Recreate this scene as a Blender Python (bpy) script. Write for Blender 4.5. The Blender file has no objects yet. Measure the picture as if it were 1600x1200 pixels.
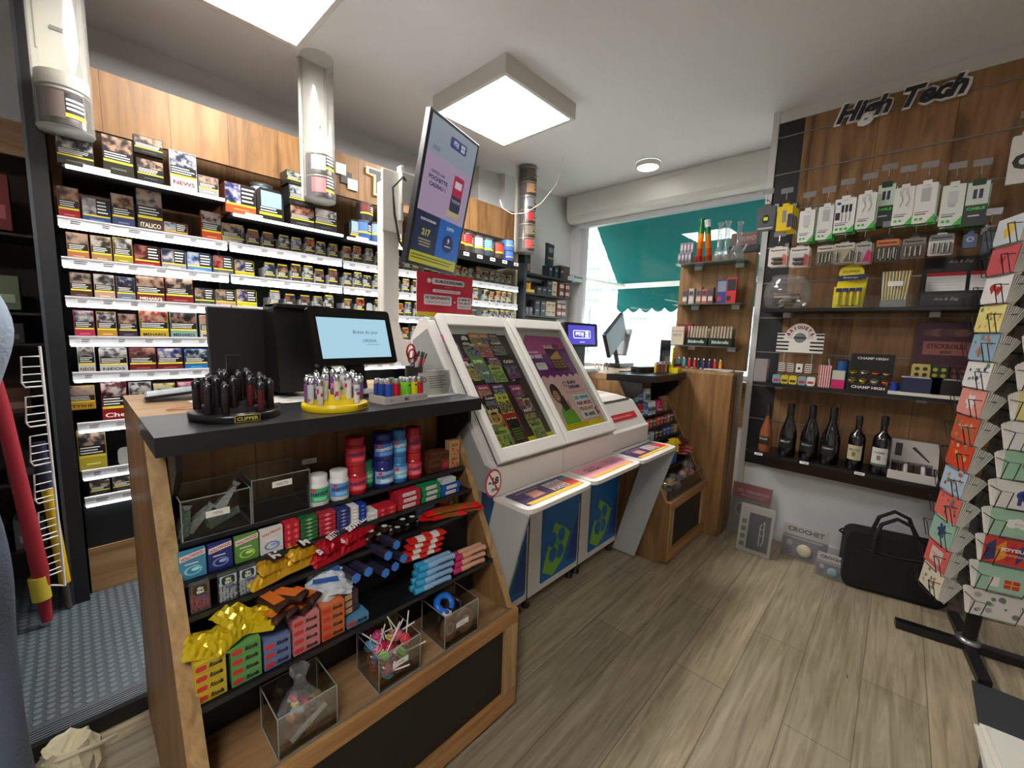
import bpy, math, random
from mathutils import Matrix, Vector
sc = bpy.context.scene
COL = sc.collection
random.seed(7)
PI = math.pi

# ---------------------------------------------------------------- camera
F_PX, YAW, PITCH, ROLL, CAM_Z = 648.74, 0.750768, 0.122617, -0.033404, 1.335
def cam_axes():
    f = Vector((math.cos(PITCH)*math.cos(YAW), math.cos(PITCH)*math.sin(YAW), -math.sin(PITCH)))
    r = f.cross(Vector((0, 0, 1))).normalized(); d = f.cross(r)
    return (math.cos(ROLL)*r+math.sin(ROLL)*d, -math.sin(ROLL)*r+math.cos(ROLL)*d, f)
CR, CD, CF = cam_axes()
cam_d = bpy.data.cameras.new('camera'); cam = bpy.data.objects.new('camera', cam_d); COL.objects.link(cam)
cam_d.sensor_fit = 'HORIZONTAL'; cam_d.sensor_width = 36.0; cam_d.lens = F_PX/1600*36.0
cam_d.clip_start = 0.02; cam_d.clip_end = 400
cam.matrix_world = Matrix(((CR.x, -CD.x, -CF.x, 0), (CR.y, -CD.y, -CF.y, 0), (CR.z, -CD.z, -CF.z, CAM_Z), (0, 0, 0, 1)))
sc.camera = cam
# surveying helpers: where the sight line through a photo point meets a plane of the room
def ray(u, v): return CR*((u-800)/F_PX)+CD*((v-600)/F_PX)+CF
def onx(u, v, x): d = ray(u, v); t = x/d.x; return Vector((x, d.y*t, CAM_Z+d.z*t))
def ony(u, v, y): d = ray(u, v); t = y/d.y; return Vector((d.x*t, y, CAM_Z+d.z*t))
def onz(u, v, z): d = ray(u, v); t = (z-CAM_Z)/d.z; return Vector((d.x*t, d.y*t, z))
def onpl(u, v, n, c):
    d = ray(u, v); n = Vector(n); o = Vector((0, 0, CAM_Z)); return o+d*((c-n.dot(o))/n.dot(d))

# ---------------------------------------------------------------- view and world
sc.view_settings.view_transform = 'Standard'; sc.view_settings.look = 'None'
sc.view_settings.gamma = 1.0; sc.view_settings.use_curve_mapping = False
sc.view_settings.exposure = 1.05
W = bpy.data.worlds.new('world'); sc.world = W; W.use_nodes = True
wn = W.node_tree.nodes; wl = W.node_tree.links
sky = wn.new('ShaderNodeTexSky'); sky.sky_type = 'HOSEK_WILKIE'; sky.turbidity = 6; sky.sun_direction = (0.5, 0.6, 0.62)
mixw = wn.new('ShaderNodeMixRGB'); mixw.inputs[0].default_value = 0.6; mixw.inputs[2].default_value = (1, 1, 1, 1)
wl.new(sky.outputs[0], mixw.inputs[1]); wl.new(mixw.outputs[0], wn['Background'].inputs[0])
wn['Background'].inputs[1].default_value = 8.0
LAMP = 19.0      # radiance of the ceiling panels
LED = 5.0       # radiance of the shelf light strips

# ---------------------------------------------------------------- materials
def lin(c):
    return tuple((x/255/12.92 if x/255 <= 0.04045 else ((x/255+0.055)/1.055)**2.4) for x in c)
MATS = {}
def _new(name):
    m = bpy.data.materials.new(name); m.use_nodes = True
    return m, m.node_tree.nodes, m.node_tree.links, m.node_tree.nodes['Principled BSDF']
def P(c, rough=0.5, metal=0.0, spec=0.5, coat=0.0, bump=0.0, bscale=60):
    """plain procedural material, sRGB 0-255 colour"""
    key = ('P', c, rough, metal, spec, coat, bump, bscale)
    if key in MATS: return MATS[key]
    m, n, l, b = _new('paint_%02x%02x%02x' % tuple(int(x) for x in c))
    b.inputs['Base Color'].default_value = (*lin(c), 1)
    b.inputs['Roughness'].default_value = rough; b.inputs['Metallic'].default_value = metal
    b.inputs['Specular IOR Level'].default_value = spec; b.inputs['Coat Weight'].default_value = coat
    if bump:
        t = n.new('ShaderNodeTexNoise'); t.inputs['Scale'].default_value = bscale; t.inputs['Detail'].default_value = 3
        tc = n.new('ShaderNodeTexCoord'); l.new(tc.outputs['Object'], t.inputs['Vector'])
        bp = n.new('ShaderNodeBump'); bp.inputs['Strength'].default_value = bump; bp.inputs['Distance'].default_value = 0.01
        l.new(t.outputs[0], bp.inputs['Height']); l.new(bp.outputs[0], b.inputs['Normal'])
    MATS[key] = m; return m
def E(c, s=1.0):
    key = ('E', c, s)
    if key in MATS: return MATS[key]
    m, n, l, b = _new('glow_%02x%02x%02x' % tuple(int(x) for x in c))
    b.inputs['Base Color'].default_value = (0, 0, 0, 1); b.inputs['Roughness'].default_value = 0.35
    b.inputs['Emission Color'].default_value = (*lin(c), 1); b.inputs['Emission Strength'].default_value = s
    MATS[key] = m; return m
def clear(c=(255, 255, 255), gloss=0.08, name='clear', rough=0.05, milk=0.0):
    """thin clear plastic or glass: transparent with a fresnel sheen and a little milkiness"""
    key = ('G', c, gloss, rough, milk)
    if key in MATS: return MATS[key]
    m, n, l, b = _new(name); n.remove(b); out = n['Material Output']
    tr = n.new('ShaderNodeBsdfTransparent'); tr.inputs[0].default_value = (*lin(c), 1)
    gl = n.new('ShaderNodeBsdfGlossy'); gl.inputs['Roughness'].default_value = rough
    fr = n.new('ShaderNodeFresnel'); fr.inputs[0].default_value = 1.45
    ad = n.new('ShaderNodeMath'); ad.operation = 'MULTIPLY_ADD'; ad.inputs[1].default_value = 0.55; ad.inputs[2].default_value = gloss*0.06
    l.new(fr.outputs[0], ad.inputs[0]); mx = n.new('ShaderNodeMixShader')
    l.new(ad.outputs[0], mx.inputs[0]); l.new(tr.outputs[0], mx.inputs[1]); l.new(gl.outputs[0], mx.inputs[2])
    last = mx
    if milk:
        df = n.new('ShaderNodeBsdfDiffuse'); df.inputs[0].default_value = (*lin(c), 1) if name == 'tinted_glass' else (0.8, 0.8, 0.8, 1)
        m2 = n.new('ShaderNodeMixShader'); m2.inputs[0].default_value = milk
        l.new(mx.outputs[0], m2.inputs[1]); l.new(df.outputs[0], m2.inputs[2]); last = m2
    l.new(last.outputs[0], out.inputs[0]); MATS[key] = m; return m
def wood(name, c1, c2, c3, axis='z', rough=0.45, freq=7, plank=0.0):
    if name in MATS: return MATS[name]
    m, n, l, b = _new(name); b.inputs['Roughness'].default_value = rough; b.inputs['Specular IOR Level'].default_value = 0.3
    tc = n.new('ShaderNodeTexCoord'); mp = n.new('ShaderNodeMapping')
    s = {'z': (freq, freq, freq*0.09), 'x': (freq*0.09, freq, freq), 'y': (freq, freq*0.09, freq)}[axis]
    mp.inputs['Scale'].default_value = s; l.new(tc.outputs['Object'], mp.inputs[0])
    t = n.new('ShaderNodeTexNoise'); t.inputs['Scale'].default_value = 1.0; t.inputs['Detail'].default_value = 8
    t.inputs['Distortion'].default_value = 1.6; t.inputs['Roughness'].default_value = 0.62; l.new(mp.outputs[0], t.inputs[0])
    r = n.new('ShaderNodeValToRGB'); e = r.color_ramp.elements
    e[0].position = 0.30; e[0].color = (*lin(c3), 1); e[1].position = 0.68; e[1].color = (*lin(c1), 1)
    x = e.new(0.48); x.color = (*lin(c2), 1)
    l.new(t.outputs[0], r.inputs[0])
    t2 = n.new('ShaderNodeTexNoise'); t2.inputs['Scale'].default_value = 5.0; t2.inputs['Detail'].default_value = 4
    l.new(mp.outputs[0], t2.inputs[0])
    mr = n.new('ShaderNodeMapRange'); mr.inputs[1].default_value = 0.3; mr.inputs[2].default_value = 0.7
    mr.inputs[3].default_value = 0.8; mr.inputs[4].default_value = 1.1; l.new(t2.outputs[0], mr.inputs[0])
    mu = n.new('ShaderNodeMixRGB'); mu.blend_type = 'MULTIPLY'; mu.inputs[0].default_value = 1
    l.new(r.outputs[0], mu.inputs[1]); l.new(mr.outputs[0], mu.inputs[2]); res = mu
    # knots
    mp2 = n.new('ShaderNodeMapping'); k = {'z': (5, 5, 2.2), 'x': (2.2, 5, 5), 'y': (5, 2.2, 5)}[axis]
    mp2.inputs['Scale'].default_value = k; l.new(tc.outputs['Object'], mp2.inputs[0])
    vo = n.new('ShaderNodeTexNoise'); vo.inputs['Scale'].default_value = 1.0; vo.inputs['Detail'].default_value = 2; l.new(mp2.outputs[0], vo.inputs[0])
    kr = n.new('ShaderNodeMapRange'); kr.inputs[1].default_value = 0.66; kr.inputs[2].default_value = 0.76
    kr.inputs[3].default_value = 1.0; kr.inputs[4].default_value = 0.5; l.new(vo.outputs[0], kr.inputs[0])
    mk = n.new('ShaderNodeMixRGB'); mk.blend_type = 'MULTIPLY'; mk.inputs[0].default_value = 1
    l.new(res.outputs[0], mk.inputs[1]); l.new(kr.outputs[0], mk.inputs[2]); res = mk
    if plank:
        sx = n.new('ShaderNodeSeparateXYZ'); l.new(tc.outputs['Object'], sx.inputs[0])
        ad = n.new('ShaderNodeMath'); ad.operation = 'ADD'; l.new(sx.outputs[0], ad.inputs[0]); l.new(sx.outputs[1], ad.inputs[1])
        dv = n.new('ShaderNodeMath'); dv.operation = 'DIVIDE'; dv.inputs[1].default_value = plank; l.new(ad.outputs[0], dv.inputs[0])
        fl = n.new('ShaderNodeMath'); fl.operation = 'FLOOR'; l.new(dv.outputs[0], fl.inputs[0])
        wn_ = n.new('ShaderNodeTexWhiteNoise'); wn_.noise_dimensions = '1D'; l.new(fl.outputs[0], wn_.inputs['W'])
        m3 = n.new('ShaderNodeMapRange'); m3.inputs[3].default_value = 0.82; m3.inputs[4].default_value = 1.1; l.new(wn_.outputs[0], m3.inputs[0])
        m4 = n.new('ShaderNodeMixRGB'); m4.blend_type = 'MULTIPLY'; m4.inputs[0].default_value = 1
        l.new(res.outputs[0], m4.inputs[1]); l.new(m3.outputs[0], m4.inputs[2]); res = m4
        fr = n.new('ShaderNodeMath'); fr.operation = 'FRACT'; l.new(dv.outputs[0], fr.inputs[0])
        ls = n.new('ShaderNodeMath'); ls.operation = 'LESS_THAN'; ls.inputs[1].default_value = 0.012; l.new(fr.outputs[0], ls.inputs[0])
        m5 = n.new('ShaderNodeMixRGB'); m5.blend_type = 'MULTIPLY'; m5.inputs[2].default_value = (.45, .4, .35, 1)
        l.new(ls.outputs[0], m5.inputs[0]); l.new(res.outputs[0], m5.inputs[1]); res = m5
    l.new(res.outputs[0], b.inputs['Base Color']); MATS[name] = m; return m
WOOD = wood('oak_laminate', (166, 126, 84), (146, 108, 68), (104, 74, 46), plank=0.235)
WOODX = wood('oak_laminate_lengthwise', (176, 141, 102), (156, 121, 83), (112, 82, 54), axis='x')
WOODY = wood('oak_laminate_crosswise', (176, 141, 102), (156, 121, 83), (112, 82, 54), axis='y')
EDGE = wood('oak_edge_band', (190, 158, 114), (172, 138, 94), (136, 104, 68), axis='z', freq=16)
BLK = P((22, 22, 24), 0.45); BLKG = P((14, 14, 16), 0.2); BLKM = P((30, 30, 33), 0.6)
WHT = P((228, 226, 222), 0.4); PAPER = P((236, 234, 228), 0.7); GREYM = P((150, 150, 150), 0.35, 0.6)
CHROME = P((210, 210, 212), 0.18, 1.0); STEEL = P((170, 170, 172), 0.35, 0.9)
ACR = clear((250, 252, 252), 0.1, 'acrylic'); ACRE = clear((240, 244, 242), 0.5, 'acrylic_edge', 0.15, 0.30)
GLASS = clear((240, 246, 244), 0.1, 'window_glass', 0.02)
FILM = clear((245, 245, 245), 0.5, 'plastic_film', 0.15, 0.06)

def PIC(c1, c2, c3=None, scale=38, seed=0):
    """blurry printed picture: blotches of three ink colours"""
    key = ('PIC', c1, c2, c3, scale)
    if key in MATS: return MATS[key]
    m, n, l, b = _new('printed_picture'); b.inputs['Roughness'].default_value = 0.4
    tc = n.new('ShaderNodeTexCoord'); t = n.new('ShaderNodeTexNoise'); t.inputs['Scale'].default_value = scale; t.inputs['Detail'].default_value = 2.5
    oi = n.new('ShaderNodeObjectInfo'); ad = n.new('ShaderNodeVectorMath'); ad.operation = 'ADD'; l.new(tc.outputs['Object'], ad.inputs[0]); l.new(oi.outputs['Random'], ad.inputs[1]); l.new(ad.outputs[0], t.inputs['Vector'])
    r = n.new('ShaderNodeValToRGB'); e = r.color_ramp.elements; c3 = c3 or tuple(int(x*.35) for x in c1)
    e[0].position = 0.36; e[0].color = (*lin(c3), 1); e[1].position = 0.60; e[1].color = (*lin(c2), 1); x = e.new(0.46); x.color = (*lin(c1), 1)
    l.new(t.outputs[0], r.inputs[0]); l.new(r.outputs[0], b.inputs['Base Color']); MATS[key] = m; return m
# ---------------------------------------------------------------- mesh building
def TF(o, right, up):
    r = Vector(right).normalized(); u = Vector(up).normalized(); n = r.cross(u)
    return Matrix(((r.x, u.x, n.x, o[0]), (r.y, u.y, n.y, o[1]), (r.z, u.z, n.z, o[2]), (0, 0, 0, 1)))
def T3(x, y, z): return Matrix.Translation((x, y, z))
def RX(a): return Matrix.Rotation(a, 4, 'X')
def RY(a): return Matrix.Rotation(a, 4, 'Y')
def RZ(a): return Matrix.Rotation(a, 4, 'Z')
FRONT = TF((0, 0, 0), (1, 0, 0), (0, 0, 1))      # faces -Y
_TXT = {}
def text_geo(s, bold, shear):
    k = (s, bold, shear)
    if k in _TXT: return _TXT[k]
    cu = bpy.data.curves.new('t', 'FONT'); cu.body = s; cu.size = 1; cu.offset = bold; cu.shear = shear
    cu.resolution_u = 2; cu.align_x = 'CENTER'
    o = bpy.data.objects.new('t', cu); COL.objects.link(o)
    dg = bpy.context.evaluated_depsgraph_get(); me = o.evaluated_get(dg).to_mesh()
    vs = [v.co.copy() for v in me.vertices]; fs = [tuple(p.vertices) for p in me.polygons]
    bpy.data.objects.remove(o); bpy.data.curves.remove(cu)
    if vs:
        x0 = min(v.x for v in vs); x1 = max(v.x for v in vs); y0 = min(v.y for v in vs); y1 = max(v.y for v in vs)
        vs = [Vector((v.x-(x0+x1)/2, v.y-(y0+y1)/2, 0)) for v in vs]; _TXT[k] = (vs, fs, x1-x0, y1-y0)
    else: _TXT[k] = ([], [], 1, 1)
    return _TXT[k]
class B:
    def __init__(s, T=None): s.v = []; s.f = []; s.mi = []; s.m = []; s.T = T or Matrix.Identity(4); s.sm = []
    def mat(s, m):
        if m not in s.m: s.m.append(m)
        return s.m.index(m)
    def add(s, vs, fs, m, T=None, smooth=False):
        M = s.T @ T if T is not None else s.T; o = len(s.v); k = s.mat(m)
        s.v += [M @ Vector(v) for v in vs]; s.f += [tuple(i+o for i in f) for f in fs]; s.mi += [k]*len(fs); s.sm += [smooth]*len(fs)
        return s
    def box(s, x0, x1, y0, y1, z0, z1, m, T=None):
        vs = [(x, y, z) for x in (x0, x1) for y in (y0, y1) for z in (z0, z1)]
        return s.add(vs, [(0, 1, 3, 2), (4, 6, 7, 5), (0, 4, 5, 1), (2, 3, 7, 6), (0, 2, 6, 4), (1, 5, 7, 3)], m, T)
    def quad(s, a, b, c, d, m, T=None): return s.add([a, b, c, d], [(0, 1, 2, 3)], m, T)
    def rect(s, x0, x1, y0, y1, m, z=0.0, T=None): return s.quad((x0, y0, z), (x1, y0, z), (x1, y1, z), (x0, y1, z), m, T)
    def poly(s, pts, m, z=0.0, T=None): return s.add([(p[0], p[1], z) for p in pts], [tuple(range(len(pts)))], m, T)
    def disc(s, cx, cy, r, m, z=0.0, T=None, n=20, ry=None, r0=0):
        ry = ry or r; P_ = [(cx+r*math.cos(2*PI*i/n), cy+ry*math.sin(2*PI*i/n)) for i in range(n)]
        if not r0: return s.poly(P_, m, z, T)
        Q = [(cx+r*r0*math.cos(2*PI*i/n), cy+ry*r0*math.sin(2*PI*i/n)) for i in range(n)]
        return s.add([(x, y, z) for x, y in P_+Q], [(i, (i+1) % n, n+(i+1) % n, n+i) for i in range(n)], m, T)
    def rrect(s, x0, x1, y0, y1, r, m, z=0.0, T=None, n=5):
        pts = []
        for cx, cy, a in ((x1-r, y1-r, 0), (x0+r, y1-r, PI/2), (x0+r, y0+r, PI), (x1-r, y0+r, 1.5*PI)):
            pts += [(cx+r*math.cos(a+PI/2*i/n), cy+r*math.sin(a+PI/2*i/n)) for i in range(n+1)]
        return s.poly(pts, m, z, T)
    def prism(s, pts, z0, z1, m, T=None, smooth=False, cap=True):
        n = len(pts); vs = [(p[0], p[1], z0) for p in pts]+[(p[0], p[1], z1) for p in pts]
        fs = [(i, (i+1) % n, n+(i+1) % n, n+i) for i in range(n)]
        s.add(vs, fs, m, T, smooth)
        if cap: s.add(vs, [tuple(range(n))[::-1], tuple(range(n, 2*n))], m, T)
        return s
    def rbox(s, x0, x1, y0, y1, z0, z1, r, m, T=None, n=4):
        """box with corners rounded in its xy plane"""
        pts = []
        for cx, cy, a in ((x1-r, y1-r, 0), (x0+r, y1-r, PI/2), (x0+r, y0+r, PI), (x1-r, y0+r, 1.5*PI)):
            pts += [(cx+r*math.cos(a+PI/2*i/n), cy+r*math.sin(a+PI/2*i/n)) for i in range(n+1)]
        return s.prism(pts, z0, z1, m, T)
    def lathe(s, prof, m, n=20, T=None, smooth=True, cap=True):
        vs = []; fs = []
        for r, z in prof: vs += [(r*math.cos(2*PI*i/n), r*math.sin(2*PI*i/n), z) for i in range(n)]
        for k in range(len(prof)-1): fs += [(k*n+i, k*n+(i+1) % n, (k+1)*n+(i+1) % n, (k+1)*n+i) for i in range(n)]
        s.add(vs, fs, m, T, smooth)
        if cap:
            for k in (0, len(prof)-1):
                if prof[k][0] > 1e-6: s.add(vs[k*n:(k+1)*n], [tuple(range(n))], m, T)
        return s
    def cyl(s, r, z0, z1, m, n=16, T=None): return s.lathe([(r, z0), (r, z1)], m, n, T)
    def arcband(s, r, z0, z1, a0, a1, m, n=10, T=None):
        vs = []; 
        for i in range(n+1):
            a = a0+(a1-a0)*i/n; vs += [(r*math.cos(a), r*math.sin(a), z0), (r*math.cos(a), r*math.sin(a), z1)]
        return s.add(vs, [(2*i, 2*i+2, 2*i+3, 2*i+1) for i in range(n)], m, T, True)
    def tube(s, pts, r, m, n=6, T=None):
        pts = [Vector(p) for p in pts]; vs = []; fs = []; up = Vector((0.13, 0.21, 1)).normalized()
        for k, p in enumerate(pts):
            d = (pts[min(k+1, len(pts)-1)]-pts[max(k-1, 0)]).normalized()
            a = d.cross(up)
            if a.length < 0.05: a = d.cross(Vector((1, 0, 0)))
            a.normalize(); b = d.cross(a); rr = r[k] if isinstance(r, (list, tuple)) else r
            vs += [p+(a*math.cos(2*PI*i/n)+b*math.sin(2*PI*i/n))*rr for i in range(n)]
        for k in range(len(pts)-1): fs += [(k*n+i, k*n+(i+1) % n, (k+1)*n+(i+1) % n, (k+1)*n+i) for i in range(n)]
        s.add(vs, fs, m, T, n > 4); s.add(vs, [tuple(range(n))[::-1], tuple(range((len(pts)-1)*n, len(pts)*n))], m, T); return s
    def sphere(s, r, m, n=14, T=None, sx=1, sy=1, sz=1):
        k = n//2; prof = [(max(r*math.sin(PI*i/k), 1e-7), -r*math.cos(PI*i/k)) for i in range(k+1)]
        return s.lathe(prof, m, n, (T or Matrix.Identity(4)) @ Matrix.Diagonal((sx, sy, sz, 1)), cap=False)
    def text(s, str_, x, y, h, m, z=0.0, T=None, w=None, bold=0.0, shear=0.0, rot=0.0):
        """lettering centred on (x, y): cap height h, optionally fitted to width w"""
        vs, fs, tw, th = text_geo(str_, bold, shear)
        if not vs: return s
        sy = h/th if th else 1; sx = (w/tw) if w else sy
        c, q = math.cos(rot), math.sin(rot)
        return s.add([(x+c*v.x*sx-q*v.y*sy, y+q*v.x*sx+c*v.y*sy, z) for v in vs], fs, m, T)
    def obj(s, name, parent=None, label=None, cat=None, loc=None, group=None, kind=None, bevel=0.0, rz=0.0, M=None, subd=0, solid=0):
        me = bpy.data.meshes.new(name); me.from_pydata([tuple(v) for v in s.v], [], s.f)
        for m in s.m: me.materials.append(m)
        me.polygons.foreach_set('material_index', s.mi); me.polygons.foreach_set('use_smooth', s.sm); me.update()
        o = bpy.data.objects.new(name, me); COL.objects.link(o)
        if parent is not None: o.parent = parent
        if M is not None:
            if parent is not None: o.matrix_basis = M
            else: o.matrix_world = M
        elif loc is not None: o.location = loc; o.rotation_euler = (0, 0, rz)
        if bevel:
            q = o.modifiers.new('bevel', 'BEVEL'); q.width = bevel; q.segments = 2; q.limit_method = 'ANGLE'; q.angle_limit = 0.7
        if subd: q = o.modifiers.new('subd', 'SUBSURF'); q.levels = subd; q.render_levels = subd
        tag(o, label, cat, group, kind); return o
def tag(o, label=None, cat=None, group=None, kind=None):
    if label: o['label'] = label
    if cat: o['category'] = cat
    if group: o['group'] = group
    if kind: o['kind'] = kind
    return o
def thing(name, label, cat, loc=(0, 0, 0), rz=0.0, group=None, M=None):
    o = bpy.data.objects.new(name, None); COL.objects.link(o); o.empty_display_size = 0.05
    if M is not None: o.matrix_world = M
    else: o.location = loc; o.rotation_euler = (0, 0, rz)
    return tag(o, label, cat, group)
def dup(src, M=None, label=None, group=None, loc=None, rz=0.0):
    def cp(o, par):
        c = o.copy(); COL.objects.link(c)
        if par is not None: c.parent = par
        for ch in o.children: cp(ch, c)
        return c
    r = cp(src, None)
    if M is not None: r.matrix_world = M
    else: r.location = loc; r.rotation_euler = (0, 0, rz)
    if label: r['label'] = label
    if group: r['group'] = group
    return r
ORD = ['first', 'second', 'third', 'fourth', 'fifth', 'sixth', 'seventh', 'eighth', 'ninth', 'tenth', 'eleventh', 'twelfth',
       'thirteenth', 'fourteenth', 'fifteenth', 'sixteenth', 'seventeenth', 'eighteenth', 'nineteenth', 'twentieth',
       'twenty-first', 'twenty-second', 'twenty-third', 'twenty-fourth', 'twenty-fifth', 'twenty-sixth', 'twenty-seventh', 'twenty-eighth', 'twenty-ninth', 'thirtieth']
def pos(p, rz=0.0): return T3(*p) @ RZ(rz)
# ---------------------------------------------------------------- the room
CEIL = 2.77
def struct(b, name, **k): return b.obj(name, kind='structure', **k)
def floor_mat():
    m, n, l, b = _new('grey_oak_planks'); b.inputs['Roughness'].default_value = 0.42
    tc = n.new('ShaderNodeTexCoord'); br = n.new('ShaderNodeTexBrick')
    br.inputs['Scale'].default_value = 1.0; br.inputs['Mortar Size'].default_value = 0.0018; br.inputs['Brick Width'].default_value = 1.25
    br.inputs['Row Height'].default_value = 0.19; br.offset = 0.37; br.inputs['Bias'].default_value = 0
    br.inputs['Color1'].default_value = (0.82, 0.82, 0.82, 1); br.inputs['Color2'].default_value = (1.08, 1.06, 1.02, 1); br.inputs['Mortar'].default_value = (.45, .42, .38, 1)
    mpb = n.new('ShaderNodeMapping'); mpb.inputs['Location'].default_value = (0.4, 0.02, 0); l.new(tc.outputs['Object'], mpb.inputs[0]); l.new(mpb.outputs[0], br.inputs['Vector'])
    mp = n.new('ShaderNodeMapping'); mp.inputs['Scale'].default_value = (2.2, 38, 1); l.new(tc.outputs['Object'], mp.inputs[0])
    t = n.new('ShaderNodeTexNoise'); t.inputs['Scale'].default_value = 1; t.inputs['Detail'].default_value = 9; t.inputs['Distortion'].default_value = 0.9; t.inputs['Roughness'].default_value = 0.65
    l.new(mp.outputs[0], t.inputs[0])
    r = n.new('ShaderNodeValToRGB'); e = r.color_ramp.elements
    e[0].position = 0.32; e[0].color = (*lin((134, 120, 98)), 1); e[1].position = 0.66; e[1].color = (*lin((184, 172, 148)), 1)
    x = e.new(0.5); x.color = (*lin((165, 152, 127)), 1); l.new(t.outputs[0], r.inputs[0])
    mp2 = n.new('ShaderNodeMapping'); mp2.inputs['Scale'].default_value = (2.2, 7, 1); l.new(tc.outputs['Object'], mp2.inputs[0])
    t2 = n.new('ShaderNodeTexNoise'); t2.inputs['Scale'].default_value = 1; t2.inputs['Detail'].default_value = 5; l.new(mp2.outputs[0], t2.inputs[0])
    mr = n.new('ShaderNodeMapRange'); mr.inputs[1].default_value = 0.3; mr.inputs[2].default_value = 0.7; mr.inputs[3].default_value = 0.86; mr.inputs[4].default_value = 1.1
    l.new(t2.outputs[0], mr.inputs[0])
    a = n.new('ShaderNodeMixRGB'); a.blend_type = 'MULTIPLY'; a.inputs[0].default_value = 1; l.new(r.outputs[0], a.inputs[1]); l.new(br.outputs[0], a.inputs[2])
    c = n.new('ShaderNodeMixRGB'); c.blend_type = 'MULTIPLY'; c.inputs[0].default_value = 1; l.new(a.outputs[0], c.inputs[1]); l.new(mr.outputs[0], c.inputs[2])
    l.new(c.outputs[0], b.inputs['Base Color'])
    bp = n.new('ShaderNodeBump'); bp.inputs['Strength'].default_value = 0.12; bp.inputs['Distance'].default_value = 0.004
    l.new(t.outputs[0], bp.inputs['Height']); l.new(bp.outputs[0], b.inputs['Normal']); return m
def stud_mat():
    m, n, l, b = _new('studded_rubber'); b.inputs['Roughness'].default_value = 0.4
    tc = n.new('ShaderNodeTexCoord'); mp = n.new('ShaderNodeMapping'); mp.inputs['Scale'].default_value = (34, 34, 0); l.new(tc.outputs['Object'], mp.inputs[0])
    v = n.new('ShaderNodeTexVoronoi'); v.inputs['Randomness'].default_value = 0; v.inputs['Scale'].default_value = 1; l.new(mp.outputs[0], v.inputs['Vector'])
    mr = n.new('ShaderNodeMapRange'); mr.inputs[1].default_value = 0.30; mr.inputs[2].default_value = 0.38; mr.inputs[3].default_value = 1; mr.inputs[4].default_value = 0
    l.new(v.outputs['Distance'], mr.inputs[0])
    mx = n.new('ShaderNodeMixRGB'); mx.inputs[1].default_value = (*lin((66, 74, 80)), 1); mx.inputs[2].default_value = (*lin((96, 106, 112)), 1)
    l.new(mr.outputs[0], mx.inputs[0]); l.new(mx.outputs[0], b.inputs['Base Color'])
    bp = n.new('ShaderNodeBump'); bp.inputs['Strength'].default_value = 0.9; bp.inputs['Distance'].default_value = 0.003
    l.new(mr.outputs[0], bp.inputs['Height']); l.new(bp.outputs[0], b.inputs['Normal']); return m
WALLM = P((222, 223, 224), 0.85, bump=0.05, bscale=90); CEILM = P((238, 239, 240), 0.9, bump=0.05, bscale=70)
struct(B().box(-2.8, 4.0, -2.6, 3.2, -0.1, 0, floor_mat()), 'floor')
struct(B().box(-2.8, 4.0, -2.6, 3.2, CEIL, CEIL+.1, CEILM), 'ceiling')
struct(B().box(-2.8, 4.0, 3.1, 3.2, 0, CEIL, WALLM), 'wall_left')
struct(B().box(2.56, 2.82, 2.87, 3.1, 0, CEIL, WALLM).box(2.82, 3.9, 2.80, 3.1, 0, CEIL, WALLM), 'wall_left_corner')
struct(B().box(-2.9, -2.8, -2.6, 3.2, 0, CEIL, WALLM), 'wall_back')
struct(B().box(-2.8, 4.0, -2.7, -2.6, 0, CEIL, WALLM), 'wall_right')
struct(B().box(3.2, 3.32, -2.6, .757, 0, CEIL, WALLM).box(3.32, 3.98, .657, .757, 0, CEIL, WALLM), 'wall_front')
struct(B().box(3.88, 3.98, .757, 2.80, 0, 1.0, WALLM).box(3.88, 3.98, .757, 2.80, 2.55, CEIL, WALLM).box(3.88, 3.98, 2.66, 2.80, 1.0, 2.55, WALLM), 'wall_window')
struct(B().box(3.187, 3.2, -2.6, .757, 0, .07, WHT), 'baseboard_front', bevel=.003)
sil = B(); sil.box(3.70, 3.90, .76, 2.66, .97, 1.0, WOODY); sil.box(3.86, 3.88, .76, 2.66, .6, .97, WOODY); struct(sil, 'trim_1')
FRM = P((205, 207, 210), .4)
w = B()
for y0, y1 in ((.757, .80), (2.60, 2.66)): w.box(3.86, 3.93, y0, y1, 1.0, 2.55, FRM)
for z0, z1 in ((1.0, 1.04), (2.50, 2.55)): w.box(3.86, 3.93, .80, 2.60, z0, z1, FRM)
win = struct(w, 'window_1', bevel=.004)
B().box(3.893, 3.899, .80, 2.60, 1.04, 2.50, GLASS).obj('pane', win)
# roller shutter box above the window
rs = B(); prof = [(3.68, 2.765), (3.68, 2.56), (3.70, 2.52), (3.75, 2.50), (3.86, 2.50), (3.86, 2.765)]
rs.add([(x, .765, z) for x, z in prof]+[(x, 2.73, z) for x, z in prof], [tuple(range(6)), tuple(range(6, 12))[::-1]]+[(i, (i+1) % 6, 6+(i+1) % 6, 6+i) for i in range(6)], P((222, 220, 214), .45))
r0 = rs.obj('roller_shutter_box', label='long white roller shutter box under the ceiling above the window', cat='shutter box')
B().box(3.79, 3.86, .80, 2.66, 2.455, 2.50, P((200, 202, 204), .4)).obj('guide_rail', r0)
wr = B(); wr.tube([(3.66, 1.0, 2.757), (3.655, 1.2, 2.752), (3.66, 1.5, 2.74), (3.667, 1.7, 2.72)], .004, WHT)
wr.obj('cable', label='thin white cable lying along the top of the roller shutter box', cat='cable')
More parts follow.
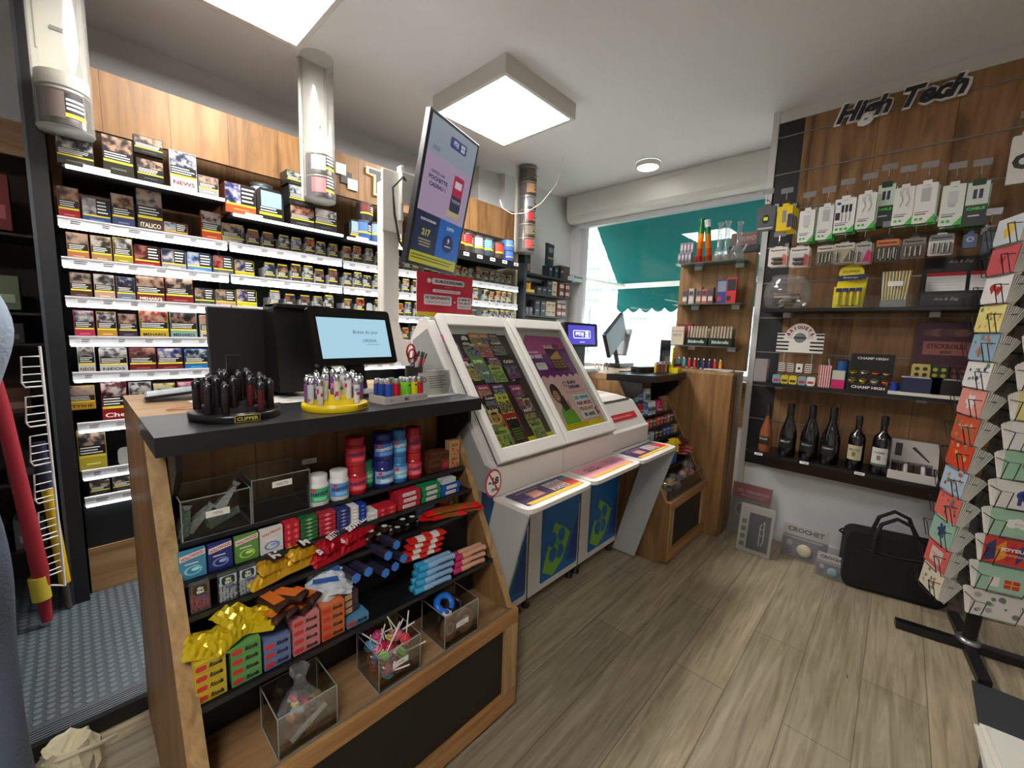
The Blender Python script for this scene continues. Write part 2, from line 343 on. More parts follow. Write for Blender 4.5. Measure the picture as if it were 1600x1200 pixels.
# raised studded platform behind the counters
pf = B(); pf.box(-1.9, .2, 1.78, 3.1, 0.002, .06, BLKM); pf.box(.2, 2.30, 1.78, 3.1, 0.002, .06, BLKM)
p0 = pf.obj('platform', kind='structure'); p0.name = 'trim_platform'
B().box(-1.9, 2.30, 1.83, 3.1, .06, .07, stud_mat()).obj('rubber_mat', p0)
ns = B(); ns.box(-1.9, 2.30, 1.765, 1.83, .055, .071, P((70, 76, 80), .35))
for k in range(5): ns.box(-1.9, 2.30, 1.772+k*.011, 1.777+k*.011, .071, .0735, P((84, 90, 94), .3))
ns.box(-1.9, 2.30, 1.765, 1.78, .003, .055, P((18, 18, 19), .55)); ns.obj('nosing', p0)

# slat wall with aluminium rails
sl = B(); WT = wood('oak_slatwall', (172, 132, 94), (150, 112, 76), (102, 72, 46), plank=0.31)
sl.box(3.175, 3.2, -2.5, .585, .50, 2.70, WT); BK = P((26, 28, 32), .5); sl.box(3.175, 3.2, .585, .722, .50, 2.70, BK)
t = sl.obj('slat_wall_panel', label='oak and black slat wall panel with metal rails behind the shop goods', cat='wall panel')
fr = B(); fr.box(3.165, 3.2, .722, .757, .0, 2.77, P((205, 203, 198), .45)); fr.box(3.17, 3.2, -2.5, .722, 2.70, 2.768, P((205, 203, 198), .5)); fr.obj('frame', t)
for k in range(10):
    z = 2.612-.2247*k; B().box(3.1705, 3.1755, -2.5, .722, z-.0035, z+.0035, P((132, 130, 126), .4, .7)).obj('rail', t)

# ceiling lamps
def panel(x0, y0, lab):
    t = thing('ceiling_light', lab, 'ceiling light', (x0+.29, y0+.29, CEIL), group='square ceiling light panels')
    b = B(); f = P((212, 208, 202), .5)
    for a in ((-.315, -.29, -.315, .315), (.29, .315, -.315, .315), (-.29, .29, -.315, -.29), (-.29, .29, .29, .315)): b.box(a[0], a[1], a[2], a[3], -.095, -.001, f)
    b.obj('frame', t); B().box(-.29, .29, -.29, .29, -.09, -.085, E((255, 251, 247), LAMP)).obj('diffuser', t); return t
panel(1.67, 1.68, 'square glowing ceiling panel in a white frame, above the hanging screen')
panel(.27, 1.71, 'square glowing ceiling panel cut by the top edge of the photo')
panel(-1.0, -.60, 'unseen square ceiling panel added behind the viewer to light the sales floor')  # extra panel out of view, added to light the sales floor
t = thing('ceiling_spotlight', 'small round glowing ceiling lamp near the window', 'ceiling light', (3.40, 1.71, CEIL))
B().lathe([(.10, -.001), (.10, -.03), (.085, -.036)], P((225, 225, 225), .4), 28, cap=False).obj('rim', t)
B().lathe([(.085, -.034), (.05, -.04), (.001, -.042)], E((255, 252, 246), 5), 28).obj('diffuser', t)
# loose white wire hanging from the ceiling
pts = [(877, 215), (880, 228), (879, 260), (868, 290), (845, 318), (820, 333), (800, 334), (785, 325), (781, 312)]
B().tube([ony(u, v, 2.1+.06*i) for i, (u, v) in enumerate(pts)], .0035, WHT).obj('ceiling_wire', label='thin white wire hanging in a loop from the ceiling near the glowing panel', cat='wire')

# ---------------------------------------------------------------- outside the window
struct(B().box(4.0, 90, -60, 60, -.25, -.15, P((150, 148, 142), .9)), 'ground')
AW = B(); m, n, l, b_ = _new('awning_fabric'); b_.inputs['Base Color'].default_value = (*lin((6, 96, 94)), 1); b_.inputs['Roughness'].default_value = .9
tr = n.new('ShaderNodeBsdfTranslucent'); tr.inputs[0].default_value = (*lin((20, 120, 118)), 1); mx = n.new('ShaderNodeMixShader'); mx.inputs[0].default_value = .45
l.new(b_.outputs[0], mx.inputs[1]); l.new(tr.outputs[0], mx.inputs[2]); l.new(mx.outputs[0], n['Material Output'].inputs[0])
ay = ony(922, 345, 2.62); yA = 2.62
a0 = Vector((4.02, yA, 2.62)); e0 = ony(966, 446, yA)
AWX, AWZ = e0.x, e0.z
def slab(b, p, q, r, s, th, m):
    n_ = (Vector(q)-Vector(p)).cross(Vector(s)-Vector(p)).normalized()*th
    vs = [Vector(x) for x in (p, q, r, s)]+[Vector(x)+n_ for x in (p, q, r, s)]
    b.add(vs, [(0, 1, 2, 3), (7, 6, 5, 4), (0, 4, 5, 1), (1, 5, 6, 2), (2, 6, 7, 3), (3, 7, 4, 0)], m)
t = thing('awning', 'dark green awning with a scalloped valance outside the window', 'awning', (4.0, 1.4, 2.3))
slab(AW, (0.02, yA-1.4, .32), (AWX-4, yA-1.4, AWZ-2.3), (AWX-4, -2.4, AWZ-2.3), (0.02, -2.4, .32), .006, m); AW.obj('canopy', t)
vb = B(); N = 24; L = yA-1.4+2.4
top = [(AWX-4, yA-1.4-L*i/(N*6), AWZ-2.3-.04) for i in range(N*6+1)]
bot = [(AWX-4, p[1], AWZ-2.3-.28-.05*abs(math.sin(PI*i/6))) for i, p in enumerate(top)]
vs = top+bot; k = len(top); vb.add(vs, [(i, i+1, k+i+1, k+i) for i in range(k-1)], m); o = vb.obj('valance', t); q = o.modifiers.new('s', 'SOLIDIFY'); q.thickness = .004
B().box(AWX-4.03, AWX-3.97, -2.4, yA-1.4, AWZ-2.345, AWZ-2.29, P((235, 232, 225), .5)).obj('front_bar', t)
ar = B(); ar.tube([(0.02, yA-1.25, -.32+.0), (AWX-4, yA-1.5, AWZ-2.32)], .025, P((235, 232, 225), .5)); ar.obj('arm', t)
# street furniture
t = thing('signpost', 'tall street signpost carrying many white direction signs outside the window', 'signpost', (9.0, 5.4, -.15))
POL = P((120, 130, 140), .5); B().cyl(.04, 0, 3.4, POL).obj('pole', t); B().cyl(.03, 0, 3.4, POL, T=T3(.1, -1.1, 0)).obj('pole', t)
SGN = P((205, 222, 232), .5); SB = P((60, 90, 130), .5)
for i, (y, z, w_) in enumerate([(.45, 3.1, .7), (-.45, 3.05, .8), (.4, 2.85, .6), (-.35, 2.8, .8), (.35, 2.6, .7), (-.5, 2.58, .9), (.4, 2.35, .6), (-1.35, 2.9, .8), (-1.3, 2.66, .7), (-1.3, 2.42, .8), (-1.3, 2.18, .6), (-.9, 1.9, .5)]):
    b = B(); b.box(-.06, -.04, y-w_/2, y+w_/2, z-.08, z+.08, SGN)
    for j in range(5): b.box(-.062, -.06, y-w_*.4+j*w_*.16, y-w_*.4+j*w_*.16+w_*.1, z-.03, z+.03, SB)
    b.obj('direction_sign', t)
t = thing('street_lamp', 'pale street lamp with a flat round shade outside the window', 'street lamp', (9.6, 6.05, -.15))
B().cyl(.03, 0, 4.0, POL).obj('pole', t); B(T3(-.1, -.35, 0)).lathe([(.04, 4.05), (.06, 3.98), (.34, 3.86), (.34, 3.83), (.001, 3.85)], P((170, 175, 190), .5)).tube([(0, 0, 4.03), (.05, .35, 4.0)], .02, POL).obj('lamp_shade', t)
rng = random.Random(3)
for i in range(12):
    y = 2+i*2.6; X = 26+rng.random()*6; h = 3.2+rng.random()*3.2; c = rng.choice([(200, 212, 224), (220, 220, 216), (190, 204, 220), (214, 214, 212)])  # pale bluish wall tones have distance haze painted into them
    t = thing('town_house', 'pale town house across the square, %s from the right end of the row' % ORD[i], 'house', (X, y, -.15), group='town houses across the square')
    b = B(); b.box(-2, 2, -1.2, 1.2, 0, h, P(c, .9)); b.obj('wall', t)
    B().add([(-2.1, -1.3, h), (2.1, -1.3, h), (2.1, 1.3, h), (-2.1, 1.3, h), (0, -1.3, h+.8), (0, 1.3, h+.8)], [(0, 1, 2, 3), (0, 4, 5, 3), (1, 2, 5, 4), (0, 1, 4), (3, 5, 2)], P((176, 160, 160), .9)).obj('roof', t)
    for a in range(int(h/1.3)):
        for q in (-.6, .6): B().box(-2.03, -2.0, q-.25, q+.25, .5+a*1.2, 1.2+a*1.2, P((130, 150, 172), .3)).obj('window', t)
hb = B(); vs = []; fs = []; NN = 40
for i in range(NN+1):
    y = -20+i*3.2; hh = 7+3*math.sin(i*.5)+2*math.sin(i*1.3+1)
    vs += [(52, y, -1), (60, y, hh*.6), (70, y, hh)]
for i in range(NN): fs += [(i*3, i*3+3, i*3+4, i*3+1), (i*3+1, i*3+4, i*3+5, i*3+2)]
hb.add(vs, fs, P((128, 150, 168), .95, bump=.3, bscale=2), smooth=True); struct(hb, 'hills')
# ---------------------------------------------------------------- tobacco wall
TY = 2.60
cab = thing('tobacco_cabinet', 'long lit tobacco cabinet with an oak fascia and white glowing shelf edges behind the counters', 'cabinet', (0, 0, 0))
BKB = P((20, 20, 22), .6)
b = B(); b.box(0, 2.83, 3.0, 3.09, 1.72, 2.5, WOOD); b.obj('back_panel', cab)
B().box(0, 2.83, 2.97, 3.0, .08, 1.80, BKB).obj('inner_back', cab)
b = B(); b.box(-.005, 2.83, 2.655, 2.68, 2.148, 2.402, WOOD); FAS = b.obj('fascia', cab)
b = B(); b.box(2.83, 2.855, 2.64, 3.09, .08, 2.40, P((205, 196, 165), .5)); b.obj('side_panel', cab)
b = B(); b.box(-.062, -.008, 2.56, 3.09, .07, 2.72, P((24, 25, 28), .5)); b.obj('upright', cab)
B().box(-.066, -.056, 2.555, 2.57, .07, 2.72, P((60, 64, 70), .35)).obj('edge_strip', cab)
b = B(); b.box(0, 2.83, 2.62, 2.66, .07, .285, WOODX); b.box(0, 2.83, 2.66, 2.97, .07, .285, BKB); b.obj('plinth', cab)
B().box(0, 2.83, 2.63, 2.97, .285, .50, P((16, 17, 19), .5)).obj('lower_panel', cab)
for X in (.60, 1.205, 1.81, 2.415):
    B().box(X-.006, X+.006, 2.80, 2.97, .5, 1.9, BKB).obj('divider', cab)
LIP = P((228, 230, 234), .3); LEDM = E((250, 252, 255), LED); TAGM = P((240, 240, 240), .6); INK = P((40, 42, 48), .6)
def shelf(x0, x1, z, led=True, lip=True, y=TY, black=False, name='shelf'):
    b = B(); b.box(x0, x1, y+.012, 2.97, z-.008, z+.006, BKB); s = b.obj(name, cab)
    if lip:
        q = B(); q.box(x0, x1, y, y+.012, z-.024, z+.016, P((26, 26, 28), .4) if black else LIP)
        if not black: q.box(x0, x1, y-.004, y, z+.010, z+.016, LIP)
        rg = random.Random(int(z*1000+x0*77)); X = x0+.03
        while X < x1-.05:
            wd = .035+rg.random()*.02; q.rect(X, X+wd, z-.016, z+.006, TAGM if not black else P((235, 235, 230), .6), .002 if black else .0012, TF((0, y, 0), (1, 0, 0), (0, 0, 1)))
            for j in range(2): q.rect(X+.006, X+wd-.012+.004*j, z-.009+.008*j, z-.006+.008*j, INK, .0028, TF((0, y, 0), (1, 0, 0), (0, 0, 1)))
            X += wd+.03+rg.random()*.05
        q.obj('price_rail', s)
    if led: B().box(x0+.004, x1-.004, y-.003, y+.009, z-.030, z-.0225, LEDM).obj('light_strip', s)
    return s
ROWS = [1.738, 1.575, 1.413, 1.244, 1.087]
SECS = [(0.004, .597), (.607, 1.20), (1.212, 1.805), (1.815, 2.41), (2.42, 2.825)]
for z in ROWS:
    for a, c in SECS: shelf(a, c, z-(.006 if a > 1.2 and z > 1.7 else 0))
for z in (.925, .862-.0, .645, .52):
    for a, c in SECS[:1]:
        if z != .925: shelf(a, c, z)
def top_shelf(x0, x1, z, black=False):
    b = B(); b.box(x0, x1, 2.52, 2.97, z-.012, z, BKB); s = b.obj('upper_shelf', cab)
    if black:
        q = B(); q.box(x0, x1, 2.508, 2.52, z-.05, z+.012, P((18, 18, 20), .4)); q.obj('front_edge', s)
        for i in range(5): q = B(); X = x0+.10+i*.14; q.box(X, X+.055, 2.505, 2.508, z-.022, z+.004, TAGM); q.box(X+.01, X+.04, 2.504, 2.505, z-.012, z-.006, INK); q.obj('price_label', s)
    else:
        B().box(x0+.01, x1-.01, 2.512, 2.52, z-.014, z-.001, LEDM).obj('light_strip', s)
        B().box(x0+.06, x0+.14, 2.507, 2.511, z-.004, z+.012, TAGM).obj('price_label', s)
top_shelf(.03, .585, 1.945); top_shelf(.60, 1.18, 1.885); top_shelf(1.19, 1.99, 1.878); top_shelf(2.0, 2.80, 1.93, True)

DK = (34, 32, 32)
def lines(b, x0, x1, y0, y1, n, T, m=None, z=.0009, rg=random):
    m = m or P((232, 232, 226), .6); dy = (y1-y0)/n
    for i in range(n): b.rect(x0, x0+(x1-x0)*(.72+.28*rg.random()), y0+dy*(i+.3), y0+dy*(i+.72), m, z, T)
def pack_mesh(w, h, d, pic, skin, brand, txt=None, land=False, frame=None, txtcol=(240, 235, 220), seed=0, rnd=False):
    """a tobacco pack standing on z=0 with its front on y=0 facing -y"""
    dm = lambda c: tuple(int(q*.8) for q in c)
    brand, pic, skin, frame = dm(brand), dm(pic), dm(skin), (dm(frame) if frame else None)
    rg = random.Random(seed); b = B(); body = P(frame or brand, .35); T = FRONT
    if rnd:
        b.rbox(-w/2, w/2, 0, h, -d, 0, min(w, h)*.1, body, T)
    else: b.box(-w/2, w/2, 0, d, 0, h, body)
    e = .0006; k = .002
    X0, X1 = -w/2+k, w/2-k
    if land:
        b.rect(X0, 0, h*.34, h-k, PIC(pic, skin), e, T)
        b.rect(0, X1, h*.34, h-k, P((16, 16, 18), .4), e, T); lines(b, w*.04, X1-.003, h*.40, h*.93, 4, T, rg=rg)
        b.rect(X0, X1, h*.28, h*.34, P((226, 206, 60), .4), e*1.6, T); b.rect(X0, X1, k, h*.28, P(brand, .35), e, T)
    else:
        b.rect(X0, X1, h*.60, h-k, PIC(pic, skin), e, T)
        b.rect(X0, X1, h*.37, h*.60, P((16, 16, 18), .4), e, T); lines(b, X0+.004, X1-.006, h*.39, h*.58, 3, T, rg=rg)
        b.rect(X0, X1, h*.31, h*.37, P((226, 206, 60), .4), e*1.6, T); b.rect(X0, X1, k, h*.31, P(brand, .35), e, T)
    if txt: b.text(txt, 0, h*.155, h*.11, P(txtcol, .4), e*2.2, T, w=w*.8, bold=.02)
    else:
        b.rect(-w*.25, w*.25, h*.13, h*.17, P(tuple(min(255, c+60) for c in brand), .4), e*2, T)
    return b
def place_px(name, cat, lab, x0, x1, y0, z, pic, skin, brand, yf=TY+.02, d=.03, group=None, **k):
    """pack placed by its left and right edges and top as surveyed, standing on height z"""
    p = ony(x0, y0, yf); q = ony(x1, y0, yf); w = q.x-p.x; h = ((p.z+q.z)/2)-z
    T = pack_mesh(w*.97, h, d, pic, skin, brand, seed=int(x0*7+y0), **k)
    return T.obj(name, label=lab, cat=cat, loc=((p.x+q.x)/2, yf, z), group=group)
G1 = 'cigar and cigarette packs on the left section of the tobacco cabinet'
sk1, sk2, sk3 = (206, 170, 140), (224, 214, 204), (170, 120, 100)
row = [  # x0, x1, ytop, picture, skin, brand, text, landscape, label
 (0, 85, 145, 217, (70, 72, 80), sk2, (60, 56, 40), None, 0, 'dark grey pack at the left end of the top tobacco shelf'),
 (0, 157, 206, 214, (90, 60, 48), sk1, (50, 48, 36), None, 0, 'large brown cigar pack with a yellow stripe, second on the top tobacco shelf'),
 (0, 212, 255, 250, (84, 70, 66), sk1, (30, 28, 26), None, 0, 'black pack with a pale ear picture, lower of two on the top tobacco shelf'),
 (0, 263, 306, 238, (60, 80, 120), sk2, (226, 226, 226), 'NEWS', 0, 'white pack marked NEWS in dark red on the top tobacco shelf'),
 (0, 309, 341, 276, (130, 100, 96), sk1, (176, 176, 170), None, 0, 'pale grey pack with a brown picture right of the NEWS pack'),
 (1, 87, 122, 292, (170, 110, 60), sk1, (190, 40, 40), None, 0, 'pack with a red foot and orange picture, left end of the second shelf'),
 (1, 126, 171, 310, (150, 150, 160), sk2, (60, 90, 150), None, 1, 'low wide silver and blue pack, second on the second tobacco shelf'),
 (1, 172, 208, 304, (170, 120, 80), sk1, (70, 84, 130), None, 0, 'pack with a skin coloured picture and blue foot, third on the second shelf'),
 (1, 211, 252, 296, (150, 140, 130), sk1, (84, 66, 56), 'ITALICO', 0, 'tall brown pack with two figures in its picture, second tobacco shelf'),
 (1, 255, 293, 348, (150, 170, 190), sk2, (214, 110, 60), None, 1, 'flat orange tin lying low right of the tall brown pack'),
 (1, 313, 345, 331, (200, 180, 170), sk2, (226, 92, 44), None, 0, 'orange footed pack at the front of a stack, second tobacco shelf'),
 (1, 346, 378, 350, (120, 90, 80), sk1, (200, 190, 170), None, 0, 'beige pack at the end of the left section, second tobacco shelf'),
 (2, 102, 137, 364, (120, 110, 100), sk1, (214, 130, 80), None, 0, 'orange pack at the left end of the third tobacco shelf'),
 (2, 140, 173, 369, (150, 130, 100), sk2, (200, 150, 90), None, 0, 'tan pack second from the left on the third tobacco shelf'),
 (2, 175, 206, 372, (96, 90, 80), sk2, (196, 170, 50), None, 0, 'gold footed pack third from the left on the third tobacco shelf'),
 (2, 208, 249, 384, (120, 30, 34), sk3, (170, 40, 44), None, 1, 'dark red tin fourth from the left on the third tobacco shelf'),
 (2, 251, 290, 390, (90, 96, 140), sk2, (176, 170, 170), None, 1, 'silver framed tin with a blue picture on the third tobacco shelf'),
 (2, 291, 330, 395, (110, 150, 220), sk2, (90, 150, 220), None, 1, 'light blue tin on the third tobacco shelf'),
 (2, 332, 364, 400, (170, 30, 30), sk3, (110, 110, 110), None, 1, 'tin with a bright red picture on the third tobacco shelf'),
 (2, 366, 397, 407, (80, 90, 140), sk1, (214, 190, 40), None, 1, 'yellow footed tin at the right end of the left third shelf'),
 (3, 107, 142, 426, (130, 116, 104), sk1, (90, 56, 44), None, 0, 'brown pack at the left end of the fourth tobacco shelf'),
 (3, 145, 178, 429, (120, 118, 110), sk2, (222, 180, 160), None, 0, 'pale pink footed pack second on the fourth tobacco shelf'),
 (3, 180, 210, 433, (60, 60, 90), sk2, (120, 130, 150), None, 0, 'slate blue pack third on the fourth tobacco shelf'),
 (3, 211, 256, 432, (170, 130, 100), sk1, (130, 56, 40), "MEHARI'S", 0, "rust brown MEHARI'S pack on the fourth tobacco shelf"),
 (3, 257, 301, 434, (60, 50, 50), sk1, (140, 40, 40), None, 0, "dark red wide pack right of the rust brown MEHARI'S pack"),
 (3, 303, 335, 450, (80, 84, 80), sk1, (70, 76, 70), None, 1, 'grey green low tin on the fourth tobacco shelf'),
 (3, 336, 368, 453, (110, 100, 96), sk1, (206, 160, 120), None, 1, 'peach low tin right of the grey green one, fourth shelf'),
 (3, 369, 401, 453, (150, 130, 180), sk2, (226, 206, 30), None, 1, 'bright yellow low tin at the end of the fourth tobacco shelf'),
 (4, 113, 146, 485, (130, 120, 130), sk2, (200, 50, 90), None, 0, 'raspberry footed pack at the left end of the fifth tobacco shelf'),
 (4, 149, 181, 487, (80, 70, 80), sk2, (214, 160, 60), None, 0, 'amber footed pack second on the fifth tobacco shelf'),
 (4, 183, 213, 490, (130, 90, 80), sk1, (60, 46, 70), None, 0, 'dark purple footed pack third on the fifth tobacco shelf'),
 (4, 216, 262, 486, (170, 60, 60), sk1, (226, 190, 60), "MEHARI'S", 0, "yellow MEHARI'S pack on the fifth tobacco shelf"),
 (4, 264, 307, 488, (40, 44, 48), sk3, (150, 190, 186), "MEHARI'S", 0, "pale teal MEHARI'S pack on the fifth tobacco shelf"),
 (4, 311, 352, 493, (190, 120, 90), sk1, (224, 214, 200), "MEHARI'S", 0, "cream MEHARI'S pack partly behind the black screen back"),
 (5, 119, 147, 539, (170, 160, 150), (90, 60, 50), (228, 224, 214), 'NEOS', 0, 'small cream NEOS pack at the left end of the sixth tobacco shelf'),
 (5, 153, 198, 543, (110, 110, 110), sk2, (220, 220, 220), 'NEOS', 0, 'wide white NEOS tin on the sixth tobacco shelf'),
 (5, 200, 243, 543, (90, 40, 40), sk3, (120, 24, 34), None, 0, 'first dark red tin beside the white NEOS tin'),
 (5, 244, 285, 544, (80, 90, 160), sk2, (120, 24, 34), None, 0, 'dark red tin with a blue picture on the sixth tobacco shelf'),
 (5, 287, 324, 545, (60, 90, 120), sk2, (30, 120, 190), None, 0, 'bright blue tin on the sixth tobacco shelf'),
 (5, 325, 362, 543, (110, 70, 60), sk2, (206, 20, 30), None, 0, 'bright red tin partly behind the black screen back'),
]
ZR = {0: 1.952, 1: 1.746, 2: 1.582, 3: 1.42, 4: 1.251, 5: 1.094}
for r, x0, x1, yt, pic, sk, br, tx, ld, lab in row:
    place_px('cigar_pack', 'tobacco pack', lab, x0, x1, yt, ZR[r], pic, sk, br, yf=2.54 if r == 0 else TY+.02, txt=tx, land=bool(ld), rnd=(ld or r == 5),
             txtcol=(120, 20, 40) if tx == 'NEWS' else ((40, 24, 20) if tx in ("MEHARI'S", 'NEOS') and br[0] > 140 else (240, 226, 200)), group=G1)
p = ony(230, 225, 2.54)
pack_mesh(.10, .075, .03, (84, 70, 66), sk1, (30, 28, 26), seed=5).obj('cigar_pack', label='black pack with a pale ear picture, upper of two on the top shelf', cat='tobacco pack', loc=(p.x+.005, 2.545, 2.068), group=G1)
for i, y in enumerate((.035, .07, .105)):
    pass
# lower shelves, left section
for x0, x1, yt, z, pic, sk, br, tx, nm, lab in [
 (104, 148, 603, .933, (180, 160, 150), sk1, (232, 176, 40), 'TYSHE', 'tobacco_pouch', 'yellow tobacco pouch with a foot picture above the lowest shelves'),
 (155, 197, 594, .868, (110, 40, 50), sk2, (170, 20, 30), 'Che', 'tobacco_pouch', 'dark red tobacco pouch standing left of the counter end'),
 (200, 236, 597, .868, (60, 60, 60), sk2, (190, 190, 180), None, 'tobacco_pouch', 'silver tobacco pouch right of the dark red one'),
 (238, 274, 598, .868, (220, 206, 60), sk2, (90, 40, 60), None, 'tobacco_pouch', 'yellow topped tobacco pouch behind the tablet'),
 (276, 312, 596, .868, (220, 120, 150), sk2, (190, 40, 80), None, 'tobacco_pouch', 'pink topped tobacco pouch behind the tablet'),
 (118, 164, 670, .652, (90, 84, 80), sk1, (222, 204, 60), None, 'tobacco_pouch', 'white and yellow tobacco pouch on the lower shelf'),
 (200, 240, 668, .652, (200, 60, 70), sk2, (200, 40, 50), None, 'tobacco_pouch', 'red tobacco pouch on the lower shelf at the counter end'),
 (138, 172, 750, .527, (60, 52, 48), sk1, (50, 46, 44), None, 'cigar_pack', 'dark pack on the lowest shelf, left of its pair'),
 (174, 207, 743, .527, (52, 48, 50), sk1, (44, 44, 48), None, 'cigar_pack', 'dark pack on the lowest shelf, right of its pair')]:
    place_px(nm, 'tobacco pack', lab, x0, x1, yt, z, pic, sk, br, yf=TY+.03, txt=tx, txtcol=(30, 20, 20) if br[0] > 200 else (240, 230, 210))
b = B(); b.rbox(-.03, .03, 0, .085, -.008, 0, .02, P((176, 178, 176), .3, .3), FRONT); b.obj('shelf_pusher', cab, loc=(.155, TY+.03, .652))

# regular cigarette packs of the middle and right sections
kinds = [((92, 70, 56), (200, 150, 110), (72, 66, 60)), ((150, 40, 30), (230, 130, 70), (66, 62, 58)), ((130, 130, 130), (210, 206, 200), (74, 70, 66)), ((60, 66, 90), (190, 196, 210), (70, 68, 66)),
         ((170, 120, 90), (226, 190, 160), (60, 58, 56)), ((56, 50, 46), (214, 214, 200), (80, 76, 70)), ((110, 86, 70), (160, 90, 70), (58, 56, 56)), ((170, 60, 40), (240, 160, 60), (80, 74, 68))]
knames = ['hand picture', 'red heart picture', 'pale face picture', 'blue grey picture', 'foot picture', 'eye picture', 'brown picture', 'orange lung picture']
protos = {}
def cig(kx, h):
    key = (kx, h)
    if key not in protos:
        a = kinds[kx]; b = pack_mesh(.056, h, .022, a[0], a[1], a[2], seed=kx+3); b.rect(-.024, .024, h+.002, h+.009, P((200, 180, 60), .4), -.001, FRONT)
        protos[key] = b.obj('cigarette_pack', cat='tobacco pack', label='x'); return protos[key], True
    return protos[key], False
PUSH = clear((214, 230, 230), .5, 'pusher_plastic', .2, .45); tray = B()
rg = random.Random(11)
rown = ['second', 'third', 'fourth', 'fifth', 'sixth']; secn = ['', 'second', 'third', 'fourth', 'right end']
for ri, z in enumerate(ROWS):
    for si, (a, c) in enumerate(SECS):
        if si == 0: continue
        X = a+.035; 
        if si == 1: X = [.655, .80, .82, .70, .90][ri]
        i = 0
        while X < c-.03:
            if rg.random() < .10 and ri > 0 and si < 4:
                B().rbox(-.02, .02, 0, .08, -.006, 0, .016, PUSH, FRONT).obj('shelf_pusher', cab, loc=(X, TY+.03, z+.008)); X += .062; continue
            kx = rg.choice([0, 2, 3, 4, 5, 6]) if rg.random() < .75 else rg.choice([1, 7])
            h = rg.choice([.086, .098]); wd = .062
            lab = 'pack with %s, %s of section %s, %s tobacco shelf' % (knames[kx], ORD[i], {1: 'two', 2: 'three', 3: 'four', 4: 'five'}[si], rown[ri])
            o, new = cig(kx, h)
            L = (X, TY+.022+rg.random()*.008, z+.008)
            if new: o.location = L; o['label'] = lab; o['group'] = 'cigarette packs in the cabinet'
            else: dup(o, loc=L, label=lab, group='cigarette packs in the cabinet')
            tray.box(X-.032, X-.0305, TY+.014, TY+.12, z+.006, z+.075, PUSH); i += 1
            X += wd+rg.choice([.004, .006, .012, .02])
tray.obj('pack_dividers', cab, kind='stuff')

# things on the upper shelf
def tin(x, z, r, h, c, c2, lab, y=2.60):
    b = B(); b.lathe([(r, 0), (r, h*.94)], P(c, .3), 24); b.lathe([(r*1.03, h*.92), (r*1.03, h), (r*.95, h)], P((60, 60, 60), .4), 24)
    a = -PI/2; R = r+.0008
    b.arcband(R, h*.45, h*.90, a-1.0, a+.2, P(c2, .4), 8); b.arcband(R, h*.45, h*.90, a+.2, a+1.1, P((16, 16, 18), .4), 8)
    for k in range(3): b.arcband(R+.0006, h*(.52+.11*k), h*(.57+.11*k), a+.3, a+.95, P((230, 230, 230), .5), 6)
    b.arcband(R+.0006, h*.36, h*.45, a-1.0, a+1.1, P((226, 206, 60), .4), 8)
    return b.obj('tobacco_tin', label=lab, cat='tobacco tin', loc=(x, y, z), group='tins and cartons on the upper tobacco shelf')
def carton(x0, x1, z, h, d, pic, skn, br, lab, y=2.53, land=True, txt=None, side=None):
    b = pack_mesh(x1-x0, h, d, pic, skn, br, txt=txt, land=land, frame=side, seed=int(x0*100)); return b.obj('tobacco_carton', label=lab, cat='tobacco carton', loc=((x0+x1)/2, y, z), group='tins and cartons on the upper tobacco shelf')
def cx(u, v, y=2.55): return ony(u, v, y).x
carton(cx(350, 310), cx(398, 320), 1.888, .145, .10, (60, 80, 160), sk2, (230, 96, 40), 'large orange carton with a child picture on the upper tobacco shelf', side=(150, 74, 60))
b = B(); w_ = .13; b.prism([(-w_/2, 0), (w_/2, 0), (w_/2, .13), (w_*.36, .17), (-w_*.36, .17), (-w_/2, .13)], -.08, 0, P((40, 40, 38), .35), FRONT)
b.rect(-.045, .055, .075, .155, P((150, 176, 196), .4), .001, FRONT); b.rect(-.055, .055, .045, .075, P((16, 16, 18), .4), .001, FRONT); lines(b, -.05, .05, .047, .075, 2, FRONT, z=.002); b.rect(-.055, .055, .032, .045, P((222, 210, 50), .4), .001, FRONT)
for X, l in ((cx(425, 330), 'black metal tobacco canister with a grey picture, first on the upper shelf'), (cx(555, 400, 2.6), 'small black canister low on the upper shelf, right of the stacked boxes')):
    b.obj('tobacco_canister', label=l, cat='tobacco tin', loc=(X, 2.57, 1.888 if X < 1 else 1.882)).scale = (1, 1, 1) if X < 1 else (.8, .8, .7)
carton(cx(452, 350), cx(489, 355), 1.888, .105, .10, (170, 100, 80), sk1, (40, 38, 36), 'black carton with a red picture, bottom of the stack of three', land=False, side=(30, 30, 30))
carton(cx(450, 320), cx(487, 325), 1.995, .105, .10, (150, 176, 190), sk2, (40, 38, 36), 'black carton with a pale blue picture, middle of the stack of three', land=False, side=(30, 30, 30))
carton(cx(446, 290), cx(472, 295), 2.102, .07, .10, (120, 140, 120), sk2, (40, 38, 36), 'black carton on top of the stack of three', land=False, side=(30, 30, 30))
carton(cx(489, 350, 2.56), cx(523, 360, 2.56), 1.888, .12, .10, (60, 60, 66), sk2, (36, 36, 34), 'black carton with a red stripe right of the stack', land=False, side=(30, 30, 30))
tin(.80, 1.888, .055, .22, (120, 150, 170), (170, 190, 200), 'tall pale blue tin behind the black canister', y=2.72)
tin(cx(572, 360), 1.882, .052, .125, (60, 90, 150), (90, 130, 190), 'blue tin with a figure picture, lower left of the pair')
tin(cx(572, 340, 2.6)-.01, 2.008, .05, .11, (50, 50, 56), (130, 60, 50), 'dark tin with red lettering on top of the blue tin')
tin(cx(594, 370), 1.882, .056, .13, (60, 96, 160), (150, 180, 200), 'blue tin with a pale figure, right of the pair')
tin(cx(622, 370), 1.882, .05, .12, (200, 160, 120), (200, 160, 120), 'beige tin half hidden by the grey post')
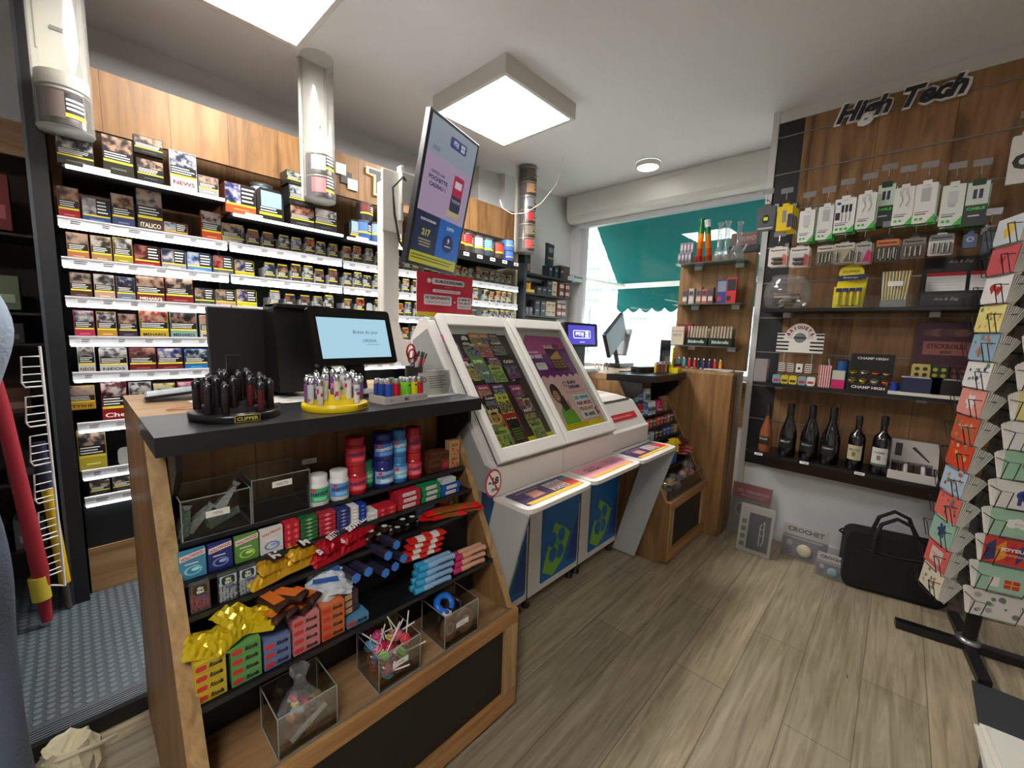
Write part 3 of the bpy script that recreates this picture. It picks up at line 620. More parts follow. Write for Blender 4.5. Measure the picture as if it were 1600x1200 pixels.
tin(cx(652, 370), 1.882, .05, .12, (60, 60, 60), (170, 40, 60), 'grey tin with a magenta picture behind the hanging screen', y=2.62)
for i, (u, c, c2, hh, n_) in enumerate([(721, (60, 30, 28), (190, 60, 50), .16, 'white topped tin behind the screen edge'), (734, (66, 56, 50), (214, 40, 40), .15, 'red tin with an orange picture, second from the screen'), (751, (84, 84, 84), (190, 190, 190), .15, 'silver tin with a round picture'), (766, (60, 76, 90), (120, 170, 200), .15, 'pale blue tin with a walking figure'), (783, (84, 60, 56), (206, 70, 60), .14, 'brown tin with a red picture beside the blue ones'), (799, (60, 90, 190), (90, 130, 220), .095, 'bright blue tin at the right end, lower of two')]):
    tin(cx(u, 400), 1.942, .058, hh, c, c2, n_)
tin(cx(799, 400), 2.039, .055, .09, (70, 120, 200), (110, 160, 230), 'bright blue tin at the right end, upper of two')

# fascia ornaments
t = thing('shop_sign', 'dark Tabac lettering with a glowing cream outline on the oak fascia', 'sign', (1.43, 2.655, 2.24))
b = B(); LT = TF((0, -.02, 0), (1, 0, 0), (0, 0, 1)); CRM = E((255, 236, 190), .5)
b.text('Tabac', .22, .045, .165, CRM, 0, LT, w=.52, bold=.055); o = b.obj('outline', t); q = o.modifiers.new('s', 'SOLIDIFY'); q.thickness = .012; q.offset = -1
b = B(); b.text('Tabac', .22, .045, .145, P((44, 44, 46), .5), .004, LT, w=.495, bold=.03); b.obj('lettering', t)
for u0, v0, u1, v1, c, l in ((525, 257, 539, 271, (232, 230, 220), 'upper cream square plaque on the oak fascia'), (533, 269, 549, 287, (56, 56, 54), 'dark square plaque between two cream ones on the fascia'), (543, 282, 558, 296, (232, 230, 220), 'lower cream square plaque on the oak fascia')):
    p = ony((u0+u1)/2, (v0+v1)/2, 2.65); s = .032 if c[0] > 100 else .036
    B().box(-s, s, -.005, .005, -s, s, P(c, .5)).obj('square_plaque', label=l, cat='plaque', loc=(p.x, 2.648 if c[0] > 100 else 2.650, p.z), bevel=.001, group='square plaques on the fascia')

# hanging clear tubes with tins
def tube_disp(x, y, zb, n, lab, white_h):
    t = thing('tin_dispenser_tube', lab, 'tube dispenser', (x, y, zb), group='clear tubes hanging from the ceiling')
    H = CEIL-zb-.002; b = B(); b.lathe([(.082, 0), (.082, H)], clear((240, 240, 236), .5, 'tube_plastic', .15, .10), 28, cap=False); b.obj('clear_tube', t)
    B().box(-.075, .075, .058, .072, .0, H, P((214, 210, 200), .5)).obj('back_rail', t)
    bb = B(); bb.box(-.02, .035, .052, .056, H*.55, H*.57, P((120, 116, 108), .5)); bb.tube([(-.06, .055, .3), (-.06, .055, H)], .004, P((190, 186, 176), .5)); bb.obj('rail_fitting', t)
    B().lathe([(.083, 0), (.078, -.008), (.001, -.01)], P((170, 168, 160), .3), 28).obj('end_cap', t); return t
tubes = [(.052, 2.50, 2.065, 1, 'clear hanging tube with a dark tin at the far left', .1), (1.02, 2.47, 2.035, 2, 'clear hanging tube with two tins before the middle of the fascia', .2), (2.84, 2.545, 2.05, 6, 'clear hanging tube full of stacked tins at the right end of the fascia', .7)]
tc = [((70, 64, 60), (110, 96, 90)), ((60, 54, 60), (200, 120, 120)), ((70, 66, 60), (176, 176, 190)), ((52, 48, 46), (206, 90, 90)), ((70, 60, 50), (150, 130, 110)), ((60, 52, 46), (200, 60, 70)), ((84, 76, 66), (150, 150, 160)), ((70, 60, 50), (220, 170, 120))]
ci = 0
for x, y, zb, n_, lab, wh in tubes:
    tube_disp(x, y, zb, n_, lab, wh); hh = .135 if n_ == 1 else .115
    for k in range(n_):
        r = .072; b = B(); c, c2 = tc[ci % 8]; ci += 1
        b.lathe([(r, 0), (r, hh-.004), (r*.96, hh-.004)], P(c, .35), 24); b.lathe([(r+.001, hh-.012), (r+.001, hh-.004)], P((190, 180, 160), .3, .6), 24, cap=False)
        a = -PI/2-.15; b.arcband(r+.001, .02, hh-.02, a-.9, a+.15, P(c2, .4)); b.arcband(r+.001, .045, hh-.02, a+.15, a+1.0, P((18, 18, 18), .4))
        for q in range(3): b.arcband(r+.0018, .055+.016*q, .063+.016*q, a+.2, a+.9, P((226, 226, 220), .5))
        b.arcband(r+.0018, .028, .042, a+.15, a+1.0, P((224, 196, 50), .4))
        b.obj('tobacco_tin', label=('dark tin with a brown picture inside the far left hanging tube' if n_ == 1 else '%s tin from the bottom inside the hanging tube with %s tins' % (ORD[k], 'two' if n_ == 2 else 'many')), cat='tobacco tin', loc=(x, y-.012, zb+.003+k*(hh+.001)), group='tins inside the hanging tubes')
b = B(); b.lathe([(.076, 0), (.076, .05), (.06, .055)], P((206, 200, 188), .5), 24); b.obj('collar', bpy.data.objects['tin_dispenser_tube'], loc=(0, -.0, .145))

# black shelf unit between the cabinet and the window
t = thing('shelf_unit', 'black shelf unit with cartons between the tobacco cabinet and the window', 'shelf unit', (2.90, 2.72, 0))
b = B(); SB_ = P((46, 50, 56), .5); b.box(0, .035, -.12, .075, .0, 2.04, SB_); b.obj('side_panel', t)
B().box(.035, .75, .06, .078, .0, 1.85, P((96, 84, 72), .6)).obj('back_panel', t)
SZ = [1.90, 1.72, 1.515, 1.33, 1.14]
for z in SZ: B().box(.035, .78, -.10, .06, z-.018, z, SB_).obj('shelf', t)
rg = random.Random(5)
def bx(name, x, y, z, w, d, h, c, lab, fn=None, grp=None, cat='carton'):
    b = B(); b.box(-w/2, w/2, 0, d, 0, h, P(c, .45)); 
    if fn: fn(b, w, h)
    return b.obj(name, label=lab, cat=cat, loc=(x, y, z), group=grp)
def f_dark(b, w, h): b.rect(-w*.3, w*.3, h*.55, h*.75, P((150, 150, 152), .5), .001, FRONT); b.rect(-w*.35, w*.35, h*.2, h*.3, P((70, 74, 80), .5), .001, FRONT)
def f_dots(b, w, h): b.disc(-w*.22, h*.5, h*.26, P((220, 214, 206), .5), .001, FRONT, 12); b.disc(w*.25, h*.5, h*.26, P((220, 214, 206), .5), .001, FRONT, 12); b.disc(-w*.22, h*.5, h*.12, P((150, 50, 50), .5), .002, FRONT, 10); b.disc(w*.25, h*.5, h*.12, P((150, 50, 50), .5), .002, FRONT, 10)
def f_beige(b, w, h): b.rect(-w*.38, w*.38, h*.5, h*.65, P((110, 90, 70), .5), .001, FRONT); b.rect(-w*.38, w*.1, h*.3, h*.36, P((110, 90, 70), .5), .001, FRONT)
gg = 'cartons on the black shelf unit'
for i, u in enumerate((860, 869, 878)): bx('tea_box', ony(u, 410, 2.65).x, 2.64, 1.90, .052, .09, .115, (34, 36, 42), 'small black carton on the top black shelf, %s from the left' % ORD[i], f_dark, gg)
bx('carton', 2.985, 2.64, 1.90, .085, .08, .17, (44, 46, 50), 'black carton with a red and green picture on the top black shelf', lambda b, w, h: (b.rect(-w*.4, w*.1, .01, h*.45, P((160, 50, 60), .5), .001, FRONT), lines(b, w*.1, w*.45, .02, h*.5, 4, FRONT), b.rect(-w*.4, w*.4, h*.75, h*.9, P((20, 20, 22), .5), .001, FRONT)), gg)
bx('carton', ony(884, 395, 2.68).x+.02, 2.69, 1.90, .16, .08, .15, (92, 74, 62), 'brown carton behind the small black ones', None, gg)
bx('carton', ony(903, 420, 2.62).x, 2.61, 1.90, .16, .10, .055, (196, 206, 212), 'flat pale blue carton at the right end of the top black shelf', lambda b, w, h: b.rect(-w*.48, w*.48, h*.62, h*.95, P((110, 112, 112), .5), .001, FRONT), gg)
b = B(); b.prism([(-.05, .0), (.05, .0), (.052, .17), (.06, .20), (-.055, .21), (-.048, .17)], -.03, 0, P((50, 54, 60), .3), FRONT); b.rect(-.03, .03, .12, .17, P((130, 134, 140), .4), .002, FRONT); b.rect(-.04, .04, .06, .075, P((170, 160, 70), .4), .002, FRONT)
b.obj('tobacco_pouch', label='tall dark foil pouch standing on the small black cartons', cat='tobacco pack', loc=(ony(861, 380, 2.66).x, 2.66, 2.017))
for r, z, its in ((0, 1.72, [('y', 0), ('k', .17), ('k', .25), ('kk', .33), ('bb', .41), ('rr', .53), ('rr', .63)]), (1, 1.515, [('s', 0), ('s', .06), ('kk', .15), ('kk', .24), ('bb', .33), ('bb', .40), ('rr', .50), ('rr', .58)])):
    n_ = 0
    for kd, dx in its:
        X = 3.0+dx; fl = {'k': ((50, 52, 58), f_dark, 'black'), 'b': ((196, 180, 150), f_beige, 'beige'), 'r': ((110, 56, 54), f_dots, 'dark red'), 's': ((110, 112, 116), f_dark, 'grey'), 'y': ((214, 190, 60), None, 'yellow')}[kd[0]]
        if kd == 'y':
            b = B(); b.box(-.07, .07, 0, .05, 0, .03, P((214, 190, 60), .4)); [b.cyl(.007, .0, .085+.01*(j % 2), P((180+10*j % 60, 80+j*20, 60), .4), 8, T3(-.055+.018*j, .03, .0)) for j in range(6)]
            b.obj('display_box', label='yellow display box of small sticks on the black shelf', cat='display box', loc=(X+.02, 2.63, z)); continue
        for q in range(len(kd)):
            bx('carton', X, 2.635, z+q*.072, .07 if kd[0] != 's' else .035, .08, .07, fl[0], '%s carton %s the row on the %s black shelf, %s across' % (fl[2], 'at the bottom of' if q == 0 else 'stacked above', ['second', 'third'][r], ORD[n_]), fl[1], gg)
        n_ += 1
for i in range(4): bx('carton', 3.02+i*.12, 2.64, 1.33, .08, .08, .09, rg.choice([(60, 54, 60), (130, 110, 90), (150, 60, 60)]), 'dim carton on the fourth black shelf, %s from the left' % ORD[i], f_dark, gg)
# ---------------------------------------------------------------- sales counter with sloping sweets display
def side_poly(extra=0): return
def yz_prism(b, pts, x0, x1, m, me=None):
    """extrude a (y, z) outline along x; edge faces may take their own material"""
    n = len(pts); vs = [(x0, p[0], p[1]) for p in pts]+[(x1, p[0], p[1]) for p in pts]
    b.add(vs, [tuple(range(n)), tuple(range(n, 2*n))[::-1]], m); b.add(vs, [(i, n+i, n+(i+1) % n, (i+1) % n) for i in range(n)], me or m)
def YS(z): return .7023+.5395*z          # front line of the sloping display
EBR = P((27, 23, 20), .5)
def counter(x0, x1, ylo, name, lab, y_back=1.76, top_y=1.08, tiers=(.83, .755, .69, .53), topx=None, cut=0):
    t = thing(name, lab, 'counter', (x0, 1.3, 0)); ox, oy = -x0, -1.3
    prof = [(y_back, .002), (y_back, 1.058), (YS(1.058), 1.058), (YS(.385), .385), (.88, .385), (.88, .02), (.93, .02), (.93, .002)]
    for a, c, in ((x0-.012, x0+.022), (x1-.022, x1+.003)):
        b = B(T3(ox, oy, 0)); yz_prism(b, prof, a, c, WOOD, EDGE); b.obj('side_panel', t)
    A, C = x0+.022, x1-.022
    b = B(T3(ox, oy, 0)); b.box(A, C, 1.31, 1.33, .81, 1.058, WOOD); b.obj('back_panel', t)
    tx0, tx1 = topx or (x0-.012, x1)
    b = B(T3(ox, oy, 0)); b.prism([(tx0, 1.345), (tx0 if topx is None or cut == 0 else tx0+cut, top_y), (tx1, top_y), (tx1, 1.345)], 1.058, 1.10, P((26, 27, 30), .32)); b.obj('black_worktop', t, bevel=.002)
    b = B(T3(ox, oy, 0)); b.box(x0-.012, x1, 1.345, y_back, 1.06, 1.10, WOODX); b.obj('oak_worktop', t)
    for xx in (A+.002, C-.012):
        b = B(T3(ox, oy, 0)); yz_prism(b, [(1.12, 1.058), (1.31, 1.058), (1.31, .86), (1.27, .86), (1.12, 1.01)], xx, xx+.012, P((20, 20, 22), .5)); b.obj('bracket', t)
    ytop = 1.31; prev = None
    for k, z in enumerate(tiers):
        yf = YS(z); b = B(T3(ox, oy, 0)); yb = 1.31 if k == 0 else min(1.31, yf+.14)
        b.box(A, C, yf, yb, z-.006, z, P((20, 21, 23), .4)); s = b.obj('shelf', t)
        B(T3(ox, oy, 0)).box(A, C, yf-.003, yf, z-.008, z+.004, P((34, 36, 38), .3)).obj('lip', s)
        zt = tiers[k-1]-.006 if k else None
        if k: b = B(T3(ox, oy, 0)); b.box(A, C, yb, yb+.006, z, zt, P((24, 26, 28), .5)); b.obj('riser', s)
    zb = tiers[-1]-.006; b = B(T3(ox, oy, 0)); yz_prism(b, [(YS(tiers[-1])+.10, zb), (YS(tiers[-1])+.11, zb), (1.10, .372), (1.09, .372)], A, C, P((18, 19, 21), .45)); b.obj('kick_board', t)
    for i in range(2): pass
    b = B(T3(ox, oy, 0)); b.box(A, C, .885, 1.09, .352, .372, WOODX); b.obj('ledge', t)
    B(T3(ox, oy, 0)).box(A, C, .889, .893, .372, .392, clear((200, 214, 206), .4, 'glass_lip', .05, .12)).obj('glass_lip', t)
    # bottom frame with black inset
    FX = wood('oak_frame', (196, 150, 98), (172, 126, 78), (130, 90, 52), axis='x', freq=10)
    b = B(T3(ox, oy, 0)); b.box(x0, x1+.004, .878, .90, .335, .387, FX); b.box(x0, x1+.004, .878, .90, .02, .085, FX)
    b.box(x0, x0+.06, .878, .90, .085, .335, EDGE); b.box(x1-.056, x1+.004, .878, .90, .085, .335, EDGE); b.obj('frame', t, bevel=.003)
    B(T3(ox, oy, 0)).box(x0+.06, x1-.056, .893, .899, .085, .335, EBR).obj('black_inset', t)
    B(T3(ox, oy, 0)).box(A, C, .93, .96, .002, .352, BLK).obj('plinth', t)
    return t
CNT = counter(.118, 1.010, .88, 'sales_counter', 'front oak counter with black worktop and a sloping sweets display', topx=(.106, 1.002))
def gx(u, v, z): # x of a surveyed point on the display slope
    return onpl(u, v, (0, 1, -.5395), .7023).x
# small price tags stuck on the panel
for px_, py_, s in ((484, 721, '1€50'),):
    p = ony(px_, py_, 1.305); b = B(); b.box(-.022, .022, -.001, .001, -.008, .008, PAPER); b.text(s, 0, 0, .006, INK, .0015, FRONT); b.obj('price_label', CNT, M=T3(p.x-.118+.0, 1.308-1.3, p.z))
for o in [o for o in bpy.data.objects if o.parent == CNT and o.name.startswith('price_label')]: pass
MRK = P((20, 22, 60), .4)
def L(x, y, z, rz=0.0): return dict(loc=(x, y, z), rz=rz)
# acrylic bins on the first shelf
def open_box(name, x0, x1, y0, y1, z0, h, lab, cat='acrylic box', tag_=None, group=None, slope=0):
    t = thing(name, lab, cat, ((x0+x1)/2, (y0+y1)/2, z0), group=group); w, d = (x1-x0)/2, (y1-y0)/2; th = .002
    b = B(); b.box(-w, w, -d, d, 0, th, ACR); b.box(-w, -w+th, -d, d, th, h, ACR); b.box(w-th, w, -d, d, th, h, ACR); b.box(-w+th, w-th, -d, -d+th, th, h-slope, ACR); b.box(-w+th, w-th, d-th, d, th, h, ACR); b.obj('box_walls', t)
    b = B(); r = .0014
    for a in ((-w, -d, -w, d), (w, -d, w, d), (-w, -d, w, -d), (-w, d, w, d)):
        for z in (r, h-r): b.tube([(a[0], a[1], z), (a[2], a[3], z)], r, ACRE, 4)
    for x in (-w, w):
        for y in (-d, d): b.tube([(x, y, 0), (x, y, h)], r, ACRE, 4)
    b.obj('edges', t)
    if tag_: b = B(); b.box(-.024, .024, -.0012, 0, -.008, .008, PAPER); b.text(tag_, 0, 0, .007, INK, .0014, FRONT); b.obj('price_label', t, loc=(tag_ == 'NICTS' and .0 or -.0, -d-.001, h*(.8 if tag_ == 'NICTS' else .55)))
    return t
open_box('acrylic_bin', .150, .288, 1.155, 1.29, .830, .10, 'clear bin with foil wrapped snacks at the left end of the sweets display', tag_='1€50')
open_box('acrylic_bin', .292, .432, 1.155, 1.29, .830, .115, 'empty clear bin marked NICTS on the sweets display', tag_='NICTS')
FOIL = P((150, 176, 160), .22, .5, bump=.6, bscale=120); FOIL2 = P((206, 212, 206), .2, .6, bump=.6, bscale=120)
for i, (x, y, z, a, tl, l) in enumerate([(.17, 1.20, .836, .3, 1.35, 'green and silver foil wedge standing at the left of the bin'), (.196, 1.21, .836, .1, .75, 'grey foil wedge leaning beside the standing one'), (.235, 1.20, .838, .3, .12, 'green foil wedge lying flat on the bin floor'), (.262, 1.22, .87, -.2, 1.0, 'silver foil wedge leaning up the right side of the bin')]):
    b = B(); b.prism([(-.032, -.012), (.034, -.004), (.034, .004), (-.03, .014)], -.011, .011, FOIL if i % 2 == 0 else FOIL2, T3(0, 0, .012) @ RX(PI/2)); b.prism([(.034, -.006), (.044, -.010), (.044, .010), (.034, .006)], -.002, .002, FOIL2, T3(0, 0, .012) @ RX(PI/2))
    b.obj('wrapped_snack', label=l, cat='snack', M=T3(x, y, z+.02*math.sin(tl)) @ RZ(a) @ RY(-tl), group='foil snacks in the clear bin')
# gum jars
def jar(x, y, z, c, c2, cap, lab, rz=-.25, r=.0265, h=.087, slim=False, wht=False):
    t = thing('gum_jar', lab, 'gum jar', (x, y, z), rz, 'gum jars on the sweets display'); b = B(); m = P(c, .2, coat=.3)
    b.lathe([(r*.93, .0), (r, .004), (r, h*.66), (r*.84, h*.74), (r*.80, h*.76)], m, 24)
    R = r+.0006; b.arcband(R, .014, h*.62, -PI/2-1.05, -PI/2+1.05, P(c2, .3), 12)
    b.disc(0, 0, .006, P((214, 60, 80), .4), 0, T=TF((-r*.5, -r*.9, h*.54), (1, -.4, 0), (0, 0, 1)))
    for k, (w_, s) in enumerate([(1.5, 'mentos')]):
        vs, fs, tw, th = text_geo('mentos', .03, 0)
        RR = R+.0006; pts = []
        for v in vs:
            a = -PI/2+v.x/tw*1.75; pts.append((RR*math.cos(a), RR*math.sin(a), h*.44+v.y/th*.013+v.x/tw*.006))
        b.add(pts, fs, P((24, 28, 96), .4) if c2[0] > 120 or wht else P((236, 238, 244), .4))
    b.arcband(R+.0005, .018, .028, -PI/2-.5, -PI/2+.7, P(tuple(min(255, q+50) for q in c2), .3), 8)
    b.obj('jar_body', t); B().lathe([(r*.86, h*.745), (r*.88, h*.98), (r*.82, h), (r*.3, h)], P(cap, .25), 24).obj('lid', t); return t
RD, NV, LB, GN = (178, 26, 40), (30, 38, 112), (56, 118, 178), (36, 122, 80)
J = [(.462, 1.175, .831, (232, 234, 232), (70, 180, 120), (236, 236, 232), 'white gum jar with a green foot, beside the empty bin', True), (.522, 1.175, .831, (232, 234, 236), (90, 160, 220), (236, 236, 232), 'white gum jar with a blue foot, second from the empty bin', True),
 (.580, 1.185, .831, RD, (220, 60, 70), RD, 'red gum jar at the bottom of the left red stack', False), (.580, 1.19, .919, RD, (200, 40, 50), RD, 'red gum jar on top of the left red stack', False),
 (.626, 1.215, .831, GN, (60, 190, 120), GN, 'green gum jar tucked behind between red and navy stacks', False),
 (.672, 1.185, .831, NV, (150, 190, 230), NV, 'navy gum jar at the bottom of its stack', False), (.672, 1.19, .919, NV, (60, 110, 190), NV, 'navy gum jar on top of its stack', False),
 (.731, 1.185, .831, LB, (120, 190, 235), LB, 'light blue gum jar, bottom of its stack', False), (.731, 1.19, .919, LB, (80, 160, 220), LB, 'light blue gum jar, top of its stack', False),
 (.787, 1.185, .831, RD, (230, 80, 90), RD, 'red gum jar at the bottom of the right red stack', False), (.787, 1.19, .919, RD, (150, 30, 40), RD, 'red gum jar on top of the right red stack', False),
 (.655, 1.25, .831, (30, 40, 60), (60, 80, 140), (30, 40, 60), 'dark gum jar at the back behind the navy stack', False)]
for x, y, z, c, c2, cp, lb, wh in J: jar(x, y, z, c, c2, cp, lb, wht=wh, r={.462: .0285, .522: .0285, .58: .031, .672: .033, .731: .0265, .787: .0275}.get(x, .026))
def carton2(nm, x, y, z, w, d, h, c, lab, fn=None, rz=0.0, grp=None, cat='sweets box', bev=.001, M=None):
    b = B(); b.box(-w/2, w/2, 0, d, 0, h, P(c, .35))
    if fn: fn(b, w, h, d)
    return b.obj(nm, label=lab, cat=cat, loc=None if M else (x, y, z), rz=rz, group=grp, bevel=bev, M=M)
BRN = (96, 52, 30)
for i, (x, z, w, h) in enumerate([(.868, .831, .05, .026), (.868, .857, .05, .024), (.872, .881, .045, .022), (.912, .831, .034, .04), (.912, .871, .034, .03)]):
    carton2('toffee_pack', x, 1.17, z, w, .05, h, BRN if i != 3 else (120, 60, 40), 'small brown toffee pack, %s' % ['bottom of the left pile', 'middle of the left pile', 'top of the left pile', 'lower one with a pink badge', 'upper one of the right pile'][i],
            (lambda b, w, h, d: b.rect(-w*.3, w*.3, h*.2, h*.7, P((190, 50, 80), .4), .001, FRONT)) if i == 3 else (lambda b, w, h, d: b.rect(-w*.42, w*.42, h*.2, h*.75, P((70, 34, 22), .4), .001, FRONT)), grp='brown toffee packs on the top shelf')
def fn_can(b, w, h, d):
    rg = random.Random(int(w*1e4)); cs = [(226, 120, 50), (120, 170, 60), (226, 200, 90), (150, 60, 40), (214, 90, 110)]
    for i in range(16): b.disc(rg.uniform(-w*.4, w*.4), rg.uniform(h*.1, h*.9), w*.10, P(rg.choice(cs), .4), .0008+.00005*i, FRONT, 8)
for i in (0, 1): carton2('sweets_pack', .955, 1.17, .831+i*.052, .045, .03, .05, (196, 150, 110), 'orange speckled sweets pack, %s of two beside the display side' % ('lower', 'upper')[i], fn_can, grp='orange speckled sweets packs')
# second shelf: flat gum packs
def gum(u0, u1, v, c, lab, c3, txt='HOLLYWOOD', h=.066, z=.756):
    x0 = gx(u0, v, z); x1 = gx(u1, v-10, z); w = x1-x0-.003; b = B(); b.box(-w/2, w/2, 0, .014, 0, h, P(c, .3))
    cx_ = w/2-.0015
    b.poly([(-cx_, h*.68), (cx_, h*.80), (cx_, h*.985), (-cx_, h*.88)], P((238, 236, 230), .4), .0006, FRONT)
    b.text(txt, 0, h*.835, h*.12, P((206, 30, 40), .4), .0012, FRONT, w=w*.86, bold=.03, rot=.12*h/w*1.2)
    if txt == 'HOLLYWOOD' and c3:
        b.disc(0, h*.30, w*.34, P(c3, .3), .0006, FRONT, 20, h*.17, .72); b.disc(w*.08, h*.33, w*.16, P(tuple(min(255, q+40) for q in c3), .3), .0009, FRONT, 12, h*.06)
        b.rect(-w*.3, w*.2, h*.54, h*.58, P((236, 240, 244), .4), .0008, FRONT)
    return b.obj('gum_pack', label=lab, cat='gum pack', loc=((x0+x1)/2, YS(.765)+.006, z), group='wide gum packs on the second shelf', bevel=.001)
gum(280, 326, 905, (72, 146, 180), 'light blue HOLLYWOOD gum pack at the left end', (150, 214, 236))
gum(326, 367, 893, (40, 50, 120), 'navy HOLLYWOOD gum pack, second from the left', (130, 150, 200))
gum(368, 408, 880, (98, 150, 70), 'green HOLLYWOOD gum pack, third from the left', (180, 220, 90))
gum(408, 446, 868, (222, 222, 218), 'white HOLLYWOOD gum pack marked blancheur, fourth from the left', (110, 140, 190))
def stackpk(u0, u1, v, n, cols, c, lab, h=.066, z=.756, foil=False, white=False, y=None):
    x0 = gx(u0, v, z); x1 = gx(u1, v-8, z); w = (x1-x0)/cols; hh = h/n; k = 0
    for r in range(n):
        for q in range(cols):
            m = P(c, .22 if foil else .35, .35 if foil else 0, bump=.5 if foil else 0, bscale=150); b = B(); b.box(-w*.48, w*.48, 0, .05, .0005, hh-.0008, m)
            b.poly([(-w*.2, hh*.5), (0, hh*.15), (w*.2, hh*.5), (0, hh*.85)], P(tuple(min(255, qq+70) for qq in c), .4), .0006, FRONT)
            b.obj('gum_stick_pack', label='%s, %s up%s' % (lab, ORD[r], '' if cols == 1 else (', left column' if q == 0 else ', right column')), cat='gum pack', loc=(x0+w*(q+.5), y or YS(.765)+.004, z+r*hh), group='small gum packs on the second shelf', bevel=.0008)
            k += 1
stackpk(447, 470, 855, 4, 2, (206, 40, 56), 'small red gum pack beside the white one')
stackpk(471, 499, 846, 6, 1, (60, 120, 66), 'green foil gum pack in a neat stack', foil=True)
stackpk(500, 527, 838, 5, 1, (206, 56, 70), 'rosy red gum pack in a neat stack', foil=True)
stackpk(528, 549, 830, 6, 1, (70, 80, 140), 'slate blue foil gum pack in a neat stack', foil=True, h=.062)
stackpk(551, 562, 824, 6, 1, (232, 230, 226), 'narrow white gum pack in a neat stack', h=.06)
stackpk(563, 574, 820, 5, 1, (24, 60, 150), 'narrow dark blue gum pack in a neat stack', h=.06)
stackpk(576, 592, 817, 2, 1, (232, 228, 222), 'low white gum pack beside the blue stack', h=.028)
stackpk(593, 622, 812, 2, 2, (206, 40, 54), 'low red gum pack in the middle of the shelf', h=.028)
def boxstack(u0, u1, v, n, c, lab, h=.05, z=.756, y=None, w2=None, name='gum_box', grp='gum stick boxes on the second shelf'):
    x0 = gx(u0, v, z); x1 = gx(u1, v-8, z)
    for r in range(n):
        w = x1-x0-.003; hh = h/n
        def f(b, w, h, d):
            b.rrect(-w*.3, w*.28, h*.2, h*.85, h*.15, P((236, 234, 228), .4), .0008, FRONT); b.text('HOLLYWOOD', 0, h*.5, h*.36, P((200, 34, 44), .4), .0014, FRONT, w=w*.5)
        carton2(name, (x0+x1)/2+(.004 if r % 2 else 0), (y or YS(.765)+.005), z+r*hh, w, .06, hh-.0012, c, '%s, %s from the bottom' % (lab, ORD[r]), f, grp=grp, cat='gum pack')
boxstack(624, 661, 802, 3, (190, 40, 56), 'red long gum box', h=.058); boxstack(662, 692, 790, 3, (30, 140, 84), 'green long gum box', h=.058)
boxstack(693, 722, 780, 2, (30, 90, 180), 'blue long gum box', h=.038); carton2('paper_box', gx(707, 775, .8), YS(.77)+.01, .795, .06, .05, .018, (206, 208, 210), 'pale grey box on top of the blue gum boxes', None, grp=None)
# third shelf
def mints(x, c, pc, lab, leaf):
    t = thing('mint_box', lab, 'mint box', (x, YS(.70)+.004, .692), 0, 'clear mint boxes on the third shelf'); w, h, d = .036, .066, .016
    b = B(); b.box(-w/2, w/2, 0, d, 0, h, clear((235, 240, 245), .2, 'mint_box_plastic', .1, .08)); b.obj('case', t)
    rg = random.Random(int(x*1000)); b = B()
    for r in range(9):
        for q in range(5): b.sphere(.0042, P(pc, .35), 8, T3(-w*.38+q*w*.19+rg.uniform(-.001, .001), .004+rg.random()*.006, .004+r*.0044) @ RY(rg.random()*3), sz=.65)
    o = b.obj('mint_candies', t, kind='stuff'); b = B(); b.rect(-w*.46, w*.46, h*.62, h*.97, P(c, .4), .0008, FRONT)
    b.rrect(-w*.36, w*.36, h*.64, h*.95, .006, P((18, 60, 40) if not leaf else (60, 50, 26), .4), .0012, FRONT); b.text('tic', 0, h*.85, h*.12, PAPER, .0018, FRONT, bold=.04); b.text('tac', 0, h*.73, h*.12, PAPER, .0018, FRONT, bold=.04); b.rect(-w*.1, w*.4, h*.5, h*.56, P((70, 90, 150), .4), .0012, FRONT)
    b.obj('label', t)
mints(.165, (110, 90, 50), (206, 40, 50), 'tic tac box full of red candies', True); mints(.218, (200, 214, 226), (232, 236, 240), 'tic tac box of white mints, left of two', False); mints(.258, (200, 214, 226), (232, 236, 240), 'tic tac box of white mints, right of two', False)
def bag(nm, M, w, h, c, lab, fn=None, grp=None, seed=0, th=.016, rough=.25, c_end=None, crk=.004, cat='sweets bag'):
    """crinkled pillow bag lying in its local xy plane"""
    rg = random.Random(seed); b = B(); NX, NY = 12, 7; top = []; bot = []
    for j in range(NY+1):
        for i in range(NX+1):
            u = i/NX*2-1; v = j/NY*2-1; e = max(0, 1-abs(u)**2.6)**.6*max(0, 1-abs(v)**2.4)**.6
            zz = th*e+rg.uniform(-1, 1)*crk*(e > 0.02); sx = w/2*u*(1+(.03 if j % 2 else -.03)*(abs(u) > .99)); top.append((sx, h/2*v*(1-.06*abs(u)), zz)); bot.append((sx, h/2*v*(1-.06*abs(u)), -th*.5*e-.0004))
    K = NX+1; m = P(c, rough, .25); me = P(c_end, rough, .2) if c_end else m
    for (arr, flip) in ((top, 0), (bot, 1)):
        f1 = []; f2 = []
        for j in range(NY):
            for i in range(NX):
                a = j*K+i; q = (a, a+1, a+K+1, a+K); q = q[::-1] if flip else q; (f2 if (i < 2 or i > NX-3) else f1).append(q)
        b.add(arr, f1, m, None, False); b.add(arr, f2, me, None, False)
    if fn: fn(b, w, h, th)
    return b.obj(nm, label=lab, cat=cat, M=M, group=grp)
def on_slope(x, y, z, a=.0, tilt=.5, roll=0): return T3(x, y, z) @ RZ(a) @ RX(tilt) @ RY(roll)
def f_m(b, w, h, th): b.rect(-w*.25, w*.1, -h*.28, h*.28, P((30, 20, 16), .4), th+.007); b.text('M', -w*.07, 0, h*.4, P((240, 240, 236), .4), th+.009, bold=.04)
def f_s(b, w, h, th): b.text('SKITTLES', 0, h*.05, h*.34, P((244, 240, 240), .4), th+.009, w=w*.7, bold=.05, rot=.1)
YB = (206, 158, 30)
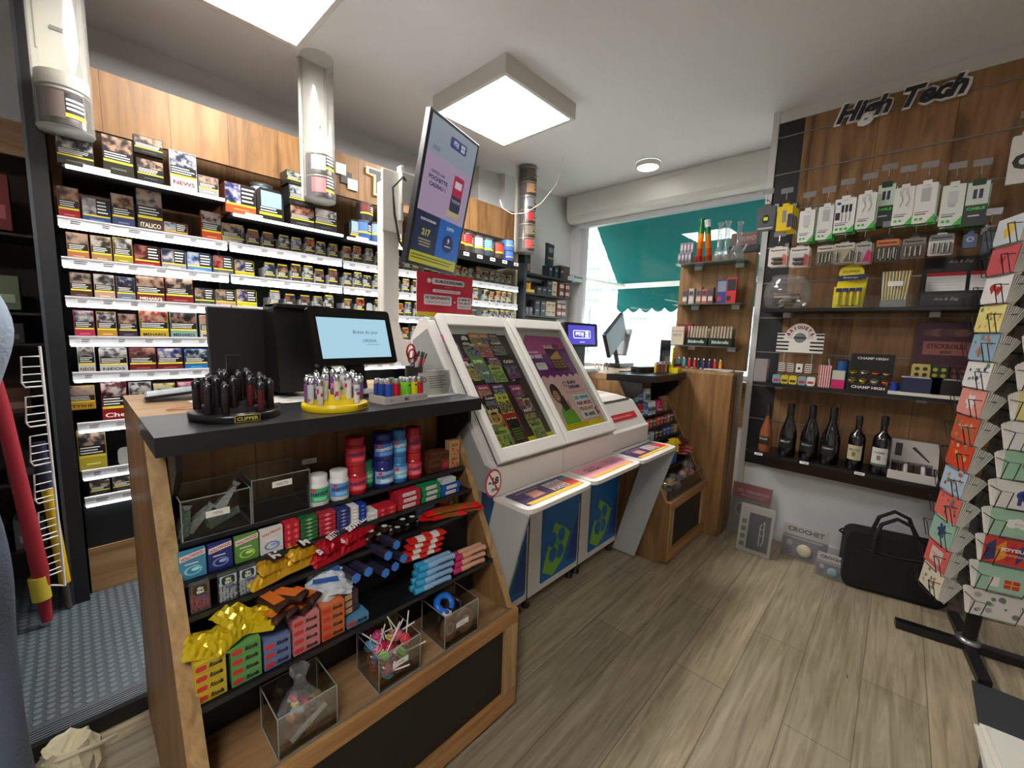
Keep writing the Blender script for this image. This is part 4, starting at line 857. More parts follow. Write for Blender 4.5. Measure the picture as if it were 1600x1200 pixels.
for i, (x, y, z, a, r) in enumerate([(.305, 1.10, .712, .25, 0), (.325, 1.115, .732, .35, .1), (.375, 1.11, .715, .15, 0), (.40, 1.12, .738, .3, .1)]):
    bag('chocolate_bag', on_slope(x, y, z, a, .35, r), .105, .06, YB, 'yellow chocolate bag, %s' % ['bottom left of the pile', 'top left with a dark square', 'bottom right of the pile', 'top right of the pile'][i], f_m if i in (1, 3) else None, 'yellow chocolate bags on the third shelf', seed=i)
for i, (x, y, z, a, r) in enumerate([(.455, 1.10, .710, .2, 0), (.475, 1.115, .734, .5, .1), (.525, 1.11, .714, .15, 0), (.545, 1.12, .742, .3, -.1)]):
    bag('candy_bag', on_slope(x, y, z, a, .4, r), .11, .06, (176, 14, 30), 'red candy bag, %s of the red pile' % ['bottom left', 'top left', 'bottom right', 'top right'][i], f_s, 'red candy bags on the third shelf', seed=i+10)
def bar(nm, M, ln, w, h, c, lab, fn=None, grp=None, seed=0, ends=None, cat='chocolate bar'):
    rg = random.Random(seed); b = B(); NX = 10; NR = 8; vs = []
    for i in range(NX+1):
        u = i/NX*2-1; e = 1 if abs(u) < .8 else (1.0-(abs(u)-.8)*3.6); 
        for k in range(NR):
            a = 2*PI*k/NR+PI/8; vs.append((u*ln/2, math.cos(a)*w/2*(1 if abs(u) < .8 else 1.05)+rg.uniform(-.0008, .0008), h/2+math.sin(a)*h/2*e+rg.uniform(-.0008, .0008)))
    for part, m in ((range(2, NX-2), P(c, .28, .2)), ([0, 1, NX-2, NX-1], P(ends or c, .28, .2))):
        b.add(vs, [(i*NR+k, i*NR+(k+1) % NR, (i+1)*NR+(k+1) % NR, (i+1)*NR+k) for i in part for k in range(NR)], m, None, False)
    if fn: fn(b, ln, w, h)
    return b.obj(nm, label=lab, cat=cat, M=M, group=grp)
def f_w(b, ln, w, h): b.disc(ln*.36, 0, w*.28, P((230, 230, 230), .4), h+.001, None, 10); b.rect(-ln*.2, ln*.15, -w*.15, w*.15, P((220, 220, 220), .4), h+.001)
gg = 'dark chocolate bars on the third shelf'; n_ = 0
for i, (u, zz) in enumerate([(572, 0), (590, 0), (607, 0), (580, 1), (600, 1), (620, 0), (636, 0), (650, 0), (628, 1), (645, 1)]):
    x = gx(u, 868-(u-560)*.42, 0)
    bar('chocolate_bar', T3(x, YS(.7)+.055, .692+.02*zz) @ RZ(-1.15+.12*(i % 3)), .10, .032, .02, (54, 30, 24) if u < 612 else (24, 22, 22), '%s chocolate bar, %s in the %s layer' % ('dark brown' if u < 612 else 'black', ORD[(i % 3) if i < 5 else (i-5) % 3], 'upper' if zz else 'lower'), f_w, gg, i)
for i in range(2):
    x = gx(682, 815, 0); carton2('wafer_pack', x, YS(.7)+.06, .692+.022*i, .082, .05, .021, (84, 120, 170), 'shiny blue sweets pack, %s of two' % ['lower', 'upper'][i], lambda b, w, h, d: b.rect(-w*.4, w*.4, h*.2, h*.8, P((130, 160, 200), .3), .001, FRONT), grp='blue packs on the third shelf')
for i in range(3):
    x = gx(719, 800, 0); carton2('candy_tube_pack', x, YS(.7)+.06, .692+.02*i, .085, .05, .019, (150, 130, 60), 'gold speckled sweets pack, %s from the bottom' % ORD[i], fn_can, grp='gold speckled packs on the third shelf')
for i in range(5):
    bar('wafer_bar', T3(.845+.018*i, YS(.7)+.015-.003*i, .693+(.017 if i % 2 else 0)) @ RZ(-.05+.1*(i % 3)-.3), .17, .032, .018, (150, 84, 30), 'amber wrapped bar with a red and white end, %s from the left' % ORD[i], None, 'amber and red white bars on the third shelf', i+30, ends=(226, 30, 26))
# fourth shelf
def fr_ic(b, w, h, d): 
    b.text('Ricola', w*.17, h*.5, h*.46, P((30, 34, 30), .4), .0008, FRONT, w=w*.44, shear=.3, bold=.04); b.rrect(-w*.47, -w*.12, h*.25, h*.75, h*.2, P((214, 56, 50), .4), .0008, FRONT)
for c, u0, u1, v, n, nm in [((206, 178, 46), 305, 358, 1092, 4, 'yellow'), ((98, 158, 86), 361, 412, 1063, 4, 'green'), ((106, 124, 168), 413, 458, 1042, 3, 'blue'), ((206, 124, 130), 457, 502, 1012, 4, 'pink'), ((206, 106, 56), 502, 540, 990, 4, 'orange'), ((84, 138, 172), 541, 577, 970, 1, 'sky blue')]:
    x0, x1 = gx(u0, v, .53), gx(u1, v-15, .53)
    for r in range(n): carton2('lozenge_box', (x0+x1)/2, YS(.55)+.002, .532+r*.0232, x1-x0-.003, .07, .0228, c, '%s Ricola lozenge box, %s from the bottom' % (nm, ORD[r]), fr_ic, grp='lozenge boxes on the fourth shelf')
for i, (x, y, z, a, r) in enumerate([(.165, 1.035, .640, -.3, .2), (.20, 1.03, .650, .5, -.2), (.235, 1.045, .648, .1, .1), (.262, 1.04, .645, -.6, 0), (.215, 1.06, .668, .8, .2)]):
    bag('chocolate_bag', on_slope(x, y, z, a, .5, r), .085, .062, (214, 190, 30), 'crumpled bright yellow bag, %s on the lozenge boxes' % ORD[i], None, 'crumpled yellow bags on the lozenge boxes', seed=40+i, th=.018, crk=.008)
for i, (x, y, z, a) in enumerate([(.285, 1.035, .640, -1.1), (.315, 1.04, .638, -1.2), (.345, 1.05, .618, -1.0), (.30, 1.045, .662, -1.3), (.335, 1.05, .660, -.9), (.372, 1.055, .640, -1.1)]):
    bar('chocolate_bar', T3(x, y, z) @ RZ(a) @ RX(.2), .09, .036, .02, (64, 38, 28), 'brown bar with an orange top, %s of the row on the boxes' % ORD[i], lambda b, ln, w, h: b.poly([(-ln*.38, -w*.3), (ln*.3, -w*.36), (ln*.4, w*.3), (-ln*.3, w*.34)], P((214, 110, 40), .35), h+.001), 'brown and orange bars on the lozenge boxes', 60+i)
for i, (x, y, z, a) in enumerate([(.40, 1.055, .625, -.5), (.425, 1.05, .645, -.4), (.45, 1.06, .632, -.6), (.44, 1.075, .66, -.5)]):
    bag('biscuit_bag', on_slope(x, y, z, a, .4), .10, .05, (216, 224, 232), 'white and blue foil bag, %s of four in the middle' % ORD[i], lambda b, w, h, th: b.poly([(-w*.3, h*.1), (w*.35, h*.02), (w*.3, h*.36), (-w*.3, h*.36)], P((50, 90, 160), .3), th+.003), 'white and blue bags', seed=70+i, crk=.006)
HB = P((66, 130, 220), .35)
for i, (u, v) in enumerate([(556, 903), (602, 895), (575, 893), (617, 885), (606, 868), (619, 851), (630, 872)]):
    p = ony(u, v, 1.015+.02*(i % 2)); b = B(); hexp = [(.0135*math.cos(PI/3*k+.3), .0135*math.sin(PI/3*k+.3)) for k in range(6)]
    b.prism(hexp, -.10, 0, P((40, 40, 60), .35), TF((0, 0, 0), (1, 0, 0), (0, 0, 1))); b.prism([(x*1.02, y*1.02) for x, y in hexp], 0, .004, HB, TF((0, 0, 0), (1, 0, 0), (0, 0, 1)))
    b.obj('biscuit_stick', label='hexagonal stick with a blue end, %s %s' % (ORD[i % 4], 'in the lower group' if i < 4 else 'in the upper group'), cat='biscuit stick', M=T3(p.x, p.y, p.z) @ RZ(.15), group='hexagonal blue ended sticks')
for i in range(3):
    p = ony(528, 905+6*i, 1.04); carton2('biscuit_pack', p.x, 1.02, .56+.02*i, .10, .05, .019, (70, 56, 60), 'dark patterned biscuit pack left of the blue sticks, %s up' % ORD[i], lambda b, w, h, d: (b.rect(-w*.45, -w*.1, h*.1, h*.9, P((110, 140, 160), .3), .001, FRONT), b.rect(w*.1, w*.3, h*.1, h*.9, P((200, 160, 120), .4), .001, FRONT)), rz=.1, grp='dark biscuit packs')
def roll(x, y, z, c, c2, lab, i, ln=.13):
    b = B(); T = RY(PI/2); b.lathe([(.0088, -ln/2), (.0105, -ln/2+.004), (.0105, -ln/2+.03)], P(c2, .25, .3), 14, T); b.lathe([(.0105, -ln/2+.03), (.0105, ln/2-.006), (.0085, ln/2)], P(c, .25, .2), 14, T)
    FT = TF((0, 0, 0), (-1, 0, 0), (0, 0, -1)); b.text('mentos', -.025, 0, .011, MRK, .0112, TF((0, 0, 0), (1, 0, 0), (0, -.3, 1)) @ RZ(PI), w=.055, bold=.03)
    return b.obj('mint_roll', label=lab, cat='sweets roll', M=T3(x, y, z) @ RZ(-.08), group='sweets rolls on the fourth shelf')
k = 0
for r in range(4):
    for q in range(2):
        roll(.735+.008*r, .998+q*.022+.004*r, .542+r*.0195, (150, 190, 226), (60, 170, 216), 'pale blue mentos roll, %s layer %s' % (ORD[r], ('front', 'behind')[q]), r)
        if r < 3: roll(.885+.006*r, 1.0+q*.022+.004*r, .542+r*.0195, (226, 170, 140), (206, 50, 120), 'pink and yellow mentos roll, %s layer %s' % (ORD[r], ('front', 'behind')[q]), r)
for i, (x, z) in enumerate([(.70, .625), (.705, .642), (.712, .659), (.72, .676)]):
    bar('wafer_bar', T3(x+.02, 1.04, z) @ RZ(-.1), .13, .034, .016, (236, 228, 224), 'red and white striped bar, %s up above the mentos rolls' % ORD[i], lambda b, ln, w, h: (b.rect(-ln*.1, ln*.08, -w*.4, w*.4, P((224, 40, 30), .3), h+.001), b.box(-.012, .012, -w*.51, -w*.3, .002, h*.9, P((224, 40, 30), .3))), 'red and white bars on the fourth shelf', 90+i, ends=(224, 36, 30))
# bottom ledge: three clear boxes
BX = [open_box('acrylic_box', .258, .388, .906, 1.026, .3735, .108, 'clear box holding a bag of mixed sweets on the bottom ledge', tag_=None), open_box('acrylic_box', .501, .629, .910, 1.032, .3735, .108, 'clear box crammed with lollipops on the bottom ledge', tag_='0€50'), open_box('acrylic_box', .717, .850, .910, 1.03, .3735, .112, 'clear box of round chocolates at the right of the bottom ledge', tag_='1€20')]
rg = random.Random(21); LC = [(214, 50, 70), (226, 110, 130), (120, 190, 60), (190, 30, 80), (90, 160, 210), (200, 150, 60), (206, 60, 120), (120, 60, 40)]; ST = P((238, 236, 232), .4)
lp = []
for i in range(26):
    c = LC[i % 8]; k = i % 8
    Mt = T3(.517+rg.random()*.096, .926+rg.random()*.09, .39+.0030*i) @ Matrix.Rotation(rg.uniform(-.95, .95), 4, 'X') @ Matrix.Rotation(rg.uniform(-.9, .9), 4, 'Y')
    lab = '%s lollipop, %s of the heap in the clear box' % (['red', 'pink', 'green', 'crimson', 'blue', 'honey', 'magenta', 'brown'][k], ['at the bottom', 'in the middle', 'near the top', 'at the top'][min(3, i//8)])
    if k < len(lp): dup(lp[k], M=Mt, label=lab)
    else:
        t = thing('lollipop', lab, 'lollipop', M=Mt, group='lollipops in the clear box'); b = B(); b.sphere(.015, P(c, .15, coat=.5), 16)
        for a in (0, 1.2, 2.2): b.tube([(.0154*math.cos(a+q)*math.cos(q*.8-1.2), .0154*math.sin(a+q)*math.cos(q*.8-1.2), .0154*math.sin(q*.8-1.2)) for q in [j*.3 for j in range(10)]], .0012, P(tuple(min(255, x+70) for x in c), .3), 4)
        b.obj('candy_ball', t); B().cyl(.0019, .012, .075, ST, 8).obj('stick', t); lp.append(t)
b = B(); fl = clear((245, 245, 245), .6, 'sweet_bag_film', .12, .10); rg = random.Random(4)
prof = [(.001, .0), (.045, .003), (.052, .03), (.047, .06), (.030, .085), (.014, .10), (.012, .125), (.022, .150)]; vs = []; n = 18
for r, z in prof: vs += [(r*math.cos(2*PI*i/n)*(1+rg.uniform(-.12, .12)), r*math.sin(2*PI*i/n)*(1+rg.uniform(-.12, .12)), z) for i in range(n)]
b.add(vs, [(k*n+i, k*n+(i+1) % n, (k+1)*n+(i+1) % n, (k+1)*n+i) for k in range(len(prof)-1) for i in range(n)], fl)
sb = thing('sweets_bag', 'tied clear bag of mixed sweets with a white price label', 'sweets bag', (.325, .965, .377)); b.obj('film', sb)
SWC = [('yellow', (236, 206, 50)), ('white', (232, 230, 224)), ('red', (200, 50, 60)), ('pale blue', (190, 214, 220)), ('pink', (214, 110, 120)), ('brown', (110, 50, 50)), ('orange', (226, 130, 70))]
for i in range(34):
    nm, c = SWC[i % 7]; a = rg.random()*6.28; rr = rg.random()*.036; b = B(); b.sphere(.012, P(c, .35), 10, None, 1.3, .75, .6)
    b.obj('gummy_sweet', label='%s gummy sweet in the tied clear bag, %s layer' % (nm, ['bottom', 'second', 'third', 'fourth', 'top'][i//7]), cat='sweet', M=T3(.325+rr*math.cos(a), .965+rr*math.sin(a), .387+.0019*i) @ RZ(a*2) @ RX(rg.uniform(-1, 1)), group='gummy sweets in the tied clear bag')
b = B(); b.box(-.045, .045, -.001, .001, -.007, .007, PAPER); b.text('3€', .0, 0, .007, INK, .0015, FRONT); b.obj('price_label', sb, M=T3(-.0, -.053, .045) @ RY(-.5))
for i, (x, y, z, tl, c, l) in enumerate([(.752, .945, .413, 1.35, (150, 100, 76), 'brown chocolate disc standing at the left front of the box'), (.812, .940, .413, 1.4, (170, 124, 104), 'brown chocolate disc with a pale stamp at the right front'), (.772, .975, .42, .9, (40, 26, 22), 'dark chocolate ring leaning in the middle of the box'), (.80, .975, .452, .5, (30, 20, 18), 'dark shiny chocolate ring on top of the pile'), (.775, .99, .462, .7, (30, 110, 214), 'bright blue wrapped ring at the top back of the box'), (.765, .962, .448, .2, (220, 216, 210), 'small white wrapped sweet on the chocolate rings')]):
    b = B(); r = .036 if i < 5 else .016
    if i < 2: b.lathe([(.001, 0), (r, .001), (r, .012), (r*.85, .015), (r*.8, .013), (.001, .013)], P(c, .3), 28); b.disc(0, 0, r*.5, P(tuple(q+60 for q in c), .3), .0135, None, 14, r0=.7)
    else: 
        vs = []; n1, n2 = 24, 8; R0, r0 = (r*.68, r*.32)
        for q in range(n1):
            for w_ in range(n2): A, Cc = 2*PI*q/n1, 2*PI*w_/n2; vs.append(((R0+r0*math.cos(Cc))*math.cos(A), (R0+r0*math.cos(Cc))*math.sin(A), r0*math.sin(Cc)*(.8 if q % 2 else 1)))
        b.add(vs, [(q*n2+w_, ((q+1) % n1)*n2+w_, ((q+1) % n1)*n2+(w_+1) % n2, q*n2+(w_+1) % n2) for q in range(n1) for w_ in range(n2)], P(c, .2), None, True)
    b.obj('chocolate_disc' if i < 2 else 'wrapped_ring', label=l, cat='chocolate', M=T3(x, y, z) @ RZ(.2-.1*i) @ RX(tl))
# ---------------------------------------------------------------- things on the front counter
CT = 1.1005
def lighter_stand(x, y, R, c, txtc, brd, lab, dark, rz=0.0):
    t = thing('lighter_stand', lab, 'lighter stand', (x, y, CT), rz); m = P(c, .3)
    b = B(); b.lathe([(R, 0), (R*1.02, .006), (R*1.02, .016), (R*.96, .018), (R*.74, .018), (R*.73, .03), (R*.5, .03), (R*.49, .042), (.001, .042)], m, 40); b.obj('tiers', t)
    if dark: B().box(-.016, .016, .0, .006, .042, .155, m).obj('sign_holder', t)
    a = -PI/2+(.0 if dark else .55); T = TF((R*1.025*math.cos(a), R*1.025*math.sin(a), .009), (-math.sin(a), math.cos(a), 0), (0, 0, 1))
    b = B(); b.rect(-.027, .027, -.0085, .0085, P(txtc if not dark else (200, 180, 60), .4), 0.0006, T); b.rect(-.0255, .0255, -.007, .007, P(brd, .4), .0011, T); b.text('CLIPPER', 0, 0, .0085, P(txtc, .4), .0017, T, w=.045, bold=.02); b.obj('label', t); return t
def lighter(body, art, M, lab, grp, seed=0):
    rg = random.Random(seed); t = thing('lighter', lab, 'lighter', M=M, group=grp); r = .0086; b = B(); b.lathe([(r*.85, 0), (r, .003), (r, .054)], P(body, .22), 14)
    if art:
        for i in range(7): a = rg.random()*6.28; z = rg.uniform(.006, .04); b.arcband(r+.0003, z, z+rg.uniform(.006, .014), a, a+rg.uniform(.5, 1.4), P(rg.choice(art), .3), 4)
    b.obj('body', t); b = B(); b.lathe([(r*1.04, .0545), (r*1.04, .070), (r*.8, .0715), (.001, .0715)], CHROME if art else P((70, 70, 74), .25, .9), 14); b.obj('metal_cap', t)
    b = B(); b.cyl(.0035, -.003, .003, P((150, 150, 150), .3, .9), 10, T3(.0, 0, .0745) @ RX(PI/2)); b.obj('spark_wheel', t); return t
lighter_stand(.285, 1.235, .098, (20, 20, 22), (222, 206, 90), (22, 22, 22), 'black CLIPPER lighter stand on the left of the front counter', True)
lighter_stand(.525, 1.195, .088, (238, 206, 20), (30, 30, 30), (238, 206, 20), 'yellow CLIPPER lighter stand in the middle of the front counter', False)
AR = [[(206, 40, 120), (90, 160, 200), (240, 240, 240)], [(110, 60, 140), (190, 170, 210), (240, 130, 180)], [(90, 150, 160), (230, 200, 150), (206, 60, 60)], [(150, 200, 220), (230, 230, 220), (190, 60, 120)]]
k = 0
for R, z, n, a0 in ((.081, .019, 11, 0), (.058, .031, 8, .3), (.03, .043, 5, .1)):
    for i in range(n):
        a = -PI/2+(i-(n-1)/2)*(2*PI/(n+1.0))*.92+a0*.1
        if R > .08 and not (abs(i-5) in (1, 2, 4, 5) or i == 4): continue
        lighter((34+8*(k % 2), 30, 34) if k % 4 else (90, 30, 34), None, pos((.285+R*math.cos(a), 1.235+R*math.sin(a), CT+z), 0), 'dark lighter in the black stand, %s on the %s tier' % (ORD[i], {.081: 'outer', .058: 'middle', .03: 'inner'}[R]), 'dark lighters in the black stand', k); k += 1
k = 0
for R, z, n, a0 in ((.073, .019, 11, 0), (.052, .031, 8, .3), (.026, .043, 4, .1)):
    for i in range(n):
        a = -PI/2+(i-(n-1)/2)*(2*PI/(n+1.0))*.92
        if R > .07 and i not in (0, 1, 2, 3, 6, 8, 9, 10): continue
        lighter([(232, 232, 230), (140, 90, 160), (214, 226, 230), (226, 220, 200)][k % 4], AR[k % 4], pos((.525+R*math.cos(a), 1.195+R*math.sin(a), CT+z), k), 'patterned lighter in the yellow stand, %s on the %s tier' % (ORD[i], {.073: 'outer', .052: 'middle', .026: 'inner'}[R]), 'patterned lighters in the yellow stand', k); k += 1
# tray of plain lighters
t = thing('lighter_tray', 'white card tray of plain coloured lighters on the front counter', 'lighter tray', (.735, 1.195, CT), .10)
b = B(); m = P((196, 190, 184), .5); b.box(-.083, .083, -.042, .042, 0, .003, m); b.box(-.083, .083, -.043, -.041, 0, .024, m); b.box(-.083, .083, .041, .043, 0, .03, m); b.box(-.084, -.082, -.042, .042, 0, .026, m); b.box(.082, .084, -.042, .042, 0, .026, m); b.obj('tray', t)
b = B(); T = TF((0, -.0432, 0), (1, 0, 0), (0, 0, 1)); b.text('BiC', .0, .012, .010, P((30, 30, 34), .4), .0006, T, bold=.05); b.disc(-.06, .012, .006, INK, .0006, T, 3, r0=.6)
for i in range(4): b.disc(.04+.014*i, .012, .006, P((190, 60, 60), .4), .0006, T, 3, r0=.5)
b.obj('print', t)
def bic(c, x, y, lab, i):
    M = T3(.735, 1.195, CT+.0035) @ RZ(.10) @ T3(x, y, 0); q = thing('lighter', lab, 'lighter', M=M, group='plain lighters in the card tray'); b = B(); b.lathe([(.011, 0), (.012, .003), (.012, .056), (.011, .058)], P(c, .18, coat=.3), 18, Matrix.Diagonal((1, .62, 1, 1))); b.obj('body', q)
    b = B(); b.lathe([(.0105, .0585), (.0105, .072), (.009, .074)], CHROME, 14, Matrix.Diagonal((1, .6, 1, 1))); b.rect(-.004, .004, .047, .052, P((30, 30, 60), .4), .0078, FRONT); b.obj('metal_cap', q)
for i, (c, x, y, n_) in enumerate([((24, 84, 190), -.055, -.024, 'front blue'), ((196, 20, 40), -.024, -.024, 'front dark red'), ((24, 70, 160), -.066, -.002, 'second blue'), ((150, 24, 70), -.04, .0, 'plum'), ((30, 60, 150), -.068, .02, 'rear blue'), ((196, 20, 40), -.02, .01, 'rear red'), ((110, 200, 40), .02, -.024, 'front green'), ((240, 224, 20), .046, -.024, 'yellow'), ((206, 20, 36), .070, -.024, 'bright red at the right end'), ((110, 200, 40), .022, -.004, 'second green'), ((110, 200, 40), .024, .016, 'third green'), ((200, 60, 40), .05, 0, 'orange red'), ((206, 20, 36), .07, .0, 'second bright red')]):
    bic(c, x, y, '%s lighter in the card tray' % n_, i)
# customer display and till
t = thing('customer_display', 'black tablet display showing a pale blue screen marked ORISHA', 'display', (.66, 1.336, CT)); c0 = Vector((0, 0, 1.305-CT))
DT = T3(0, 0, 1.305-CT) @ RZ(.119) @ RX(-.289)   # screen plane: local x right, z up, facing -y
b = B(DT @ FRONT); b.rbox(-.15, .15, -.095, .095, -.018, 0, .012, P((14, 14, 15), .25)); b.obj('housing', t, bevel=.001)
b = B(DT @ FRONT); b.rect(-.128, .128, -.072, .062, E((150, 186, 202), .62), .0008); b.obj('screen', t)
b = B(DT @ FRONT); DI = E((50, 60, 90), .4); b.text('Brève du jour', .04, .014, .016, DI, .0014, bold=.0); b.text('ORISHA', .05, -.014, .011, DI, .0014, bold=.0); b.rect(.035, .085, -.028, -.0265, E((120, 120, 150), .4), .0014); b.obj('screen_text', t)
b = B(); b.box(-.02, .05, .01, .035, .03, .16, P((18, 18, 20), .4), RX(-.289)); b.rbox(-.09, .10, -.02, .10, 0, .012, .02, P((20, 20, 22), .35)); b.obj('stand', t)
t = thing('till_screen', 'large black back of the till screen standing on the counter', 'till', (.45, 1.56, CT))
b = B(); b.box(-.15, .11, 0, .03, .01, .285, P((22, 22, 24), .5), RX(-.05)); b.obj('screen_back', t, bevel=.003)
b = B(); yz_prism(b, [(-.14, .02), (-.10, .30), (.0, .30), (.0, .02)], .0, .17, P((17, 17, 19), .4)); b.obj('till_body', t, bevel=.003)
b = B(); b.box(.0, .17, -.125, -.02, .29, .302, P((40, 38, 36), .35)); b.obj('printer_lid', t, bevel=.002); b = B(); b.box(-.10, .08, -.02, .10, 0, .02, P((20, 20, 22), .4)); b.obj('base', t)
# tablet and loose papers on the oak part
b = B(); b.rbox(-.10, .10, -.065, .065, 0, .008, .01, P((24, 26, 30), .25)); b.rect(-.094, .094, -.058, .058, P((96, 112, 124), .12), .0085)
b.obj('tablet', label='slim grey tablet lying tilted on the oak worktop', cat='tablet', M=T3(.245, 1.62, CT+.018) @ RZ(-.1) @ RX(.0) @ RY(-.1))
for i, (x, y, a) in enumerate([(.31, 1.50, .2), (.50, 1.38, -.1), (.45, 1.42, .4)]):
    b = B(); b.box(-.07, .07, -.05, .05, 0, .001, PAPER); b.obj('paper_sheet', label=['white sheet under the edge of the tablet', 'white sheet in front of the till', 'second white sheet askew by the till'][i], cat='paper', loc=(x, y, CT+.0006+.0012*i), rz=a)
b = B(); pp = [(.055*math.cos(i*.5)*(1-.02*i), .022*math.sin(i*.5)*(1-.02*i), .0022+i*.0001) for i in range(16)]; b.tube(pp, .0018, P((190, 130, 90), .5))
b.obj('rubber_cord', label='tan cord loop lying on the oak worktop corner', cat='cord', loc=(.215, 1.40, CT))
# pen holder with scissors
t = thing('pen_holder', 'dark wire pen holder standing right of the customer display', 'pen holder', (.93, 1.40, CT)); b = B(); b.lathe([(.032, 0), (.035, .09)], P((30, 28, 30), .5), 20, cap=False); b.lathe([(.001, .001), (.032, .002)], P((30, 28, 30), .5), 20); b.obj('cup', t)
t = thing('scissors', 'scissors with a red ring handle standing in the pen holder', 'scissors', (.915, 1.40, CT+.004)); b = B(); ring = [(.018*math.cos(2*PI*i/16), 0, .145+.028*math.sin(2*PI*i/16)) for i in range(17)]; b.tube(ring, .004, P((170, 20, 34), .35)); b.tube([(p[0]+.012, .008, p[2]-.02) for p in ring], .004, P((170, 20, 34), .35)); b.obj('handle', t)
b = B(); b.box(-.003, .004, -.001, .001, .0, .12, STEEL); b.obj('blade', t)
for i, (dx, c, tl) in enumerate([(.008, (200, 200, 206), .12), (.014, (190, 40, 50), .22), (.018, (30, 30, 60), .30), (.0, (60, 70, 90), .05), (.022, (200, 40, 60), .42), (.012, (220, 220, 220), .18)]):
    q = thing('pen', '%s pen leaning right in the pen holder, %s' % (['silver', 'red', 'navy', 'slate', 'crimson', 'white'][i], ORD[i]), 'pen', M=T3(.93+dx*.3, 1.395+.004*i, CT+.005) @ RY(tl), group='pens in the pen holder')
    B().cyl(.0035, 0, .125, P(c, .3), 8).obj('barrel', q); B().lathe([(.004, .125), (.004, .145), (.001, .148)], P((24, 24, 28), .4), 8).obj('cap', q)
# paper tent cards in acrylic holders
for i, (x, y, a, l) in enumerate([(.905, 1.215, .12, 'printed notice in a clear stand at the right end of the counter, front one'), (1.00, 1.30, .10, 'printed notice in a clear stand behind the front one')]):
    t = thing('notice_stand', l, 'notice', (x, y, CT), a); b = B(RX(-.2)); b.box(-.075, .075, 0, .0012, .004, .085, PAPER); 
    T = FRONT; b.disc(-.05, .06, .010, P((120, 120, 124), .5), .001, T, 12, r0=.5); [b.rect(-.03, .055-.02*(j % 2), .068-.008*j, .0705-.008*j, P((90, 90, 96), .6), .001, T) for j in range(6)]; b.obj('sheet', t)
    b = B(RX(-.2)); b.box(-.078, .078, -.003, -.0015, .0, .09, ACR); b.obj('acrylic_cover', t); B().box(-.078, .078, -.03, .03, 0, .003, ACRE).obj('foot', t)
b = B(); b.box(-.045, .045, -.003, .003, .0, .095, ACR); b.obj('leaflet_holder', label='empty clear leaflet holder behind the notices', cat='leaflet holder', loc=(.985, 1.385, CT), bevel=.001)

# ---------------------------------------------------------------- hanging advertising screen on its grey post
PST = P((206, 202, 194), .45)
t = thing('screen_post', 'pale grey post with a curved foot and bracket carrying the tall advertising screen', 'post', (1.14, 1.95, 0.07))
b = B(); b.box(-.045, .045, -.03, .03, 1.27, 1.98, PST); b.obj('upright', t, bevel=.006)
b = B(); pth = [(-.05, 1.30), (.05, 1.30), (.07, 1.22), (.14, 1.16), (.26, 1.10), (.31, 1.02), (.33, .93), (.25, .93), (.22, 1.00), (.14, 1.05), (.02, 1.11), (-.04, 1.20)]
b.prism([(x, z) for x, z in pth], -.03, .03, PST, TF((0, 0, 0), (1, -.55, 0), (0, 0, 1))); b.obj('curved_foot', t)
b = B(); b.tube([(.22, -.14, 0), (.22, -.14, .96)], .03, PST, 12); b.obj('leg', t)
b = B(); b.box(-.055, .055, -.045, -.03, 1.74, 2.03, P((222, 218, 210), .4)); b.box(.03, .045, -.07, -.03, 1.80, 2.06, P((200, 198, 190), .4)); b.box(.03, .10, -.078, -.07, 1.88, 2.03, P((200, 198, 190), .4)); b.obj('bracket', t, bevel=.003)
b = B(); b.tube([(.09, -.05, 1.98), (.03, -.09, 2.0), (-.02, -.075, 1.94), (-.01, -.075, 1.82), (.02, -.07, 1.70), (.08, -.05, 1.64)], .006, P((60, 58, 56), .4)); b.obj('cable', t)
SM = T3(1.405, 1.84, 2.011) @ RZ(.264) @ RX(.203) @ RY(.021)
t = thing('advertising_screen', 'tall tilted black screen showing an FDJ advert above the counter', 'screen', M=SM)
W2, H2 = .21, .36
b = B(FRONT); b.box(-W2, W2, -H2, H2, -.035, 0, P((30, 30, 33), .35)); b.obj('housing', t, bevel=.004)
sc_ = lambda c, s=.22: E(c, s)
b = B(FRONT); z = .0008; x0, x1 = -W2+.018, W2-.018; y0, y1 = -H2+.018, H2-.018
b.rect(x0, x1, y1-.16, y1, sc_((170, 182, 196)), z); b.rect(x0, x1, -.09, y1-.16, sc_((200, 176, 206)), z); b.rect(x0, -.005, y0+.055, -.09, sc_((36, 44, 84)), z); b.rect(-.005, x1, y0+.055, -.09, sc_((30, 110, 200)), z); b.rect(x0, x1, y0, y0+.055, sc_((206, 200, 50)), z)
z = .0014; WH = sc_((236, 236, 240)); NVY = sc_((40, 44, 110))
b.rrect(-.035, .105, .255, .305, .010, sc_((50, 70, 150)), z, ); b.text('FDJ', .012, .28, .028, WH, z+.0006, bold=.05); [b.disc(.072+a, .28+c, .009, WH, z+.0006, None, 10) for a in (-.009, .009) for c in (-.009, .009)]
b.text('2023', -.13, .21, .018, NVY, z); b.text('OFFREZ UNE', -.085, .105, .014, NVY, z, w=.11, bold=.02); b.text('POCHETTE', -.075, .078, .020, NVY, z, w=.15, bold=.04); b.text('CADEAU !', -.075, .047, .020, NVY, z, w=.13, bold=.04)
b.rrect(.045, .135, -.035, .145, .012, sc_((206, 40, 80)), z); b.rect(.06, .12, .085, .12, WH, z+.0006); b.rrect(.045, .135, -.035, .045, .012, sc_((60, 56, 90)), z+.0004); b.text('TRESORS', .09, .02, .014, WH, z+.001, w=.075); b.poly([(.03, -.06), (.14, -.06), (.15, -.03), (.035, -.02)], sc_((214, 200, 150)), z+.0003)
